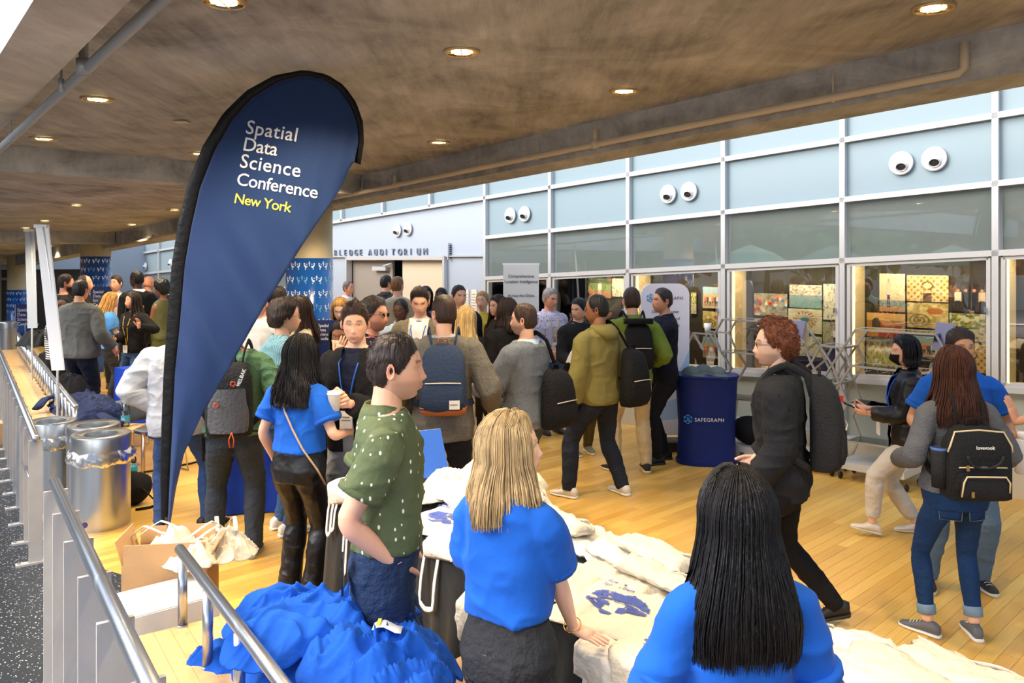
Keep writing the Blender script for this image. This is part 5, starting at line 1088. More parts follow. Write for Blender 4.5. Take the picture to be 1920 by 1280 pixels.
for sd in (-1, 1):
    q = MB(); q.tube([L((sd*.12, yb-.06, .95)), L((sd*.2, yb+.02, .93)), L((sd*.22, .0, .86)), L((sd*.21, .02, .70 if sd < 0 else .8))], .015, 6, flat=.4); mk('hip_strap', q, trailb, o, True)
bb_m = J('black_ripstop', (34, 35, 38), bs=70); CREAMZ = mat('cream_zip', (222, 202, 160), .5)
o, L, yb = backpack(jeansw, 'square black diaper backpack with cream zippers worn by the woman with auburn hair', bb_m, .36, .42, .16, .93, strapm=CREAMZ)
q = MB(); q.rings([[L(v) for v in se(0, yb-.09, .93+.40*t, .37*kw, .17*kd, 28, .4)] for t, kw, kd in ((0, .9, .8), (.03, 1, 1), (.5, 1.0, 1.0), (.8, .97, .9), (.97, .82, .55), (1.0, .78, .4))]); mk('bag_shell', q, bb_m, o, True)
q = MB(); q.tube([L(v) for v in ((-.185, yb-.14, 1.21), (-.175, yb-.15, 1.25), (-.14, yb-.13, 1.325), (0, yb-.125, 1.335), (.14, yb-.13, 1.325), (.175, yb-.15, 1.25), (.185, yb-.14, 1.21))], .005, 6); mk('cream_zipper', q, CREAMZ, o, True)
q = MB(); q.rings([[L(v) for v in se(0, yb-.185, .95+.13*t, .27*kw, .06*kd, 24, .5)] for t, kw, kd in ((0, .95, .6), (.2, 1, 1), (.8, .96, 1), (1, .85, .5))]); mk('lower_pocket', q, bb_m, o, True)
q = MB(); q.tube([L(v) for v in ((-.135, yb-.20, .965), (-.13, yb-.215, 1.05), (-.11, yb-.21, 1.083), (0, yb-.215, 1.085), (.11, yb-.21, 1.083), (.13, yb-.215, 1.05), (.135, yb-.20, .99))], .0045, 6); mk('pocket_zipper', q, CREAMZ, o, True)
q = MB(); q.tube([L((.1*cos(a), yb-.20-.012*sin(a)*-1, 1.20-.075*sin(a))) for a in np.linspace(0, pi, 14)], .008, 6); mk('carry_handle', q, mat('webbing', (24, 24, 26), .7), o, True)
q = MB(); q.box(L((-.10, yb-.2, 1.13)), (.014, .006, .03)); q.box(L((-.085, yb-.225, .985)), (.014, .006, .03)); mk('zip_pull', q, mat('brass', (200, 170, 110), .3, .8), o)
text_obj('bag_lettering', 'lovevook', .026, M_WHITE, o, frame4(L((-.045, yb-.183, 1.235)), (1, 0, 0), (0, 0, 1)), .001, bold=.0005)
q = MB(); q.rings([[L(v) for v in se(-.205, yb-.08, z, .085, .085, 16, 1.)] for z in (.99, 1.14)]); mk('side_pocket', q, bb_m, o, True)
sb, T = held('travel_cup', 'grey and blue banded travel cup in the side pocket of the square backpack', 'cup', jeansw, np.array([-.205, yb-.08, 1.08])*jeansw['s'])
q = MB(); q.lathe((0, 0, 0), [(.03, 0), (.036, .02), (.038, .09), (.041, .10), (.041, .125), (.032, .128)], 20); mk('cup_body', q, CHAR, sb, True); q = MB(); q.lathe((0, 0, .118), [(.042, 0), (.044, .004), (.044, .012), (.042, .014)], 20, cap=False); mk('blue_band', q, mat('band_blue', (74, 110, 190), .5), sb, True)
dk = J('dark_cordura', (42, 43, 46), bs=70)
o, L, yb = backpack(ginger, 'charcoal backpack with a red tab on the quilted black jacket', dk, .34, .52, .18, .93)
q = MB(); q.box(L((-.05, yb-.17, 1.33)), (.012, .02, .035)); mk('red_tab', q, mat('red_tab', (200, 30, 34), .5), o)
o, L, yb = backpack(green2, 'black roll-top backpack on the bright olive jacket', BLACK, .28, .44, .15, 1.02)
q = MB(); q.box(L((0, yb-.08, 1.475)), (.27, .10, .05)); mk('rolled_top', q, BLACK, o, True)
o, L, yb = backpack(olive, 'black backpack hanging from one shoulder of the olive hooded jacket', J('sagging_black', (24, 24, 26), bs=50), .27, .50, .17, .80, x0=.20, one=1)
o, L, yb = backpack(elbow, 'black shoulder bag behind the blue grey tweed blazer', J('shoulder_black', (26, 26, 28), bs=50), .32, .46, .16, .82, x0=.12, one=1)
# hood on the olive jacket
q = MB(); I = olive; R = []
for r, z, y in ((.075, 1.50, -.02), (.105, 1.515, -.03), (.125, 1.49, -.06), (.12, 1.45, -.10), (.075, 1.40, -.135)):
    R.append([np.array([r*1.05*cos(a), y+r*.75*sin(a), z-.05*max(0, sin(a))])*I['s'] for a in [2*pi*k/24 for k in range(24)]])
q.rings(R); mk('hood', q, MC['cloth_olive_parka'], I['root'], True)
# scarf for the masked woman in orange, blazer elbow patch, collars etc.
q = MB(); I = scarf; q.tube([np.array([.075*cos(a), .02+.07*sin(a), 1.50-.02*sin(a)])*I['s'] for a in np.linspace(0, 2*pi, 17)], .035, 8, cap=False); mk('scarf', q, SCARF, I['root'], True)
I = elbow; e = I['EL'][-1]; q = MB(); u = nrm(e-I['SH'][-1]+e-I['WR'][-1]); q.ellipsoid(e+u*.052, (.045, .075, .012), 14, 8, (nrm(np.cross(u, (0, 0, 1))), nrm(np.cross(u, np.cross(u, (0, 0, 1)))), u)); mk('elbow_patch', q, tanm, I['root'], True)
# trouser back pockets and belts of the two nearest figures
def pocket(I, x, z, w, h, m, mt, y=None):
    s = I['s']; q = MB(); G = []
    for v in np.linspace(0, 1, 5):
        row = []
        for u in np.linspace(-.5, .5, 6):
            xx = x+u*w*(1-.15*(1-v)); zz = z-h*(1-v); rx = .178; ry = .118
            row.append(np.array([xx, -ry*math.sqrt(max(.05, 1-(xx/rx)**2))-.012, zz])*s+I['dz'])
        G.append(row)
    q.slab(G, .006, (0, 1, 0)); mk('back_pocket', q, mt, I['root'], True)
    q = MB(); q.tube([g-np.array([0, .002, 0]) for g in (G[4][0], G[0][0], G[0][3], G[0][5], G[4][5])], .0014, 4); q.tube([g-np.array([0, .002, .012]) for g in G[4]], .0014, 4); mk('pocket_stitching', q, m, I['root'])
STIT = mat('denim_stitch', (120, 128, 146), .7); STK = mat('dark_stitch', (84, 88, 92), .7)
pocket(green, .085, .94, .14, .15, STIT, DENIM); pocket(blonde, .08, .95, .13, .14, STK, JBLACK); pocket(blonde, -.08, .95, .13, .14, STK, JBLACK); pocket(jeansw, .08, .90, .13, .14, STIT, MC['cloth_skinny_denim']); pocket(jeansw, -.08, .90, .13, .14, STIT, MC['cloth_skinny_denim'])
ph, T = held('phone', 'phone poking out of the back pocket of the dark jeans', 'phone', green, np.array([.10, -.155, .87])*green['s']); q = MB(); q.box((0, 0, .055), (.07, .009, .14)); mk('phone_body', q, mat('phone_dark', (30, 34, 40), .2), ph)
# bracelet
q = MB(); w_ = blonde['WR'][1]; v_ = nrm(w_-blonde['EL'][1]); a_ = nrm(np.cross(v_, (0, 0, 1))); b_ = np.cross(v_, a_); br, T = held('bracelet', 'thin gold bracelet on the wrist of the blonde woman in blue', 'bracelet', blonde, w_)
q.tube([v_*-.01+(a_*cos(t)+b_*sin(t))*.031 for t in np.linspace(0, 2*pi, 20)], .0022, 5, cap=False); mk('band', q, mat('gold', (226, 180, 90), .25, .9), br, True)
# cups, phones, papers
def cup(I, c, label, r=.04, h=.10, col=(222, 214, 200), lid=True):
    o, T = held('paper_cup', label, 'cup', I, np.array(c))
    q = MB(); q.lathe((0, 0, 0), [(r*.72, 0), (r, h), (r*1.05, h+.004), (r*.9, h-.002 if not lid else h)], 22, cap=True); mk('cup', q, mat('cup_%d' % col[0], col, .6), o, True)
    if lid: q = MB(); q.lathe((0, 0, h), [(r*1.08, 0), (r*1.1, .006), (r*.98, .012), (r*.95, .018), (r*.7, .018), (r*.68, .012)], 22); mk('lid', q, M_WHITE, o, True)
    return o
def mid(I): return (I['WR'][1]+I['WR'][-1])/2
cup(bomber, mid(bomber)+np.array([0, .075, -.03]), 'white lidded paper cup held in both hands by the man in the bomber jacket', .042, .10)
cup(elbow, elbow['WR'][-1]+np.array([.06, .10, -.02]), 'tall cream paper cup held by the man with the tan elbow patch', .04, .13, lid=False)
cup(polo, mid(polo)+np.array([0, .08, -.02]), 'small kraft paper cup held by the man in the navy polo', .038, .09, (196, 178, 148), False)
o, T = held('smartphone', 'dark phone held flat by the woman in the leather jacket', 'phone', masked, mid(masked)+np.array([0, .10, .02])); q = MB(); q.box((0, 0, 0), (.10, .20, .010), (nrm((1, 0, .0)), nrm((0, 1, .45)), nrm((0, -.45, 1)))); mk('phone_body', q, mat('phone_dark', (30, 34, 40), .2), o)
o, T = held('name_card', 'white name card hanging at the hip of the woman in the leather jacket', 'card', masked, (.02, .20, .84)); q = MB(); q.box((0, 0, 0), (.10, .006, .15)); mk('card', q, mat('badge_card', (236, 230, 222), .4), o); q = MB(); 
o, T = held('paper_sheet', 'white sheet of paper held by the woman in the sky blue T-shirt', 'paper', tabl, mid(tabl)+np.array([-.04, .06, .06])); q = MB(); q.box((0, 0, 0), (.02, .20, .26), (nrm((1, .3, 0)), nrm((-.3, 1, -.2)), nrm((0, .2, 1)))); q.v[0] = q.v[0]*np.array([1, 1, 1]); mk('sheet', q, mat('paper_white', (232, 230, 224), .7), o)
o, T = held('smartphone', 'white phone tapped by the woman in the sky blue T-shirt', 'phone', tabl, mid(tabl)+np.array([.06, .14, .05])); q = MB(); q.box((0, 0, 0), (.075, .15, .009), (nrm((1, 0, 0)), nrm((0, 1, .4)), nrm((0, -.4, 1)))); mk('phone_body', q, M_WHITE, o)
o, T = held('water_bottle', 'white metal bottle held at the right edge of the picture', 'bottle', edge, edge['WR'][1]+np.array([-.03, .07, -.12])); q = MB(); q.lathe((0, 0, 0), [(.030, 0), (.036, .006), (.037, .16), (.030, .19), (.022, .20)], 24); mk('bottle_body', q, mat('bottle_white', (206, 206, 214), .4), o, True); q = MB(); q.lathe((0, 0, .2), [(.024, 0), (.025, .035), (.02, .038)], 20); mk('cap', q, M_WHITE, o, True)
q = MB(); I = wavy; s_ = I['s']; q.tube([np.array(v)*s_ for v in ((-.09, .03, 1.50), (-.085, -.04, 1.53), (-.06, -.125, 1.42), (-.01, -.145, 1.30), (.05, -.14, 1.18), (.12, -.13, 1.06), (.19, -.07, .92), (.21, .0, .80))], .006, 6); sb_, T = held('crossbody_strap', 'thin beige crossbody bag strap over the blue T-shirt with wavy hair above', 'strap', wavy, (0, 0, 0)); mk('strap', q, mat('beige_strap', (190, 160, 130), .6), sb_, True)
def tote(loc, label, rz=0., w=.36, h=.38, I=None, strap=.28, lean=0.):
    o = thing('tote_bag', label, 'tote bag', loc, rz)
    q = MB(); R = []
    for t, d in ((0, .03), (.04, .07), (.4, .09), (.8, .05), (1., .035)): R.append(se(0, 0, h*t, w*(1-.04*t), d, 28, .6))
    q.rings(R); V = q.V(); V = V+ridged(V*9, 3, 2)[:, None]*.008*np.array([.3, 1, .2]); q.v = [V]; mk('bag', q, M_CANVAS, o, True)
    for y in (-.02, .02): q = MB(); q.tube([(-.08, y, h-.05), (-.075, y, h+strap*.6), (-.02, y, h+strap), (.02, y, h+strap), (.075, y, h+strap*.6), (.08, y, h-.05)], .011, 6, flat=.3); mk('strap', q, M_CANVAS, o, True)
    return o
M_CANVAS = cloth('natural_canvas', (214, 206, 188), bs=26, bump=.4, var=.05)
a = elbow['root'].matrix_basis; r_ = elbow['root'].rotation_euler[2]; w_ = elbow['WR'][-1]
wx = np.array([w_[0]*cos(r_)-w_[1]*sin(r_), w_[0]*sin(r_)+w_[1]*cos(r_), w_[2]])+np.array(elbow['root'].location)
tote((wx[0]-.06, wx[1]-.02, wx[2]-.62), 'cream tote bag hanging from the hand of the man with the elbow patch', r_+.3, .30, .36, strap=.25)
# ================================================================ feather flag
FD = 4.5
def fp(px, py, D=FD): return P(px, py, D)
flag = thing('feather_flag', 'tall navy blue feather flag with a black sleeve reading Spatial Data Science Conference New York', 'flag', (fp(312, 1000)[0], FD, 0))
outer = [(303, 990), (301, 900), (303, 800), (307, 700), (313, 610), (322, 500), (334, 420), (352, 345), (380, 275), (418, 213), (462, 170), (515, 141), (570, 131), (612, 139), (645, 160), (668, 192), (681, 230), (682, 268), (676, 309)]
inner = [(314, 990), (318, 900), (323, 800), (328, 700), (337, 610), (346, 500), (358, 428), (375, 352), (402, 283), (436, 224), (474, 183), (522, 153), (570, 142), (607, 150), (636, 169), (657, 199), (670, 234), (672, 268), (664, 304)]
rightb = [(318, 990), (330, 915), (345, 850), (380, 775), (430, 690), (468, 622), (493, 579), (525, 528), (560, 470), (590, 425), (617, 386), (634, 361), (646, 340), (652, 326), (656, 316), (660, 309), (664, 304)]
def bil(a, n):
    a = np.array(a, float); t = np.concatenate([[0], np.cumsum(np.hypot(*np.diff(a, axis=0).T))]); u = np.linspace(0, t[-1], n); return np.stack([np.interp(u, t, a[:, 0]), np.interp(u, t, a[:, 1])], 1)
NF = 90
I_ = bil(inner, NF); R_ = bil(rightb, NF)
G = []
for k in range(NF):
    row = []
    for j in range(36):
        u = j/35; x, y = I_[k]*(1-u)+R_[k]*u; t = k/NF
        fold = sin((x*.9-y*.38)*.075+2*sin(y*.008))*.010*(smooth(np.array([y]), 280, 650)[0])*min(1, 4*u*(1-u)+.15)+sin((x-y*.55)*.11+1)*.005*smooth(np.array([y]), 330, 600)[0]+sin((x+y*.2)*.16)*.0035*(x > 560)
        row.append(fp(x, y, FD-.02+fold-.03*sin(pi*u)))
    G.append(row)
q = MB(); q.slab(local(flag, np.array(G).reshape(-1, 3)).reshape(NF, 36, 3), .002, (0, 1, 0)); 
M_FLAG = cloth('flag_polyester', (26, 50, 94), rough=.65, bump=.05, bs=60, sheen=.1, var=.03)
mk('flag_cloth', q, M_FLAG, flag, True)
q = MB(); O_ = bil(outer, NF); Q = []
for k in range(NF):
    a = fp(*O_[k], FD); b = fp(*I_[k], FD); c = (a+b)/2; h = (b-a)/2; d = np.array([0, .014, 0]); Q.append([c+h*cos(t)*1.05+d*sin(t) for t in [2*pi*i/10 for i in range(10)]])
q.rings([local(flag, r) for r in Q]); mk('pole_sleeve', q, cloth('black_sleeve', (16, 16, 18), rough=.5, bump=.2, bs=25), flag, True)
q = MB(); q.tube(local(flag, [fp(313, 1000), fp(311, 960), fp(308, 800)]), .010, 8); q.tube([(0, 0, .03), (0, 0, .68)], .013, 8); mk('pole', q, M_BLACK, flag, True)
for a in (0, pi/2): q = MB(); q.box((0, 0, .015), (.7, .045, .03), ((cos(a+.4), sin(a+.4), 0), (-sin(a+.4), cos(a+.4), 0), (0, 0, 1))); mk('base_arm', q, M_BLACK, flag)
# lettering printed on the cloth: follows the cloth surface
M_LW = mat('print_white', (214, 216, 224), .6); M_LY = mat('print_yellow', (208, 206, 70), .6)
ang = radians(9.6); ux = np.array([cos(ang), 0, -sin(ang)]); uy = np.array([sin(ang), 0, cos(ang)])
for txt, (x, y), sz, mt in (('Spatial', (458, 249), .125, M_LW), ('Data', (453, 281), .125, M_LW), ('Science', (448, 313), .125, M_LW), ('Conference', (442, 346), .125, M_LW), ('New York', (438, 380), .100, M_LY)):
    o = fp(x, y, FD-.045)-np.array(flag.location); t_ = text_obj('flag_lettering', txt, sz*{'Conference': .80, 'New York': .80, 'Data': .86}.get(txt, .88), mt, flag, frame4(o, ux, uy), .0008, {'Conference': .96, 'New York': .92, 'Data': .96}.get(txt, 1.05), 'LEFT', .0006)
    Vt = np.zeros(len(t_.data.vertices)*3, np.float32); t_.data.vertices.foreach_get('co', Vt); Vt = Vt.reshape(-1, 3).astype(float); GL = local(flag, np.array(G).reshape(-1, 3)); iy = Vt[:, 1]-Vt[:, 1].min()
    dd_ = (Vt[:, None, 0]-GL[None, :, 0])**2+(Vt[:, None, 2]-GL[None, :, 2])**2; ix = np.argsort(dd_, 1)[:, :4]; ww_ = 1/(np.take_along_axis(dd_, ix, 1)+1e-5); yy_ = (GL[ix, 1]*ww_).sum(1)/ww_.sum(1); Vt[:, 1] = yy_-.0035+np.clip(iy, 0, .001); t_.data.vertices.foreach_set('co', Vt.astype(np.float32).ravel()); t_.data.update()
# ================================================================ guard rail, bench with backrest rail
def rail_seg(name, label, p0, p1, r, posts, mt_post, post_w, z_off=0., brace=True, group=None, shelf=None, rod=True):
    p0 = np.array(p0, float); p1 = np.array(p1, float); o = thing(name, label, 'railing', (p0[0], p0[1], 0), 0, group); d = nrm(p1-p0); dh = nrm(np.array([d[0], d[1], 0])); n = np.array([-dh[1], dh[0], 0])
    q = MB(); q.tube(local(o, [p0-d*.008, p0-d*.004, p0, p1, p1+d*.004, p1+d*.008]), [r*.5, r*.9, r, r, r*.9, r*.5], 20); mk('handrail', q, M_STEEL, o, True)
    for t, foot in posts:
        c = p0+(p1-p0)*t; top = c[2]-r*.8; q = MB()
        if post_w[0] == 'flat':
            cc = np.array([c[0], c[1], 0]); q2 = MB(); q2.box(local(o, [cc+np.array([0, 0, (foot+top)/2])])[0], (.018, post_w[1], top-foot), (dh, n, (0, 0, 1))); mk('post', q2, M_PAINT, o)
            q.box(local(o, [np.array([c[0], c[1], foot+.009])])[0], (.06, .24, .018), (dh, n, (0, 0, 1))); mk('foot_plate', q, M_PAINT, o)
            for sx in (0,):
                for sy in (-.1, .1): b = MB(); b.lathe(local(o, [np.array([c[0], c[1], foot+.018])+dh*sx+n*sy])[0], [(.010, 0), (.010, .009), (.005, .009), (.005, .018)], 8); mk('bolt', b, M_STEEL, o)
        else:
            q.tube(local(o, [np.array([c[0], c[1], foot]), np.array([c[0], c[1], top])]), post_w[1], 14); q.tube(local(o, [np.array([c[0], c[1], foot]), np.array([c[0], c[1], foot+.006])]), post_w[1]*1.15, 14); mk('post', q, M_STEEL, o, True)
    return o
# near guard segment and far guard segment (posts are pairs of flat bars)
g0 = P(101, 903, 4.02); g1 = np.array([guard_x(1.35)+.02, 1.35, 1.07])
ga = rail_seg('guard_rail', 'near steel guard railing with flat grey posts in the lower left corner', g0, g1, .026, [(.03+.14*k, .0) for k in range(7)], M_PAINT, ('flat', .105))
gb0 = P(68, 822, 5.55); gb1 = P(68, 822, 5.55)+(np.array([-.69, 1, 0])*14); gb1[2] = .96
gb = rail_seg('guard_rail', 'long far guard railing of grey flat posts running away at the left edge', gb0, gb1, .026, [(.003+.030*k, .0) for k in range(24)], M_PAINT, ('flat', .085))
for o, segs in ((ga, ((P(120, 1075, 3.72), P(200, 1290, 2.9)), (P(162, 1178, 3.2), P(215, 1330, 2.65)))), (gb, ((P(42, 865, 6.1), P(62, 910, 5.6)),))):
    for a, b in segs: q = MB(); q.tube(local(o, [a, b]), .008, 8); mk('tie_rod', q, M_STEEL, o, True)
M_BENCH = mat('maple_benchtop', (222, 182, 126), .35, bump=.04, bscale=20, var=.16, vscale=3, stretch=(6, 6, 20))
def bench(label, A0, L, w, z, th=.045):
    A0 = np.array([A0[0], A0[1], 0.]); bd = nrm(np.array([-.69, 1, 0])); bn = np.array([bd[1], -bd[0], 0])     # bd away from camera, bn to the right
    o = thing('bench', label, 'bench', A0)
    nst = 9; ws = w/nst
    for k in range(nst):
        off = -w*.42+ws*(k+.5); q = MB(); q.box(bd*L/2+bn*off+np.array([0, 0, z-th/2]), (L, ws-.0016, th), (bd, bn, (0, 0, 1))); mk('bench_board', q, M_BENCH, o)
    for t in np.arange(.3, L, 1.5): q = MB(); q.box(bd*t+bn*(.08*w)+np.array([0, 0, (z-th)/2]), (.05, w*.8, z-th), (bd, bn, (0, 0, 1))); mk('bench_leg', q, M_PAINT, o)
    q = MB(); q.box(bd*L/2+np.array([0, 0, z-th-.045])+bn*(w*.08), (L, w*.7, .09), (bd, bn, (0, 0, 1))); mk('under_frame', q, M_PAINT, o)
    return o, bd, bn
Bn = np.array([bench_x(3.62), 3.62]); bd_ = nrm(np.array([-.69, 1, 0]))
bo, bd, bn = bench('near maple bench with the heap of royal blue T-shirts on it', Bn-bd[:2]*2.4 if False else (Bn-bd_[:2]*2.4), 2.4, .62, .47)
r0 = P(337, 1030, 3.66); r0[2] = .80; r1 = r0-bd*1.9
rail_seg('bench_rail', 'near steel backrest rail on short posts above the bench with blue T-shirts', r0, r1, .023, [(.03+.235*k, .47) for k in range(5)], M_STEEL, ('round', .021))
b2, _, _ = bench('long far maple bench with the navy T-shirt heap beside the metal bins', (bench_x(7.25), 7.25), 9.2, .62, .47)
r2 = np.array([bench_x(7.12)-.03, 7.12+.1, .80]); 
rail_seg('bench_rail', 'long far backrest rail on many short posts behind the metal bins', r2, r2+bd*8.8, .023, [(.008+.0386*k, .47) for k in range(26)], M_STEEL, ('round', .020))
# ================================================================ metal bins
def bin_(label, px, py, r, h, zt, hole=.6, bag=True, dark=False):
    c = PZ(px, py, zt); o = thing('metal_bin', label, 'bin', (c[0], c[1], 0))
    a = MB(); a.lathe((0, 0, 0), [(r, 0), (r, zt-.10), (r*.995, zt-.10)], 56, cap=True); mk('bin_body', a, M_STEEL, o, True, sharp=40)
    a = MB(); a.lathe((0, 0, 0), [(r+.002, zt-.13), (r+.008, zt-.128), (r+.008, zt-.012), (r+.004, zt), (r*.9, zt+.008), (r*hole, zt-.004), (r*hole-.004, zt-.05)], 56, cap=False); mk('rim', a, M_STEEL, o, True, sharp=40)
    a = MB(); a.lathe((0, 0, 0), [(r*hole, zt-.052), (.01, zt-.054)], 40); mk('opening', a, mat('bin_dark' if dark else 'bin_grey_bag', (16, 16, 18) if dark else (122, 126, 128), .6), o, True)
    if bag:
        a = MB(); R = []; n = 72
        for k, (dz, dr) in enumerate(((0, .006), (-.02, .016), (-.05, .028), (-.08, .026), (-.10, .012), (-.11, .004))):
            R.append([((r+.004+dr*(1+.5*sin(i*2.3+k)+.4*sin(i*5.1+k*2)))*cos(2*pi*i/n), (r+.004+dr*(1+.5*sin(i*2.3+k)+.4*sin(i*5.1+k*2)))*sin(2*pi*i/n), zt-.115+dz+.008*sin(i*.7)) for i in range(n)])
        a.rings(R, cap=False); mk('plastic_liner', a, glass('clear_liner', (236, 238, 240), .14, .25), o, True)
    return o
bn1 = bin_('front silver metal bin with a clear plastic liner hanging out', 190, 812, .215, .74, .73, .58)
q = MB(); a0 = math.atan2(-1, .35); r_ = .218
q.lathe((r_*cos(-1.75)*0-.02, -r_+.0, .06), [(.022, 0), (.022, .003)], 16, axis=(0, -1, 0)); mk('round_sticker', q, mat('sticker_purple', (70, 50, 110), .4), bn1)
bin_('metal bin with a black round opening, behind the front bin', 175, 795, .20, .74, .74, .62, False, True)
bin_('left metal bin with the liner bag, next to the guard railing', 97, 788, .185, .74, .74, .62)
bin_('small distant metal bin at the far left edge', 14, 603, .16, .8, .9, .6, False)
# ================================================================ heaps of T-shirts
def crumple_sheet(w, d, h, seed, n=44, amp=.05, freq=7., base=None):
    """crumpled cloth dome as a thick sheet around the origin"""
    U, V = np.meshgrid(np.linspace(-1, 1, n), np.linspace(-1, 1, n), indexing='ij'); r = np.sqrt(U**2+V**2)+1e-6; sq = np.maximum(np.abs(U), np.abs(V)); k = sq/r; X = U*k*w/2; Y = V*k*d/2; rr = sq
    edge = vnoise(np.stack([U.ravel()*2/r.ravel(), V.ravel()*2/r.ravel(), np.full(U.size, seed*1.7)], 1), seed).reshape(U.shape); X = X*(1+.22*edge*rr); Y = Y*(1+.22*edge*rr)
    p3 = np.stack([X.ravel()*freq, Y.ravel()*freq, np.full(X.size, seed*3.1)], 1); warp = np.stack([vnoise(p3*.6, seed+1), vnoise(p3*.6+5, seed+2), np.zeros(X.size)], 1)*1.2
    rg = creases(p3*.6+warp, seed+3, 1).reshape(X.shape)*1.2-.35; fb = vnoise(p3*.4, seed+5).reshape(X.shape)
    Z = h*(1-rr**2.4)*(1+.25*fb)+amp*rg*(.25+.75*(1-rr**6))*.6
    th = seed*1.9; A1 = np.cos(th)*X+np.sin(th)*Y; B1 = -np.sin(th)*X+np.cos(th)*Y; wv_ = vnoise(p3*.35+7, seed+4).reshape(X.shape); th2 = th+1.1; A2 = np.cos(th2)*X+np.sin(th2)*Y; B2 = -np.sin(th2)*X+np.cos(th2)*Y
    f1 = 1-np.abs(vnoise(np.stack([(A1*3.2+wv_*.9).ravel(), (B1*15+wv_*2.6).ravel(), np.full(X.size, seed*.77)], 1), seed+6)).reshape(X.shape); f2 = 1-np.abs(vnoise(np.stack([(A2*4+wv_).ravel(), (B2*22+wv_*3).ravel(), np.full(X.size, seed*.37)], 1), seed+8)).reshape(X.shape)
    Z = Z+amp*(.75*f1**4*(wv_ > -2)+.35*f2**4-.4)*(.35+.65*(1-rr**4)); X = X+amp*.35*f1**3*np.sin(th); Y = Y-amp*.35*f1**3*np.cos(th)
    return np.stack([X, Y, Z], -1)
def heap(name, label, cat, c, w, d, h, rz, m, items, group, seed=1, under=.0, ilabel=None):
    t = tag(None, None, None) if False else None
    base = thing(name+'_heap', label, cat, c, rz); a = MB(); G = crumple_sheet(w, d, h, seed, 70, .05, 9.); G[..., 2] = np.maximum(G[..., 2], 0); a.grid(G); e = np.array([G[i][j] for i, j in [(0, j) for j in range(0, 70)]+[(i, 69) for i in range(70)]+[(69, j) for j in range(69, -1, -1)]+[(i, 0) for i in range(69, -1, -1)]]); lo = e.copy(); lo[:, 2] = under; a.grid([e, lo])
    o = mk('crumpled_pile', a, m, base, True); o['kind'] = 'stuff'; base['kind'] = 'stuff'
    for k, (x, y, z, ww, dd, hh, r_, sd) in enumerate(items):
        o = thing(name, '', cat, (0, 0, 0), 0); cr, sr = cos(rz), sin(rz); o.location = (c[0]+x*cr-y*sr, c[1]+x*sr+y*cr, c[2]+z); o.rotation_euler = (0, 0, rz+r_)
        a = MB(); G = crumple_sheet(ww, dd, hh*.6, sd, 72, .075, 6.); G[..., 2] -= (np.abs(G[..., 0])/ww)**2*.10+(np.abs(G[..., 1])/dd)**2*.10; a.slab(G, .004); mk('cloth', a, m, o, True)
        a = MB(); th = sd*1.3; pts = [np.array([cos(th)*ww*.30, sin(th)*dd*.38, hh*.55]), np.array([cos(th)*ww*.55, sin(th)*dd*.55, hh*.35]), np.array([cos(th+.3)*ww*.7, sin(th+.3)*dd*.7, -.02])]
        q2, rr = interp(pts, [.05, .06, .065], 4); a.tube(q2, rr, 14, flat=.35); V = a.V(); V = V+ridged(V*22, sd, 2)[:, None]*.006; a.v = [V]; mk('sleeve', a, m, o, True)
        o['label'] = ilabel[k]; o['group'] = group
    return base
M_TEE = cloth('heap_royal_blue', (18, 80, 180), bump=.35, bs=9, var=.06, vs=8); M_TEEN = cloth('heap_navy', (40, 52, 88), bump=.5, bs=16, var=.12, vs=8)
hc_ = np.array([bench_x(2.95)+.37, 2.98, .47])
brz = math.atan2(bd[1], bd[0])
heap('tshirt', 'crumpled base of the royal blue T-shirt heap on the near bench', 'T-shirts', hc_, 1.34, .66, .31, brz, M_TEE,
 [(.42, .02, .19, .55, .46, .13, .4, 2), (.05, .08, .27, .60, .50, .12, 1.2, 3), (-.25, -.05, .25, .60, .52, .13, .2, 4), (.15, -.20, .13, .52, .40, .12, 2.1, 5), (-.48, .05, .17, .5, .5, .13, 1.7, 6), (.55, .22, -.02, .36, .3, .10, .9, 7), (-.1, .28, .02, .5, .34, .12, .1, 8), (-.55, -.22, .03, .44, .4, .12, 2.6, 9), (.28, -.33, -.10, .42, .26, .12, .3, 10)],
 'loose royal blue T-shirts heaped on the near bench', 1, -.05,
 ['royal blue T-shirt at the far end of the near heap, by the tote box', 'royal blue T-shirt crumpled on the crest of the near heap', 'royal blue T-shirt with the printed label lying atop the near heap', 'royal blue T-shirt on the table side of the near heap, middle', 'royal blue T-shirt at the camera end of the near heap', 'royal blue T-shirt squeezed between the first two short posts', 'royal blue T-shirt bunched against the near backrest rail', 'royal blue T-shirt at the lower right end of the near heap', 'royal blue T-shirt sliding off the bench toward the green shirted man'])
lp = hc_+bd*-.28+bn*.02+np.array([0, 0, .375]); o = thing('care_label', 'white and yellow printed label on the royal blue T-shirt heap', 'label', lp); q = MB(); G = [[np.array([.10*u, .055*v, .012*sin(u*5)]) for v in (0, .5, 1)] for u in np.linspace(0, 1, 6)]; q.slab(G, .002); mk('label_cloth', q, M_WHITE, o, True); q = MB(); q.box((.02, .03, .014), (.012, .05, .003)); mk('yellow_print', q, M_LY, o)
nc = np.array([bench_x(8.6)+.36, 8.6, .47])
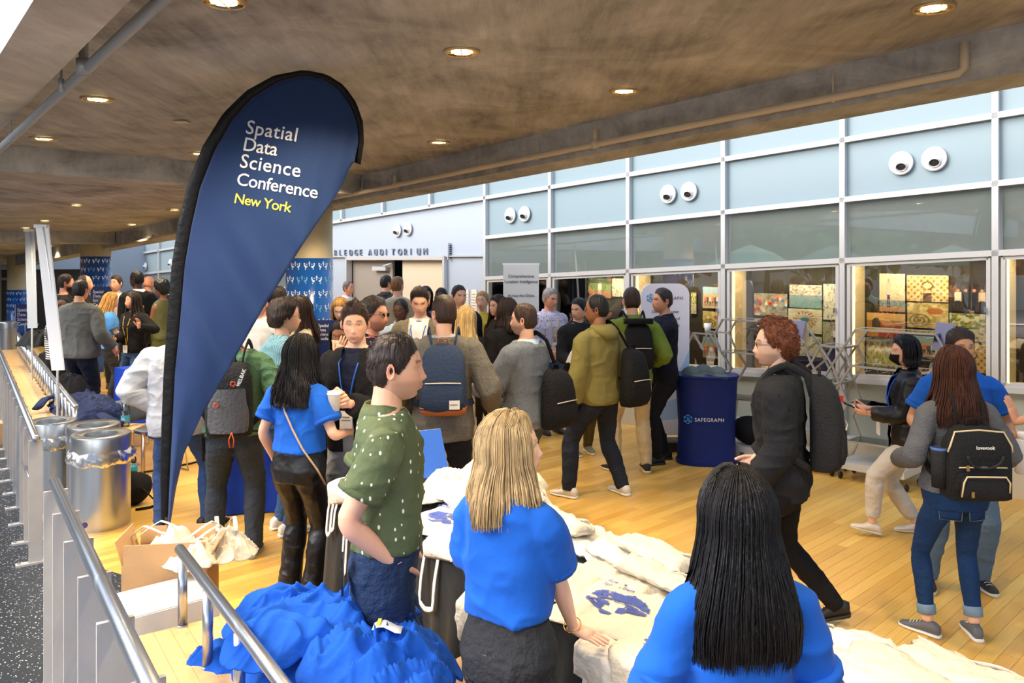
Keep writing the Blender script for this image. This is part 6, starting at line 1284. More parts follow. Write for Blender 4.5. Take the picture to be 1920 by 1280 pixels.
heap('tshirt', 'crumpled base of the navy T-shirt heap on the far bench', 'T-shirts', nc, 1.9, .62, .18, brz, M_TEEN,
 [(-.65, 0, .05, .6, .5, .13, .3, 12), (-.1, .0, .10, .6, .5, .14, 1.2, 13), (.45, .05, .08, .6, .5, .14, 2.2, 14), (-.4, -.18, .02, .5, .4, .12, .8, 15)], 'loose navy T-shirts heaped on the far bench', 11, -.02,
 ['navy T-shirt at the bin end of the far heap', 'navy T-shirt in the middle of the far heap', 'navy T-shirt at the far end of the navy heap', 'navy T-shirt spilling toward the hall floor from the navy heap'])
# ================================================================ cardboard boxes beside the bench
M_CARD = mat('cardboard', (196, 156, 110), .85, bump=.1, bscale=50, var=.08, vscale=5); M_CARDW = mat('white_cardboard', (226, 222, 218), .7, bump=.05, bscale=40, var=.05)
def carton(label, c, sx, sy, h, rz, m, open_=True, flaps=(40, 30, 60, 20), prints=None, hin=.004):
    o = thing('cardboard_box', label, 'box', c, rz); t = .006
    for nm, cc, sz in (('box_side', (0, -sy/2, h/2), (sx, t, h)), ('box_side', (0, sy/2, h/2), (sx, t, h)), ('box_side', (-sx/2, 0, h/2), (t, sy, h)), ('box_side', (sx/2, 0, h/2), (t, sy, h)), ('box_bottom', (0, 0, t/2), (sx, sy, t))):
        q = MB(); q.box(cc, sz); mk(nm, q, m, o)
    if open_:
        for (ax, sd, L, W_), an in zip((('y', -1, sy/2, sx), ('y', 1, sy/2, sx), ('x', -1, sx/2*.9, sy), ('x', 1, sx/2*.9, sy)), flaps):
            a = radians(an); 
            if ax == 'y': u = np.array([0, sd*cos(a), sin(a)]); b = np.array([0, sd*sy/2, h]); w = np.array([1, 0, 0])
            else: u = np.array([sd*cos(a), 0, sin(a)]); b = np.array([sd*sx/2, 0, h]); w = np.array([0, 1, 0])
            q = MB(); q.box(b+u*L*.36, (W_*.97, L*.72, t), (w, u, np.cross(w, u))); mk('flap', q, m, o)
    else:
        q = MB(); q.box((0, -sy/4, h+t/2), (sx, sy/2-.002, t)); q2 = MB(); q2.box((0, sy/4, h+t/2), (sx, sy/2-.002, t)); mk('flap', q, m, o); mk('flap', q2, m, o)
        q = MB(); q.box((0, 0, h+t+.0006), (sx*.99, .05, .001)); mk('packing_tape', q, mat('clear_tape', (214, 200, 178), .25), o)
    return o
rzb = brz-pi/2
bx1 = carton('closed white carton between the guard rail and the near bench', (-1.72, 3.98, .0), .40, .34, .455, rzb+.10, M_CARDW, False)
bx2 = carton('open brown cardboard box of crumpled tote bags behind the white carton', (-1.84, 4.33, 0), .42, .30, .53, .16, M_CARD, True, (92, 80, 76, 60))
bx3 = carton('white carton with blue print low beside the near bench', (P(262, 1240, 3.4)[0]-.02, 3.32, 0), .22, .34, .36, rzb, M_CARDW, False)
text_obj('carton_lettering', 'DIRECT', .05, mat('print_blue', (60, 80, 190), .6), bx3, frame4((-.11, -.204, .25), (1, 0, 0), (0, 0, 1)), .0008)
for k, (x, y, s_) in enumerate(((-1.70, 4.27, 21), (-1.56, 4.38, 22), (-1.84, 4.36, 23))):
    o = thing('tote_bag', ('crumpled tote bag at the right of the open box', 'crumpled tote bag with trailing straps atop the open box', 'crumpled tote bag deep in the open box by the flap')[k], 'tote bag', (x, y, .52), s_)
    q = MB(); G = crumple_sheet(.34, .28, .10, s_, 44, .06, 12); q.slab(G, .003); mk('bag', q, M_CANVAS, o, True)
    for e in range(2): q = MB(); q.tube(*interp([(-.05+.1*e, 0, .12), (.0+.1*e, -.12, .16), (.08+.05*e, -.22, .07), (.10, -.24, -.02)], [.012]*4, 4), 6, flat=.25); mk('strap', q, M_CANVAS, o, True)
# bottle with the green cap, flask, black bag, cable
o = thing('water_bottle', 'clear plastic water bottle with a green cap standing by the bins', 'bottle', tuple(PZ(226, 803, .47)+np.array([0, .1, 0])))
st_ = thing('stool', 'small wooden stool under the plastic water bottle, hidden behind the bins', 'stool', (o.location[0], o.location[1], 0)); q = MB(); q.box((0, 0, .455), (.3, .3, .03)); mk('seat', q, M_BENCH, st_)
for sx in (-.12, .12):
    for sy in (-.12, .12): q = MB(); q.box((sx, sy, .22), (.03, .03, .44)); mk('leg', q, M_BENCH, st_)
q = MB(); q.lathe((0, 0, 0), [(.030, 0), (.040, .01), (.041, .07), (.038, .10), (.041, .13), (.040, .18), (.018, .225), (.014, .235), (.014, .245)], 24); mk('bottle_body', q, glass('pet_plastic', (214, 226, 230), .1, .05), o, True)
q = MB(); q.lathe((0, 0, 0), [(.0155, .243), (.0155, .265)], 18); mk('cap', q, mat('green_cap', (40, 150, 70), .4), o, True); q = MB(); q.lathe((0, 0, 0), [(.042, .05), (.042, .115)], 24, cap=False); mk('label', q, mat('teal_label', (60, 150, 180), .5), o, True); 
text_obj('label_lettering', '0%', .035, M_WHITE, o, frame4((-.025, -.0425, .065), (1, 0, 0), (0, 0, 1)), .0005)
c = P(250, 905, 7.45); c[2] = 0; z_b = .0
o = thing('drink_flask', 'teal steel drink flask with a black loop cap behind the black bag on the floor', 'flask', (P(250, 900, 7.4)[0], 7.4, 0)); 
q = MB(); q.lathe((0, 0, 0), [(.034, 0), (.037, .006), (.037, .20), (.030, .225), (.022, .232)], 24); mk('flask_body', q, mat('teal_powder', (30, 140, 170), .45), o, True)
q = MB(); q.lathe((0, 0, .232), [(.022, 0), (.022, .02)], 20); mk('steel_ring', q, M_STEEL, o, True); q = MB(); q.lathe((0, 0, .252), [(.025, 0), (.025, .025)], 20); q.tube([(.024*cos(a), 0, .27+.045*sin(a)) for a in np.linspace(0, pi, 9)], .006, 6); mk('loop_cap', q, M_BLACK, o, True)
o = thing('bag', 'black backpack lying on the floor beside the front metal bin', 'bag', (P(244, 930, 6.95)[0], 6.95, 0), .4); q = MB(); q.ellipsoid((0, 0, .14), (.17, .13, .145), 20, 14); V = q.V(); V = V+fbm(V*12, 3)[:, None]*.012; V[:, 2] = np.maximum(V[:, 2], .003); q.v = [V]; mk('bag_body', q, BLACK, o, True); q = MB(); q.tube([(.1, -.1, .16), (.18, -.16, .08), (.24, -.12, .014), (.16, -.2, .012), (.05, -.22, .012)], .012, 6, flat=.4); mk('strap', q, BLACK, o, True)
q = MB(); q.tube([PZ(262, 886, .008), PZ(300, 880, .008), PZ(360, 868, .008), PZ(380, 862, .008), PZ(480, 858, .008), PZ(540, 850, .008)], .010, 6); tag(mk('floor_cable', q, M_BLACK, None, True), 'black cable lying on the wooden floor behind the flag', 'cable')
# ================================================================ long tables with black cloths
C0 = np.array([-1.06, 4.74, 0.]); TW_ = .76; TZ = .745
trz = math.atan2(TU[1], TU[0])
M_TC = cloth('black_tablecloth', (16, 22, 26), rough=.6, bump=.15, bs=8, sheen=.1)
def TB(a, b, z=0.): return C0+TU*a+TN*b+np.array([0, 0, z])
def table(a0, L, label, cl, lift=0):
    c = TB(a0+L/2, TW_/2); t = thing('folding_table', label, 'table', c, trz); q = MB(); q.box((0, 0, TZ-.02), (L-.02, TW_-.02, .03)); mk('tabletop', q, M_WHITE, t)
    for sx in (-1, 1):
        for sy in (-1, 1): q = MB(); q.tube([(sx*(L/2-.2), sy*.28, 0), (sx*(L/2-.2), sy*.28, TZ-.03)], .014, 8); mk('leg', q, M_STEEL, t)
    o = thing('tablecloth', cl, 'tablecloth', c, trz); q = MB(); nx, ny = int(L*26), 20; hx, hy = L/2, TW_/2; per = []
    for i in range(nx): per.append((-hx+L*i/nx, -hy, 0, -1))
    for i in range(ny): per.append((hx, -hy+TW_*i/ny, 1, 0))
    for i in range(nx): per.append((hx-L*i/nx, hy, 0, 1))
    for i in range(ny): per.append((-hx, hy-TW_*i/ny, -1, 0))
    R = [[(x*.02, y*.02, TZ+.002) for x, y, _, _ in per], [(x*.985, y*.985, TZ+.002) for x, y, _, _ in per]]
    for v in (.0, .02, .08, .2, .35, .5, .65, .8, .92, 1.0):
        row = []
        for i, (x, y, ex, ey) in enumerate(per):
            cor = 1 if abs(abs(x)-hx) < .06 and abs(abs(y)-hy) < .06 else 0; f = (.030*sin(i*.62+1.5*sin(i*.11))+.018*sin(i*1.37+2))*v**.8+.015+.03*v
            ox = ex if ex else (math.copysign(1, x)*cor*.7); oy = ey if ey else (math.copysign(1, y)*cor*.7)
            row.append((x+ox*f, y+oy*f, max(.006, TZ*(1-v))+.002*sin(i)))
        R.append(row)
    q.rings(R, cap=False); mk('cloth', q, M_TC, o, True, sharp=70); return t
table(0, 1.83, 'folding table at the far end of the tote bag row', 'black tablecloth on the far table beside the leather trousers'); table(1.84, 1.83, 'middle folding table of the tote bag row', 'black tablecloth on the middle table in front of the blonde woman'); table(3.68, 1.2, 'nearest folding table of the tote bag row', 'black tablecloth on the nearest table behind the long black hair')
# tote bags on the tables
M_CANVW = cloth('washed_canvas', (220, 216, 206), bs=26, bump=.35, var=.05); M_INK = mat('blue_ink', (58, 80, 160), .8)
def globe_print(q, f, r, seed, asp=1.6):      # broken blotches of a printed globe on the surface f(u,v)->xyz
    rs = np.random.RandomState(seed); n = 30
    for i in range(n):
        for j in range(n):
            u = -1+2*(i+.5)/n; v = -1+2*(j+.5)/n
            if u*u+v*v > 1: continue
            nz_ = vnoise(np.array([[u*2.2+seed, v*3.4, seed*.7]]), 3)[0]+.5*vnoise(np.array([[u*6, v*9, seed]]), 5)[0]
            if nz_ < -.28 or abs(v-.18*math.sin(u*3)) < .07: continue
            h = .95/n; q.add([f(u-h, v-h), f(u+h, v-h), f(u+h, v+h), f(u-h, v+h)], [(0, 1, 2, 3)])
def flat_tote(a, b, z, rz, label, w=.38, h=.40, seed=1, prnt=True, strap=None, drape=0., group='flat totes on the tables', amp=.012, zt=.03, dirs=-1):
    c = TB(a, b, z); o = thing('tote_bag', label, 'tote bag', c, trz+rz, group); n = 34
    def surf(u, v):       # u across -1..1, v along -1..1 (top of bag at +1)
        x = u*w/2; y = v*h/2; p_ = np.array([[x*8+seed, y*8, seed*2.3]]); e = max(abs(u), abs(v))
        zz = zt*(1-e**5)+amp*(1.6*creases(p_*.8, seed, 3)[0]-.5)*(1-.5*e**4)
        return np.array([x, y, zz])
    G = np.zeros((n, n, 3))
    U, V = np.meshgrid(np.linspace(-1, 1, n), np.linspace(-1, 1, n), indexing='ij'); P3 = np.stack([U.ravel()*w/2*8+seed, V.ravel()*h/2*8, np.full(U.size, seed*2.3)], 1); E = np.maximum(np.abs(U), np.abs(V))
    G[..., 0] = U*w/2; G[..., 1] = V*h/2; G[..., 2] = zt*(1-E**5)+amp*(1.6*creases(P3*.8, seed, 3).reshape(U.shape)-.5)*(1-.5*E**4)
    def bend(p):         # drape over the near table edge
        p = np.array(p, float)
        if drape:
            cr, sr = cos(rz), sin(rz); yb = (p[0]*sr+p[1]*cr)+b        # table-b coordinate
            xb = p[0]*cr-p[1]*sr
            if yb < 0: d = -yb; p2y = -min(d, .02)-.012-p[2]*.8; p2z = -max(0, d-.01)+p[2]*.2-z*0; yy = p2y-b; p = np.array([xb*cr+yy*sr, -xb*sr+yy*cr, p2z])
        return p
    G2 = np.array([[bend(p) for p in r] for r in G]); q = MB(); q.slab(G2, .006, (0, 0, -1)); mk('bag', q, M_CANVAS if seed % 3 else M_CANVW, o, True)
    if prnt:
        q = MB(); f = lambda u, v: bend(surf(u*.56, -.16+v*.38)+np.array([0, 0, .0045])); globe_print(q, f, 1, seed); 
        mk('globe_print', q, M_INK, o)['kind'] = 'stuff'
        for r_, txt in ((.36, 'Spatial Data'), (.50, 'Science'), (.64, 'New York')):
            t_ = text_obj('tote_lettering', txt, .030, M_INK, o, frame4((-.14, h/2*r_, surf(0, r_)[2]+.010), (1, 0, 0), (0, 1, 0)), .0004)
            if drape:
                for v_ in t_.data.vertices: v_.co = bend(v_.co)
    if strap:
        for (x, L_, sw) in strap:
            q = MB(); cr, sr = cos(rz), sin(rz); P_ = []
            for (tb, tz) in ((.03, .02), (-.015, .012), (-.035, -.08), (-.05, -L_*.6), (-.06, -L_), ): P_.append((x, tb, tz))
            P_ += [(x+sw*.5, -.065, -L_-.02), (x+sw, -.06, -L_), (x+sw, -.05, -L_*.6), (x+sw, -.035, -.08), (x+sw, -.015, .012), (x+sw, .03, .02)]
            W_ = []
            for (xx, bb_, tz) in P_: yy = bb_-b; W_.append(np.array([xx*cr+yy*sr, -xx*sr+yy*cr, tz]))
            q2, rr = interp(W_, [.013]*len(W_), 3); q.tube(q2, rr, 6, flat=.25, up=None); mk('strap', q, M_CANVW, o, True)
    return o
def roll_tote(a, b, z, rz, label, L=.42, r=.05, seed=1):
    o = thing('rolled_tote', label, 'tote bag', TB(a, b, z), trz+rz, 'rolled tote bags on the tables'); q = MB(); R = []; n = 22
    ts = np.linspace(0, 1, 26)
    for t in ts:
        k = .80+.2*math.sin(pi*t)**.35 if 0 < t < 1 else .72; R.append([(-L/2+L*t+.02*sin(a_*2+seed), r*1.45*k*cos(a_), r*.52*k*(sin(a_)+1)) for a_ in [2*pi*i/n for i in range(n)]])
    q.rings(R); V = q.V(); dsp = creases(V*np.array([14, 22, 22])+seed, seed, 2)*.014-.006; V[:, 1] += dsp*.6+.012*np.sin(V[:, 0]*9+seed*2); V[:, 2] = np.maximum(V[:, 2]*(1+.18*np.sin(V[:, 0]*13+seed))+dsp*(V[:, 2] > .01), 0); q.v = [V]; mk('bag', q, M_CANVW if seed % 2 else M_CANVAS, o, True)
    q = MB(); q.slab([[(-L/2+.02+(L-.04)*u, r*1.05+.03*v, r*.55*(1.1-v)*(1-.2*sin(u*9+seed))+.004) for v in np.linspace(-.6, 1, 6)] for u in np.linspace(0, 1, 12)], .003); mk('loose_edge', q, M_CANVW, o, True); return o
Z1 = TZ+.01
flat_tote(.16, .14, Z1+.05, .3, 'tote bag with a globe print draped over the far table corner, straps hanging', .42, .44, 1, True, [(-.12, .26, .05), (-.06, .22, .04), (.10, .42, .04)], .1)
flat_tote(.42, .20, Z1+.035, -.2, 'tote bag hanging over the table edge behind the green shirted man', .40, .42, 2, False, [(.02, .46, .035), (.10, .5, .03)], .1)
for k, (a, b, r, z) in enumerate(((.35, .62, .2, .0), (.52, .50, -.5, .05), (.72, .60, .9, .03), (.85, .45, .1, .06), (.62, .66, .5, .09), (1.05, .62, -.4, .04), (.9, .66, 1.3, .1))):
    o = thing('tote_bag', '', 'tote bag', TB(a, b, Z1+z), trz+r, 'crumpled totes on the far table'); q = MB(); q.slab(crumple_sheet(.42, .34, .10, 30+k, 40, .035, 8), .004); mk('bag', q, M_CANVW if k % 2 else M_CANVAS, o, True)
    o['label'] = ('crumpled tote bag at the back corner of the far table', 'crumpled tote bag left of the agenda tent', 'crumpled tote bag beneath the folded blue agenda tent', 'crumpled tote bag in the middle of the far table heap', 'topmost crumpled tote bag of the far table heap', 'crumpled tote bag at the camera end of the far table heap', 'crumpled tote bag slumped at the back edge of the far heap')[k]
flat_tote(.95, .22, Z1+.02, .35, 'flat tote bag with globe print and lettering right of the green shirt', .42, .42, 4, True)
flat_tote(1.30, .16, Z1+.03, .2, 'flat tote bag with a globe print and its strap looping over the table front', .42, .40, 7, True, [(-.16, .27, .12)], .1)
flat_tote(1.82, .22, Z1+.008, .5, 'flat tote bag half hidden by the blonde woman', .40, .40, 8, False)
flat_tote(1.62, -.01, Z1-.12, .1, 'folded tote bags hanging over the front edge left of the blonde woman', .30, .36, 10, False, None, .1, zt=.08)
for k, (a, b, r, z) in enumerate(((1.50, .66, -.05, 0), (1.42, .55, .1, .07), (1.62, .54, .0, 0), (1.80, .65, .05, .0), (1.92, .53, .1, .03), (2.02, .42, .0, .0), (2.16, .66, .02, .0), (2.02, .60, .08, .075), (2.24, .55, .06, .0), (2.20, .45, .1, .06), (2.44, .50, .04, .0))):
    roll_tote(a, b, Z1+z, r-.1, ['rolled tote bag at the back edge right of the blonde hair', 'rolled tote bag with a printed end resting on two others', 'rolled tote bag directly right of the blonde woman', 'rolled tote bag at the back edge, near the middle of the row', 'rolled tote bag in the centre of the rolled rows', 'rolled tote bag in the front row nearest the blonde woman', 'rolled tote bag at the back edge beside its crumpled end', 'rolled tote bag lying on top of the back row', 'second rolled tote bag of the middle row', 'rolled tote bag stacked over the middle row', 'shortest rolled tote bag just behind the big globe print'][k], .40, .055, k+1)
flat_tote(2.20, .24, Z1+.012, .28, 'large flat tote bag with the clearest blue globe print under the blonde woman’s hand', .46, .48, 5, True)
flat_tote(2.36, -.0, Z1-.02, -.05, 'tote bag strap end hanging below the resting hand', .24, .26, 9, False, [(-.06, .30, .1)], .1)
flat_tote(2.62, .12, Z1+.03, .10, 'flat tote bag with a globe print draping over the edge left of the black hair', .44, .46, 11, True, None, .1)
for k, (a, b, r, z) in enumerate(((2.62, .64, 0, 0), (3.05, .66, .05, 0), (3.18, .56, .03, .03), (3.10, .46, 0, .01), (3.30, .68, .05, .05), (3.66, .66, .0, 0), (3.72, .54, .04, .02), (3.68, .42, .02, .0), (3.86, .62, .02, .07), (4.10, .60, .02, .0), (4.12, .46, .03, .02))):
    roll_tote(a, b, Z1+z, r-.05, ['rolled tote bag left of the black-haired woman near the back edge', 'rolled tote bag right of the black hair at the back edge', 'rolled tote bag right of the black hair in the second row', 'rolled tote bag right of the blue sleeve in the third row', 'rolled tote bag on top near the walking man’s foot', 'rolled tote bag at the lower right, back row', 'rolled tote bag at the lower right, middle row', 'rolled tote bag at the lower right, front row', 'rolled tote bag laid across the lower right rows', 'rolled tote bag touching the bottom edge, back row', 'rolled tote bag touching the bottom edge, front row'][k], .44, .06, k+20)
# things under the front table edge
carton('brown carton of white totes on the floor between the two women in blue', tuple(TB(1.55, .10)*np.array([1, 1, 0])+np.array([-.22, -.28, 0])) , .44, .34, .26, trz+.1, M_CARD, True, (-60, 60, -40, 60))
for k in range(3):
    c = TB(1.45+.16*k, .0)+np.array([-.20, -.22, .27]); o = thing('tote_bag', ('white tote spilling from the floor carton, left', 'white tote spilling from the floor carton, middle', 'white tote spilling from the floor carton, right')[k], 'tote bag', c, k); q = MB(); q.slab(crumple_sheet(.34, .28, .12, 50+k, 36, .05, 9), .004); mk('bag', q, M_CANVW, o, True)
# folded agenda tents
M_NB = mat('agenda_blue', (34, 92, 190), .4); M_NV = mat('agenda_navy', (30, 40, 96), .4)
def tent(label, c, rz, w=.22, h=.30, m=None, d=.12):
    o = thing('agenda_sign', label, 'sign', c, rz)
    for sd in (-1, 1):
        q = MB(); a = math.atan2(d, h); q.box((0, sd*d/2, h/2), (w, .003, math.hypot(h, d)), ((1, 0, 0), (0, cos(a), sd*sin(a)*1) if sd > 0 else (0, cos(a), -sin(a)), (0, -sd*sin(a), cos(a)))); mk('card_panel', q, m if sd < 0 else M_WHITE, o)
    a = math.atan2(d, h); text_obj('agenda_lettering', 'Agenda', .036, M_WHITE, o, frame4((-w*.42, -d/2+d/2*(1-(h*.35)/(h/2))*0-.002+ (d*.33), h*.80), (1, 0, 0), (0, sin(a), cos(a))), .0008); q = MB(); q.box((w*.28, d*-.02-.01+.001*0, h*.84), (.026, .003, .026), ((1, 0, 0), (0, cos(a), -sin(a)), (0, sin(a), cos(a)))); mk('yellow_mark', q, M_LY, o)
    q = MB(); q.box((w*.1, -d*.86, h*.10), (.07, .003, .055), ((1, 0, 0), (0, cos(a), -sin(a)), (0, sin(a), cos(a)))); mk('white_panel', q, M_WHITE, o); return o
tent('bright blue folded agenda sign among the totes on the far table', TB(.08, .60, Z1+.04), .5, .17, .26, M_NB, .14)
# ================================================================ display windows behind the crowd
wn_yaw = math.atan2(WN[1], WN[0])-pi/2
rsP = np.random.RandomState(5)
def paint(kind, seed, w=48, h=36):
    """little raster pictures for the display photographs"""
    rs = np.random.RandomState(seed); Y, X = np.meshgrid(np.linspace(0, 1, h), np.linspace(0, 1, w), indexing='ij'); im = np.zeros((h, w, 3))
    pc = np.stack([X.ravel()*9, Y.ravel()*9, np.full(X.size, seed)], 1); nz_ = fbm(pc, seed).reshape(h, w); nf = vnoise(pc*3, seed).reshape(h, w)
    def person_(cx, base, hh, col, sk=(200, 150, 120), leg=(40, 40, 50)):
        m = (np.abs(X-cx) < .10*hh*(h/w)*1.5) & (Y > base+.42*hh) & (Y < base+.84*hh); im[m] = col; m = (np.abs(X-cx) < .07*hh) & (Y > base) & (Y < base+.44*hh) & ~((np.abs(X-cx) < .012) & (Y < base+.3*hh)); im[m] = leg
        m = ((X-cx)/.05/hh)**2+((Y-base-.92*hh)/.075/hh)**2 < 1; im[m] = sk
    if kind == 'team':
        im[:] = (150, 150, 140); im += nz_[..., None]*30
        for k in range(26): cx, cy = rs.rand(), .1+.8*rs.rand(); m = ((X-cx)/.05)**2+((Y-cy)/.07)**2 < 1; im[m] = (200, 150, 120); m = ((X-cx)/.06)**2+((Y-cy+.12)/.08)**2 < 1; im[m] = [(70, 120, 170), (180, 50, 40), (220, 220, 215), (60, 60, 70)][rs.randint(4)]
    elif kind == 'rower': im[:] = (206, 200, 180); im += nz_[..., None]*14; th = np.arctan2(Y-.55, X-.5); r = np.hypot(Y-.55, X-.5); m = (r < .36) & (np.sin(th*16+r*14+nf*2) > .1); im[m] = (150, 110, 70); m = r < .12; im[m] = (60, 120, 150)
    elif kind == 'batter': im[:] = (120, 140, 90); im[Y < .35] = (170, 120, 90); im[Y > .75] = (60, 80, 60); person_(.5, .12, .72, (226, 226, 224), leg=(220, 220, 218))
    elif kind == 'crowd': im[:] = (26, 24, 24); [person_(.08+.09*k, .15+.04*rs.rand(), .55, [(214, 200, 170), (90, 60, 50), (60, 90, 130)][k % 3]) for k in range(11)]
    elif kind == 'facade': im[:] = (224, 196, 140); m = (np.sin(X*40)*np.sin(Y*26) > .35); im[m] = (150, 116, 72); r = np.hypot((X-.5)*1.2, Y-.6); im[(r < .17)] = (120, 96, 66); im[(r < .12)] = (230, 210, 160); im[(np.abs(X-.5) < .10) & (Y < .34)] = (90, 64, 40)
    elif kind == 'trees': im[:] = (214, 208, 180); im[(nz_ > -.1) & (Y > .45)] = (98, 116, 40); im[(nz_ > .35) & (Y > .5)] = (160, 160, 50); im[(Y < .42) & (nf > .2)] = (90, 84, 76)
    elif kind == 'field': im[:] = (150, 158, 84); im[Y > .75] = (90, 92, 88); [person_(.06+.065*k, .42+.1*rs.rand(), .30, (228, 230, 232), leg=(200, 206, 212)) for k in range(14)]
    elif kind == 'friends': im[:] = (58, 44, 36); im += nz_[..., None]*20; [person_(.2+.2*k, .02, .8, [(224, 218, 200), (40, 40, 44), (44, 40, 40), (214, 190, 160)][k % 4]) for k in range(4)]
    elif kind == 'slugger': im[:] = (226, 214, 184); im[Y < .3] = (120, 150, 150); im[Y < .12] = (180, 140, 96); person_(.36, .10, .78, (214, 200, 190), leg=(40, 60, 100))
    elif kind == 'opera': im[:] = (170, 120, 60); im[(Y < .5) & (np.abs(X-.6) < .3)] = (150, 40, 30); im[(Y > .7)] = (220, 180, 110); im[((X-.25)/.12)**2+((Y-.5)/.3)**2 < 1] = (30, 26, 26)
    elif kind == 'animals': im[:] = (196, 176, 110); im += nz_[..., None]*36; r1 = np.hypot(X-.3, Y-.3); im[(np.sin(r1*60) > 0) & (r1 < .26)] = (120, 100, 60); im[((X-.68)/.2)**2+((Y-.68)/.13)**2 < 1] = (176, 96, 40)
    elif kind == 'sketch': im[:] = (206, 204, 190); im[(nf > .35) & (nz_ > 0)] = (90, 88, 84)
    elif kind == 'ocean': im[:] = (196, 200, 196); im[Y < .55] = (120, 150, 160); im[(Y > .5) & (nf > .1)] = (150, 130, 110)
    elif kind == 'beach': im[:] = (190, 170, 140); im[Y > .7] = (150, 180, 200); [person_(.1+.11*k, .1, .5, [(220, 120, 60), (60, 90, 140), (230, 220, 200)][k % 3]) for k in range(8)]
    elif kind == 'hoops': im[:] = (170, 166, 154); im[(nf > .3)] = (120, 116, 108); person_(.55, .05, .72, (226, 224, 220), (90, 60, 44)); im[((X-.55)/.10)**2+((Y-.9)/.07)**2 < 1] = (180, 96, 50)
    else: im[:] = (120, 116, 110); im += nz_[..., None]*80
    im += nf[..., None]*8
    return np.clip(im, 0, 255)
M_PHOTO = mat('photo_print', (128, 128, 128), .35, attr=True)
def photo(parent_off, px0, py0, px1, py1, kind, seed, label, off=-.34):
    a = on_wall((px0+px1)/2, (py0+py1)/2, off); D = a[1]; x0, x1 = (px0-CX)/F, (px1-CX)/F
    pa = on_wall(px0, (py0+py1)/2, off); pb = on_wall(px1, (py0+py1)/2, off); w = np.linalg.norm((pb-pa)[:2]); h = (py1-py0)/F*D; sl = (pb[2]-pa[2])
    o = thing('photo_print', label, 'photograph', a-np.array([0, 0, h/2])); im = paint(kind, seed); H_, W__ = im.shape[:2]; G = []; C = []
    for i in range(H_):
        for j in range(W__):
            u = j/(W__-1)-.5; v = i/(H_-1); G.append(-WD*w*u+np.array([0, 0, h*v])-WN*.006); C.append(lin(im[i, j]))
    q = MB(); q.add(G, grid_faces(H_, W__)[:0]+[(i*W__+j, i*W__+j+1, (i+1)*W__+j+1, (i+1)*W__+j) for i in range(H_-1) for j in range(W__-1)], C); mk('picture', q, M_PHOTO, o, False, True)
    q = MB(); q.box((0, 0, h/2), (w+.012, .010, h+.012), (WD, WN, (0, 0, 1))); mk('backing_board', q, M_BLACK, o)
PH = [(1070, 528, 1100, 586, 'crowd', 1, 'city skyline photograph behind the silver-haired man'), (1104, 522, 1146, 558, 'batter', 2, 'baseball batter photograph above the black-shirted man'), (1148, 522, 1178, 556, 'sketch', 3, 'small grey photograph left of the rounded banner'), (1062, 590, 1090, 630, 'ocean', 4, 'pale photograph behind the black-shirted young man'),
 (1296, 548, 1306, 588, 'trees', 5, 'narrow photograph right behind the rounded banner'), (1318, 538, 1362, 578, 'beach', 6, 'photograph of dancing figures in pale clothes, third window'), (1318, 584, 1362, 616, 'animals', 7, 'dim brown photograph below the dancing figures'), (1318, 632, 1366, 672, 'beach', 8, 'orange and blue crowd photograph above the dark caps'),
 (1414, 550, 1476, 592, 'team', 9, 'red and grey team photograph in the dark fourth window'), (1480, 534, 1541, 577, 'ocean', 10, 'riverside rowing photograph in the fourth window'), (1478, 579, 1541, 624, 'rower', 11, 'photograph of windblown hair on a white ground'), (1544, 532, 1583, 600, 'sketch', 12, 'tall grey pencil-like photograph in the fourth window'), (1543, 604, 1583, 648, 'hoops', 13, 'basketball player photograph in the fourth window'), (1496, 630, 1541, 668, 'sketch', 19, 'dark abstract photograph below the windblown hair'),
 (1649, 513, 1697, 584, 'slugger', 14, 'tall baseball player photograph in the fifth window'), (1700, 516, 1778, 565, 'facade', 15, 'carved building facade photograph in the fifth window'), (1701, 568, 1778, 615, 'animals', 16, 'golden animal carving photograph in the fifth window'), (1781, 532, 1857, 584, 'friends', 17, 'photograph of four people standing in the dark'), (1780, 588, 1860, 640, 'trees', 18, 'photograph of a rowing club under green trees'), (1625, 587, 1697, 632, 'opera', 20, 'red theatre interior photograph in the fifth window'), (1624, 636, 1697, 690, 'field', 21, 'football field photograph behind the masked woman'), (1700, 630, 1778, 668, 'beach', 22, 'orange group photograph partly behind the steel shelf'), (1784, 645, 1860, 697, 'facade', 23, 'pale photograph behind the bearded man in blue'),
 (950, 540, 985, 600, 'crowd', 24, 'warm lit photograph left of the grey banner stand')]
for a in PH: photo(None, *a)
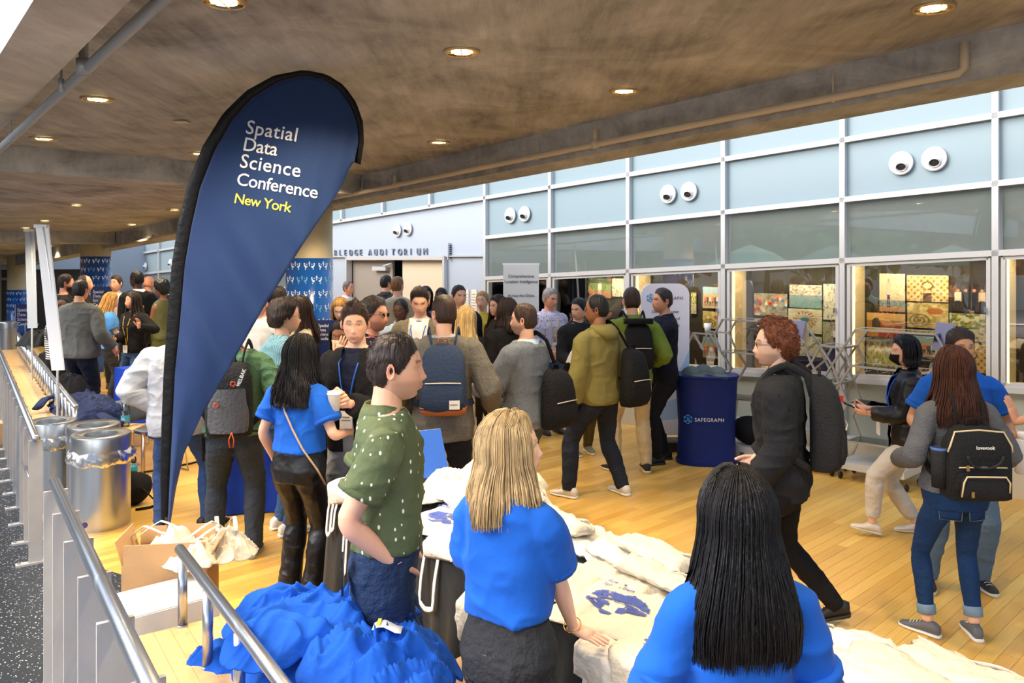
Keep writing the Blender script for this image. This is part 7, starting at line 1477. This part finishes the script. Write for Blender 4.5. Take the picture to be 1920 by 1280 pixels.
# display cases: back, warm light strips, pane and frame
for i in range(len(S_edges)-1):
    s0, s1 = S_edges[i], S_edges[i+1]
    if s0 > AUD0-.1: break
    zt0, zt1, zb0, zb1 = rz(2, s0), rz(2, s1), rz(3, s0), rz(3, s1)
    q = MB(); wq(q, s0+.03, s1-.03, zb0+.02, zb1+.02, zt0-.02, zt1-.02, -.36, .02)
    lit = 0 <= i
    bk = mk('display_back', q, M_BACK, wall)
    q = MB(); wq(q, s0+.03, s0+.06, zb0, zb0, zt0, zt0, -.02, .33); wq(q, s1-.06, s1-.03, zb1, zb1, zt1, zt1, -.02, .33); mk('display_side', q, mat('cream_reveal', (220, 200, 160), .5), wall)
    q = MB(); wq(q, s0+.03, s1-.03, zb0+.0, zb1+.0, zb0+.03, zb1+.03, -.02, .33); mk('display_sill', q, mat('cream_reveal', (220, 200, 160), .5), wall)
    q = MB(); bar(q, s0+.09, zt0-.04, s1-.09, zt1-.04, .018, .02, -.08); mk('light_strip', q, mat('warm_light_strip', (255, 214, 140), .5, emit=14), wall)
    if i != 6:
        q = MB(); bar(q, s1-.075, zb1+.06, s1-.075, zt1-.06, .014, .012, -.05); mk('light_strip', q, mat('warm_light_strip', (255, 214, 140), .5, emit=14), wall)
    l = bpy.data.lights.new('display_lamp', 'AREA'); l.shape = 'RECTANGLE'; l.size = 1.1; l.size_y = .05; l.energy = 16; l.color = (1, .80, .50)
    lo = bpy.data.objects.new('display_lamp', l); COL.objects.link(lo); lo.location = W((s0+s1)/2, (zt0+zt1)/2-.05, -.10)
    from mathutils import Vector
    lo.rotation_euler = (W((s0+s1)/2, zb0, -.36)-W((s0+s1)/2, zt0, -.10)).tolist() and Vector(W((s0+s1)/2, zb0+.3, -.36)-W((s0+s1)/2, zt0, -.10)).to_track_quat('-Z', 'Y').to_euler()
    q = MB(); wq(q, s0+.07, s1-.07, zb0+.05, zb1+.05, zt0-.05, zt1-.05, .0, .006)
    struct('window_%d' % (3+i), q, M_PANE)
    q = MB()
    for (a, za, b, zb) in ((s0+.06, zt0-.045, s1-.06, zt1-.045), (s0+.06, zb0+.045, s1-.06, zb1+.045)): bar(q, a, za, b, zb, .035, .05, .02)
    for a, z0_, z1_ in ((s0+.06, zb0, zt0), (s1-.06, zb1, zt1)): bar(q, a, z0_+.04, a, z1_-.04, .035, .05, .02)
    mk('sash_frame', q, M_ALU, wall)
    q = MB(); bar(q, s0+.07, (zt0+zb0)/2+.1, s0+.09, (zt0+zb0)/2+.1, .05, .05, .05); mk('sash_latch', q, M_STEEL, wall)
# ================================================================ steel and glass honeycomb shelves
def hex_shelf(label, off, segs, shelves, base, dep=.30):
    o = thing('steel_shelf', label, 'shelf', (0, 0, 0)); pts0 = on_wall(segs[0][0], segs[0][1], off); o.location = (pts0[0], pts0[1], 0)
    def fw(x, y, back=0): return on_wall(x, y, off)+WN*back
    for back in (0, dep):
        for (x0, y0, x1, y1) in segs:
            a, b = fw(x0, y0, back), fw(x1, y1, back); q = MB(); d = nrm(b-a); q.box(local(o, [(a+b)/2])[0], (np.linalg.norm(b-a)+.012, .022, .017), (d, WN, np.cross(d, WN))); mk('frame_bar', q, mat('satin_chrome', (176, 176, 172), .36, .6), o)
    for (x0, y0, x1, y1) in shelves:
        a, b = fw(x0, y0), fw(x1, y1); q = MB(); G = [a, b, b+WN*dep, a+WN*dep]; G = local(o, G); q.hexa([g+np.array([0, 0, -.006]) for g in G]+[g+np.array([0, 0, .006]) for g in G]); mk('glass_shelf', q, glass('shelf_glass', (196, 208, 206), .12), o)
        for p_ in (a, b): q = MB(); q.box(local(o, [p_+WN*dep/2])[0], (.02, dep, .02), (WD, WN, (0, 0, 1))); mk('cross_bar', q, mat('satin_chrome', (176, 176, 172), .36, .6), o)
    for (x0, y0, x1, y1) in base:
        a, b = fw(x0, y0), fw(x1, y1); q = MB(); d = nrm(b-a); c = local(o, [(a+b)/2+WN*dep/2])[0]; q.box(c, (np.linalg.norm(b-a), dep+.12, .07), (d, nrm(np.cross((0, 0, 1), d)), (0, 0, 1))); mk('base_plinth', q, M_ALU, o)
        for p_ in (a, b):
            for bk in (0, dep): q = MB(); pp = p_+WN*bk; pp = np.array([pp[0], pp[1], .035]); q.ellipsoid(local(o, [pp])[0], (.02, .035, .035), 12, 8, (WD, WN, (0, 0, 1))); mk('caster', q, M_BLACK, o, True)
    return o
hex_shelf('right steel honeycomb shelf unit with glass shelves behind the masked woman', .62,
 [(1604, 618, 1755, 627), (1604, 618, 1581, 652), (1581, 652, 1596, 686), (1596, 686, 1735, 700), (1755, 627, 1774, 661), (1774, 661, 1740, 700), (1596, 686, 1575, 719), (1575, 719, 1589, 756), (1589, 756, 1690, 768), (1589, 756, 1573, 787), (1573, 787, 1588, 827), (1588, 827, 1690, 842), (1588, 827, 1573, 860)],
 [(1604, 618, 1755, 627), (1596, 686, 1735, 700), (1589, 756, 1690, 768), (1588, 827, 1690, 842)], [(1576, 868, 1700, 890)])
hex_shelf('middle steel honeycomb shelf unit between the walking man and the masked woman', .60,
 [(1507, 643, 1521, 680), (1521, 680, 1497, 700), (1538, 648, 1581, 652), (1538, 648, 1521, 680), (1521, 680, 1540, 716), (1540, 716, 1575, 719), (1581, 652, 1560, 684), (1560, 684, 1575, 719), (1538, 648, 1560, 684), (1560, 684, 1540, 716), (1540, 716, 1526, 745), (1526, 745, 1545, 790), (1575, 719, 1560, 745)],
 [(1538, 648, 1581, 652), (1540, 716, 1575, 719)], [(1480, 852, 1560, 866)])
hex_shelf('left steel honeycomb shelf unit behind the booth with the dark caps', .62,
 [(1355, 599, 1475, 605), (1355, 599, 1339, 627), (1300, 624, 1339, 627), (1300, 624, 1286, 655), (1339, 627, 1352, 659), (1352, 659, 1465, 668), (1475, 605, 1507, 643), (1352, 659, 1372, 690), (1372, 690, 1355, 720), (1507, 643, 1478, 668), (1300, 624, 1318, 655), (1355, 745, 1470, 757), (1355, 745, 1350, 800)],
 [(1355, 599, 1475, 605), (1352, 659, 1465, 668), (1355, 745, 1470, 757)], [(1350, 840, 1470, 852)])
o = thing('bag', 'black bag stored low under the left honeycomb shelf', 'bag', tuple(on_wall(1408, 800, .62)*np.array([1, 1, 0])+np.array([0, 0, .18]))); q = MB(); q.ellipsoid((0, 0, .14), (.22, .15, .15), 16, 12, (WD, WN, (0, 0, 1))); mk('bag_body', q, BLACK, o, True)
st_o = thing('storage_case', 'low metal case under the black bag by the booth', 'case', tuple(on_wall(1408, 800, .62)*np.array([1, 1, 0]))); q = MB(); q.box((0, 0, .09), (.62, .34, .17), (WD, WN, (0, 0, 1))); mk('case_body', q, M_ALU, st_o); q = MB(); q.box((0, 0, .10)-WN*.175, (.05, .012, .03), (WD, WN, (0, 0, 1))); mk('latch', q, M_STEEL, st_o)
tent('navy folded agenda sign on the honeycomb shelf right of the walking man', tuple(on_wall(1497, 641, .5)), wn_yaw, .16, .22, M_NV, .1)
tent('navy folded agenda sign on the right honeycomb shelf above the bearded man', tuple(on_wall(1772, 655, .5)), wn_yaw, .15, .24, M_NV, .1)
cp = thing('paper_cup', 'white paper cup standing on the left honeycomb shelf', 'cup', tuple(on_wall(1327, 624, .5))); q = MB(); q.lathe((0, 0, 0), [(.03, 0), (.042, .11)], 20); mk('cup', q, M_WHITE, cp, True)
# ================================================================ booth, caps, banners
M_BOOTH = cloth('booth_stretch_fabric', (18, 38, 104), rough=.5, bump=.25, bs=5, var=.08, vs=3)
c = P(1324, 850, 8.42); c[2] = 0; bo_ = thing('booth_counter', 'dark blue fabric covered promotional counter with caps on top', 'counter', c, -.12)
q = MB(); R = []
for z, k in ((.0, 1.0), (.03, 1.02), (.035, .97), (.4, .93), (.86, 1.02), (.90, 1.05), (.905, 1.0)):
    R.append(se(0, 0, z, .62*k, .44*k, 48, .8))
q.rings(R); V = q.V(); V = V+(ridged(V*np.array([4, 4, 9])+2, 2, 2)*.006)[:, None]*nrm(V*np.array([1, 1, 0]))*.0+np.stack([V[:, 0]*.02*np.sin(V[:, 2]*30+V[:, 0]*9), V[:, 1]*.02*np.sin(V[:, 2]*26), 0*V[:, 0]], 1)*(V[:, 2:3] > .04)*(V[:, 2:3] < .85); q.v = [V]; mk('fabric_skirt', q, M_BOOTH, bo_, True, sharp=50)
q = MB(); q.rings([se(0, 0, z, .67, .48, 48, .8) for z in (.905, .925)]); mk('counter_top', q, M_BOOTH, bo_, True, sharp=50)
M_CY = mat('logo_cyan', (64, 150, 210), .5)
def logo(parent, o, x, y, r):
    q = MB(); x = nrm(x); y = nrm(y); o = np.array(o, float); pts = [(0, 1), (.87, .5), (.87, -.5), (0, -1), (-.87, -.5), (-.87, .5), (0, .1), (-.35, -.35), (.4, -.3)]; E = [(0, 1), (1, 2), (2, 3), (3, 4), (4, 5), (5, 0), (6, 0), (6, 5), (6, 7), (7, 4), (6, 8), (8, 2), (7, 8), (8, 3), (1, 6)]
    for a, b in E: A_, B_ = [o+x*pts[k][0]*r+y*pts[k][1]*r for k in (a, b)]; q.tube([A_, B_], r*.06, 4)
    for p_ in pts: q.ellipsoid(o+x*p_[0]*r+y*p_[1]*r, (r*.12,)*3, 6, 4)
    mk('logo_mark', q, M_CY, parent)
logo(bo_, (-.21, -.232, .49), (1, -.12, 0), (0, 0, 1), .045)
text_obj('booth_lettering', 'SAFEGRAPH', .052, M_LW, bo_, frame4((-.145, -.243, .47), (1, .02, 0), (0, 0, 1)), .001, 1.1)
def cap(label, c, rz):
    o = thing('cap', label, 'cap', c, rz, 'dark caps on the booth counter'); q = MB(); q.ellipsoid((0, 0, .0), (.095, .11, .085), 24, 12, z0=0.); V = q.V(); V = V*(1+.03*vnoise(V*20, 2)[:, None]); q.v = [V]; m = cloth('washed_green_cap', (96, 106, 104), bump=.3, bs=40); mk('crown', q, m, o, True)
    q = MB(); G = [[np.array([sin(a)*(.095+.0*t), -cos(a)*.105-t*.085*cos(a*1.05), .014-.03*t*t+.012*abs(sin(a))*-t]) for t in np.linspace(0, 1, 6)] for a in np.linspace(-1.15, 1.15, 16)]; q.slab(G, .004); mk('brim', q, m, o, True); q = MB(); q.ellipsoid((0, 0, .085), (.009, .009, .006), 8, 5); mk('button', q, m, o); return o
cc = np.array([c[0], c[1], .928]); cap('left dark washed cap on the booth counter', (cc[0]-.16, cc[1]-.03, .928), .6); cap('right dark washed cap on the booth counter', (cc[0]+.10, cc[1]-.06, .928), .3); cap('dark cap behind the other two on the booth counter', (cc[0]+.0, cc[1]+.12, .928), 0)
def rounded(w, h, r, n=8):
    pts = []
    for cx, cy, a0 in ((w/2-r, h-r, 0), (-w/2+r, h-r, pi/2), (-w/2+r, r, pi), (w/2-r, r, 3*pi/2)): pts += [(cx+r*cos(a0+pi/2*k/n), cy+r*sin(a0+pi/2*k/n)) for k in range(n+1)]
    return pts
b1 = thing('banner_stand', 'white rounded fabric banner behind the man in the navy polo', 'banner', (P(1247, 800, 8.98)[0], 8.98, 0), .0)
q = MB(); pts = rounded(.54, 1.70, .13); q.rings([[(x, y_, z+.16) for x, z in pts] for y_ in (-.012, .012)]); mk('banner_fabric', q, mat('banner_white', (222, 222, 232), .6), b1)
q = MB(); q.add([(-.27, -.0125, .30), (.27, -.0125, .36), (.27, -.0125, .62), (-.1, -.0125, .5), (-.27, -.0125, .56)], [(0, 1, 2, 3, 4)]); q.add([(.27, -.0128, .62), (.27, -.0128, 1.12), (.12, -.0128, .8)], [(0, 1, 2)]); mk('banner_blue_print', q, mat('print_pale_blue', (168, 196, 226), .6), b1)
q = MB(); q.box((0, 0, .09), (.5, .3, .03)); q.tube([(0, 0, .1), (0, 0, .18)], .02, 8); mk('banner_foot', q, M_BLACK, b1); q = MB(); q.box((0, 0, .04), (.46, .28, .07)); mk('foot_plate', q, M_BLACK, b1)
TX = mat('banner_text_grey', (70, 74, 98), .6)
logo(b1, (-.165, -.015, 1.70), (1, 0, 0), (0, 0, 1), .045); text_obj('banner_lettering', 'SAFEGRAPH', .052, TX, b1, frame4((-.10, -.0135, 1.68), (1, 0, 0), (0, 0, 1)), .0008, 1.1)
for k, t_ in enumerate(('Delivering user', 'experiences and', 'insights features', 'data you trust')): text_obj('banner_lettering', t_, .050, TX, b1, frame4((0, -.0135, 1.53-.075*k), (1, 0, 0), (0, 0, 1)), .0008, 1., 'CENTER')
b2_ = thing('banner_stand', 'grey white roll-up banner reading Comprehensive Location Intelligence', 'banner', (P(977, 800, 11.0)[0], 11.0, 0), .0)
q = MB(); q.box((0, 0, 1.04), (.49, .006, 2.04)); mk('banner_sheet', q, mat('banner_grey', (206, 208, 204), .6), b2_); q = MB(); q.box((0, .01, 2.07), (.51, .02, .025)); mk('top_rail', q, M_STEEL, b2_); q = MB(); q.box((0, 0, .04), (.56, .16, .08)); mk('cassette', q, M_STEEL, b2_)
for t_, z in (('Comprehensive', 1.885), ('Location Intelligence', 1.81), ('Across the Globe', 1.62)): text_obj('banner_lettering', t_, .060 if z > 1.7 else .055, mat('text_dark', (52, 56, 62), .6) if z > 1.7 else TX, b2_, frame4((0, -.007, z), (1, 0, 0), (0, 0, 1)), .0006, .93, 'CENTER')
# navy conference placards by the columns
def placard(label, px, py_top, D, w, h, sc=1., rz=0.):
    p_ = P(px, py_top, D); o = thing('placard', label, 'sign', (p_[0], p_[1], p_[2]-h), rz); q = MB(); q.box((0, 0, h/2), (w, .01, h)); mk('panel', q, mat('placard_navy', (16, 40, 104), .4), o); q = MB(); q.box((-w/2, -.002, h/2), (.008, .016, h)); mk('edge_strip', q, M_WHITE, o)
    for k, t_ in enumerate(('Spatial', 'Data', 'Science', 'Conference')): text_obj('placard_lettering', t_, .075*sc, M_LW, o, frame4((-w/2+.05, -.007, h-.12*sc-.078*sc*k), (1, 0, 0), (0, 0, 1)), .0006, 1, 'LEFT', .001)
    q = MB(); q.tube([(0, .02, h*.5), (0, .02, -p_[2]+h)], .012, 8); mk('stand_pole', q, M_STEEL, o, True); return o
placard('navy conference placard by the column behind the masked woman with scarf', 612, 600, 8.6, .28, .42, .6); placard('navy conference placard in front of the far column', 195, 537, 14.6, .50, .6, 1.); placard('navy conference placard at the far left column', 46, 570, 20.0, .46, .5, 1.5)
# tall banner stands on the bench at the left
def edge_banner(label, x0, y0, x1, y1, D0, w, m, stay=True):
    a = P(x1, y1, D0); b = P(x0, y0, D0+.1); o = thing('banner_stand', label, 'banner', (a[0], a[1], .0)); ax = nrm((.95, .3, 0)); 
    q = MB(); q.add(local(o, [a-ax*w, a+ax*w, b+ax*w, b-ax*w, a-ax*w+TN*.012, a+ax*w+TN*.012, b+ax*w+TN*.012, b-ax*w+TN*.012]), [(0, 1, 2, 3), (7, 6, 5, 4), (0, 4, 5, 1), (2, 6, 7, 3), (1, 5, 6, 2), (0, 3, 7, 4)]); mk('banner_sheet', q, m, o)
    q = MB(); q.tube(local(o, [a+TN*.05, b+TN*.012]), .010, 8); mk('support_pole', q, M_ALU, o, True); q = MB(); q.box(local(o, [b])[0], (w*2.1, .03, .035), (ax, TN, (0, 0, 1))); mk('top_clip', q, M_ALU, o)
    q = MB(); q.box((0, 0, .04), (w*2.2, .18, .08), (ax, TN, (0, 0, 1))); q.tube([(0, 0, .06), local(o, [a])[0]], .012, 8); mk('cassette', q, M_ALU, o); return o
edge_banner('bright white roll-up banner seen edge on, leaning at the left', 78, 424, 108, 694, 8.1, .055, mat('banner_bright', (252, 253, 255), .5))
edge_banner('grey blue roll-up banner seen edge on, left of the bright one', 55, 432, 60, 615, 11.0, .055, mat('banner_greyblue', (176, 186, 196), .5))
# ================================================================ far left tables, chairs, clutter
M_BT = cloth('royal_tablecloth', (22, 60, 170), rough=.6, bump=.2, bs=8)
def cloth_table(label, cl, c, rz, L, w, h=.75):
    t = thing('folding_table', label, 'table', c, rz); q = MB(); q.box((0, 0, h-.02), (L-.02, w-.02, .03)); mk('tabletop', q, M_WHITE, t)
    for sx in (-1, 1):
        for sy in (-1, 1): q = MB(); q.tube([(sx*(L/2-.1), sy*(w/2-.1), 0), (sx*(L/2-.1), sy*(w/2-.1), h-.03)], .014, 6); mk('leg', q, M_STEEL, t)
    o = thing('tablecloth', cl, 'tablecloth', c, rz); per = []; n = 18
    for i in range(n): per.append((-L/2+L*i/n, -w/2))
    for i in range(n): per.append((L/2, -w/2+w*i/n))
    for i in range(n): per.append((L/2-L*i/n, w/2))
    for i in range(n): per.append((-L/2, w/2-w*i/n))
    R = [[(x*.02, y*.02, h+.003) for x, y in per], [(x, y, h+.003) for x, y in per]]+[[(x*(1+.02*v)+.012*v*sin(i*1.1)*np.sign(x), y*(1+.03*v)+.014*v*sin(i*1.1)*np.sign(y), max(.01, h*(1-v))) for i, (x, y) in enumerate(per)] for v in (.02, .3, .6, 1)]
    q = MB(); q.rings(R, cap=False); mk('cloth', q, M_BT, o, True, sharp=60)
cT = P(292, 700, 9.9); cT[2] = 0; cloth_table('registration table near the far left group', 'royal blue tablecloth on the registration table left of the flag', (cT[0]+.12, cT[1]+.1, 0), -.72, 1.5, .7)
cT2 = P(488, 780, 7.0); cloth_table('small table behind the green quilted jacket', 'royal blue tablecloth behind the grey trail backpack', (cT2[0]+.08, 6.95, 0), .2, .62, .5)
tent('pale blue folded agenda sign behind the striped shirt', (cT2[0]+.02, 6.85, .76), .1, .2, .2, mat('agenda_paleblue', (96, 140, 208), .4), .1)
def chair(label, c, rz):
    o = thing('chair', label, 'chair', c, rz, 'grey stacking chairs at the registration table'); m = mat('chair_shell', (84, 92, 102), .45)
    q = MB(); q.slab([[(u*.22, v*.21, .45+.02*u*u-.02*v*(v > 0)*0) for v in np.linspace(-1, 1, 7)] for u in np.linspace(-1, 1, 7)], .012); mk('seat', q, m, o, True)
    q = MB(); q.slab([[(u*.21*(1-.15*v), -.21-.05*v-.02*(1-u*u), .50+.34*v) for v in np.linspace(0, 1, 6)] for u in np.linspace(-1, 1, 7)], .010, (0, -1, 0)); mk('backrest', q, m, o, True)
    for sx in (-1, 1):
        q = MB(); q.tube([(sx*.20, .18, .44), (sx*.24, .23, .01), (sx*.24, -.23, .01), (sx*.20, -.20, .44), (sx*.19, -.22, .62)], .0075, 8); mk('leg', q, M_STEEL, o, True)
chair('grey chair facing the table beside the woman in sky blue', (P(222, 740, 9.2)[0], 9.2, 0), 2.5); chair('grey chair half hidden by the white shirt elbow', (P(288, 800, 7.9)[0]-.05, 8.0, 0), -2.2)
for k, (px, py, D, col, lb) in enumerate(((70, 610, 12.5, (40, 42, 46), 'black jacket thrown over the far end of the backrest rail'), (112, 640, 11.2, (52, 66, 92), 'blue grey garment on the far bench'), (98, 600, 12.0, (30, 32, 36), 'black bag on the far bench'), (128, 665, 10.0, (34, 36, 40), 'black plastic wrapped bundle beyond the navy heap'))):
    a = P(px, py, D); o = thing('garment', lb, 'clothes', (a[0], a[1], .47 if k else .8)); q = MB(); q.slab(crumple_sheet(.55, .45, .28, 70+k, 34, .06, 7), .006); mk('cloth', q, J('gar%d' % k, col), o, True)
for k, (px, D, z, s_, lb) in enumerate(((30, 9.4, .0, .34, 'small brown carton on the floor left of the far bench'), (28, 10.3, .0, .42, 'taped brown carton farther along beside the far bench'), (6, 11, .0, .5, 'brown carton at the extreme left edge'))):
    a = P(px, 700, D); carton(lb, (a[0], a[1], z), s_, s_*.8, s_*.7, rzb, M_CARD, False)
w_ = (blacks['WR'][1]+blacks['WR'][-1])/2; o, T = held('tote_bag', 'bunched white tote carried by the young man in the black shirt', 'tote bag', blacks, blacks['WR'][1]+np.array([.02, .05, .02])); q = MB(); q.slab(crumple_sheet(.24, .20, .12, 91, 30, .04, 9), .004); mk('bag', q, M_CANVW, o, True)
o, T = held('tshirt', 'small royal blue T-shirt bundle held under the white tote', 'T-shirt', blacks, blacks['WR'][1]+np.array([.02, .07, -.10])); q = MB(); q.slab(crumple_sheet(.14, .12, .10, 92, 24, .03, 12), .004); mk('cloth', q, M_TEE, o, True)
o = thing('folder', 'red folder leaning on the small table behind the trail backpack', 'folder', (P(505, 800, 6.6)[0], 6.62, .62), .2); q = MB(); q.box((0, 0, .12), (.16, .02, .22)); mk('cover', q, mat('red_card', (214, 50, 40), .5), o)
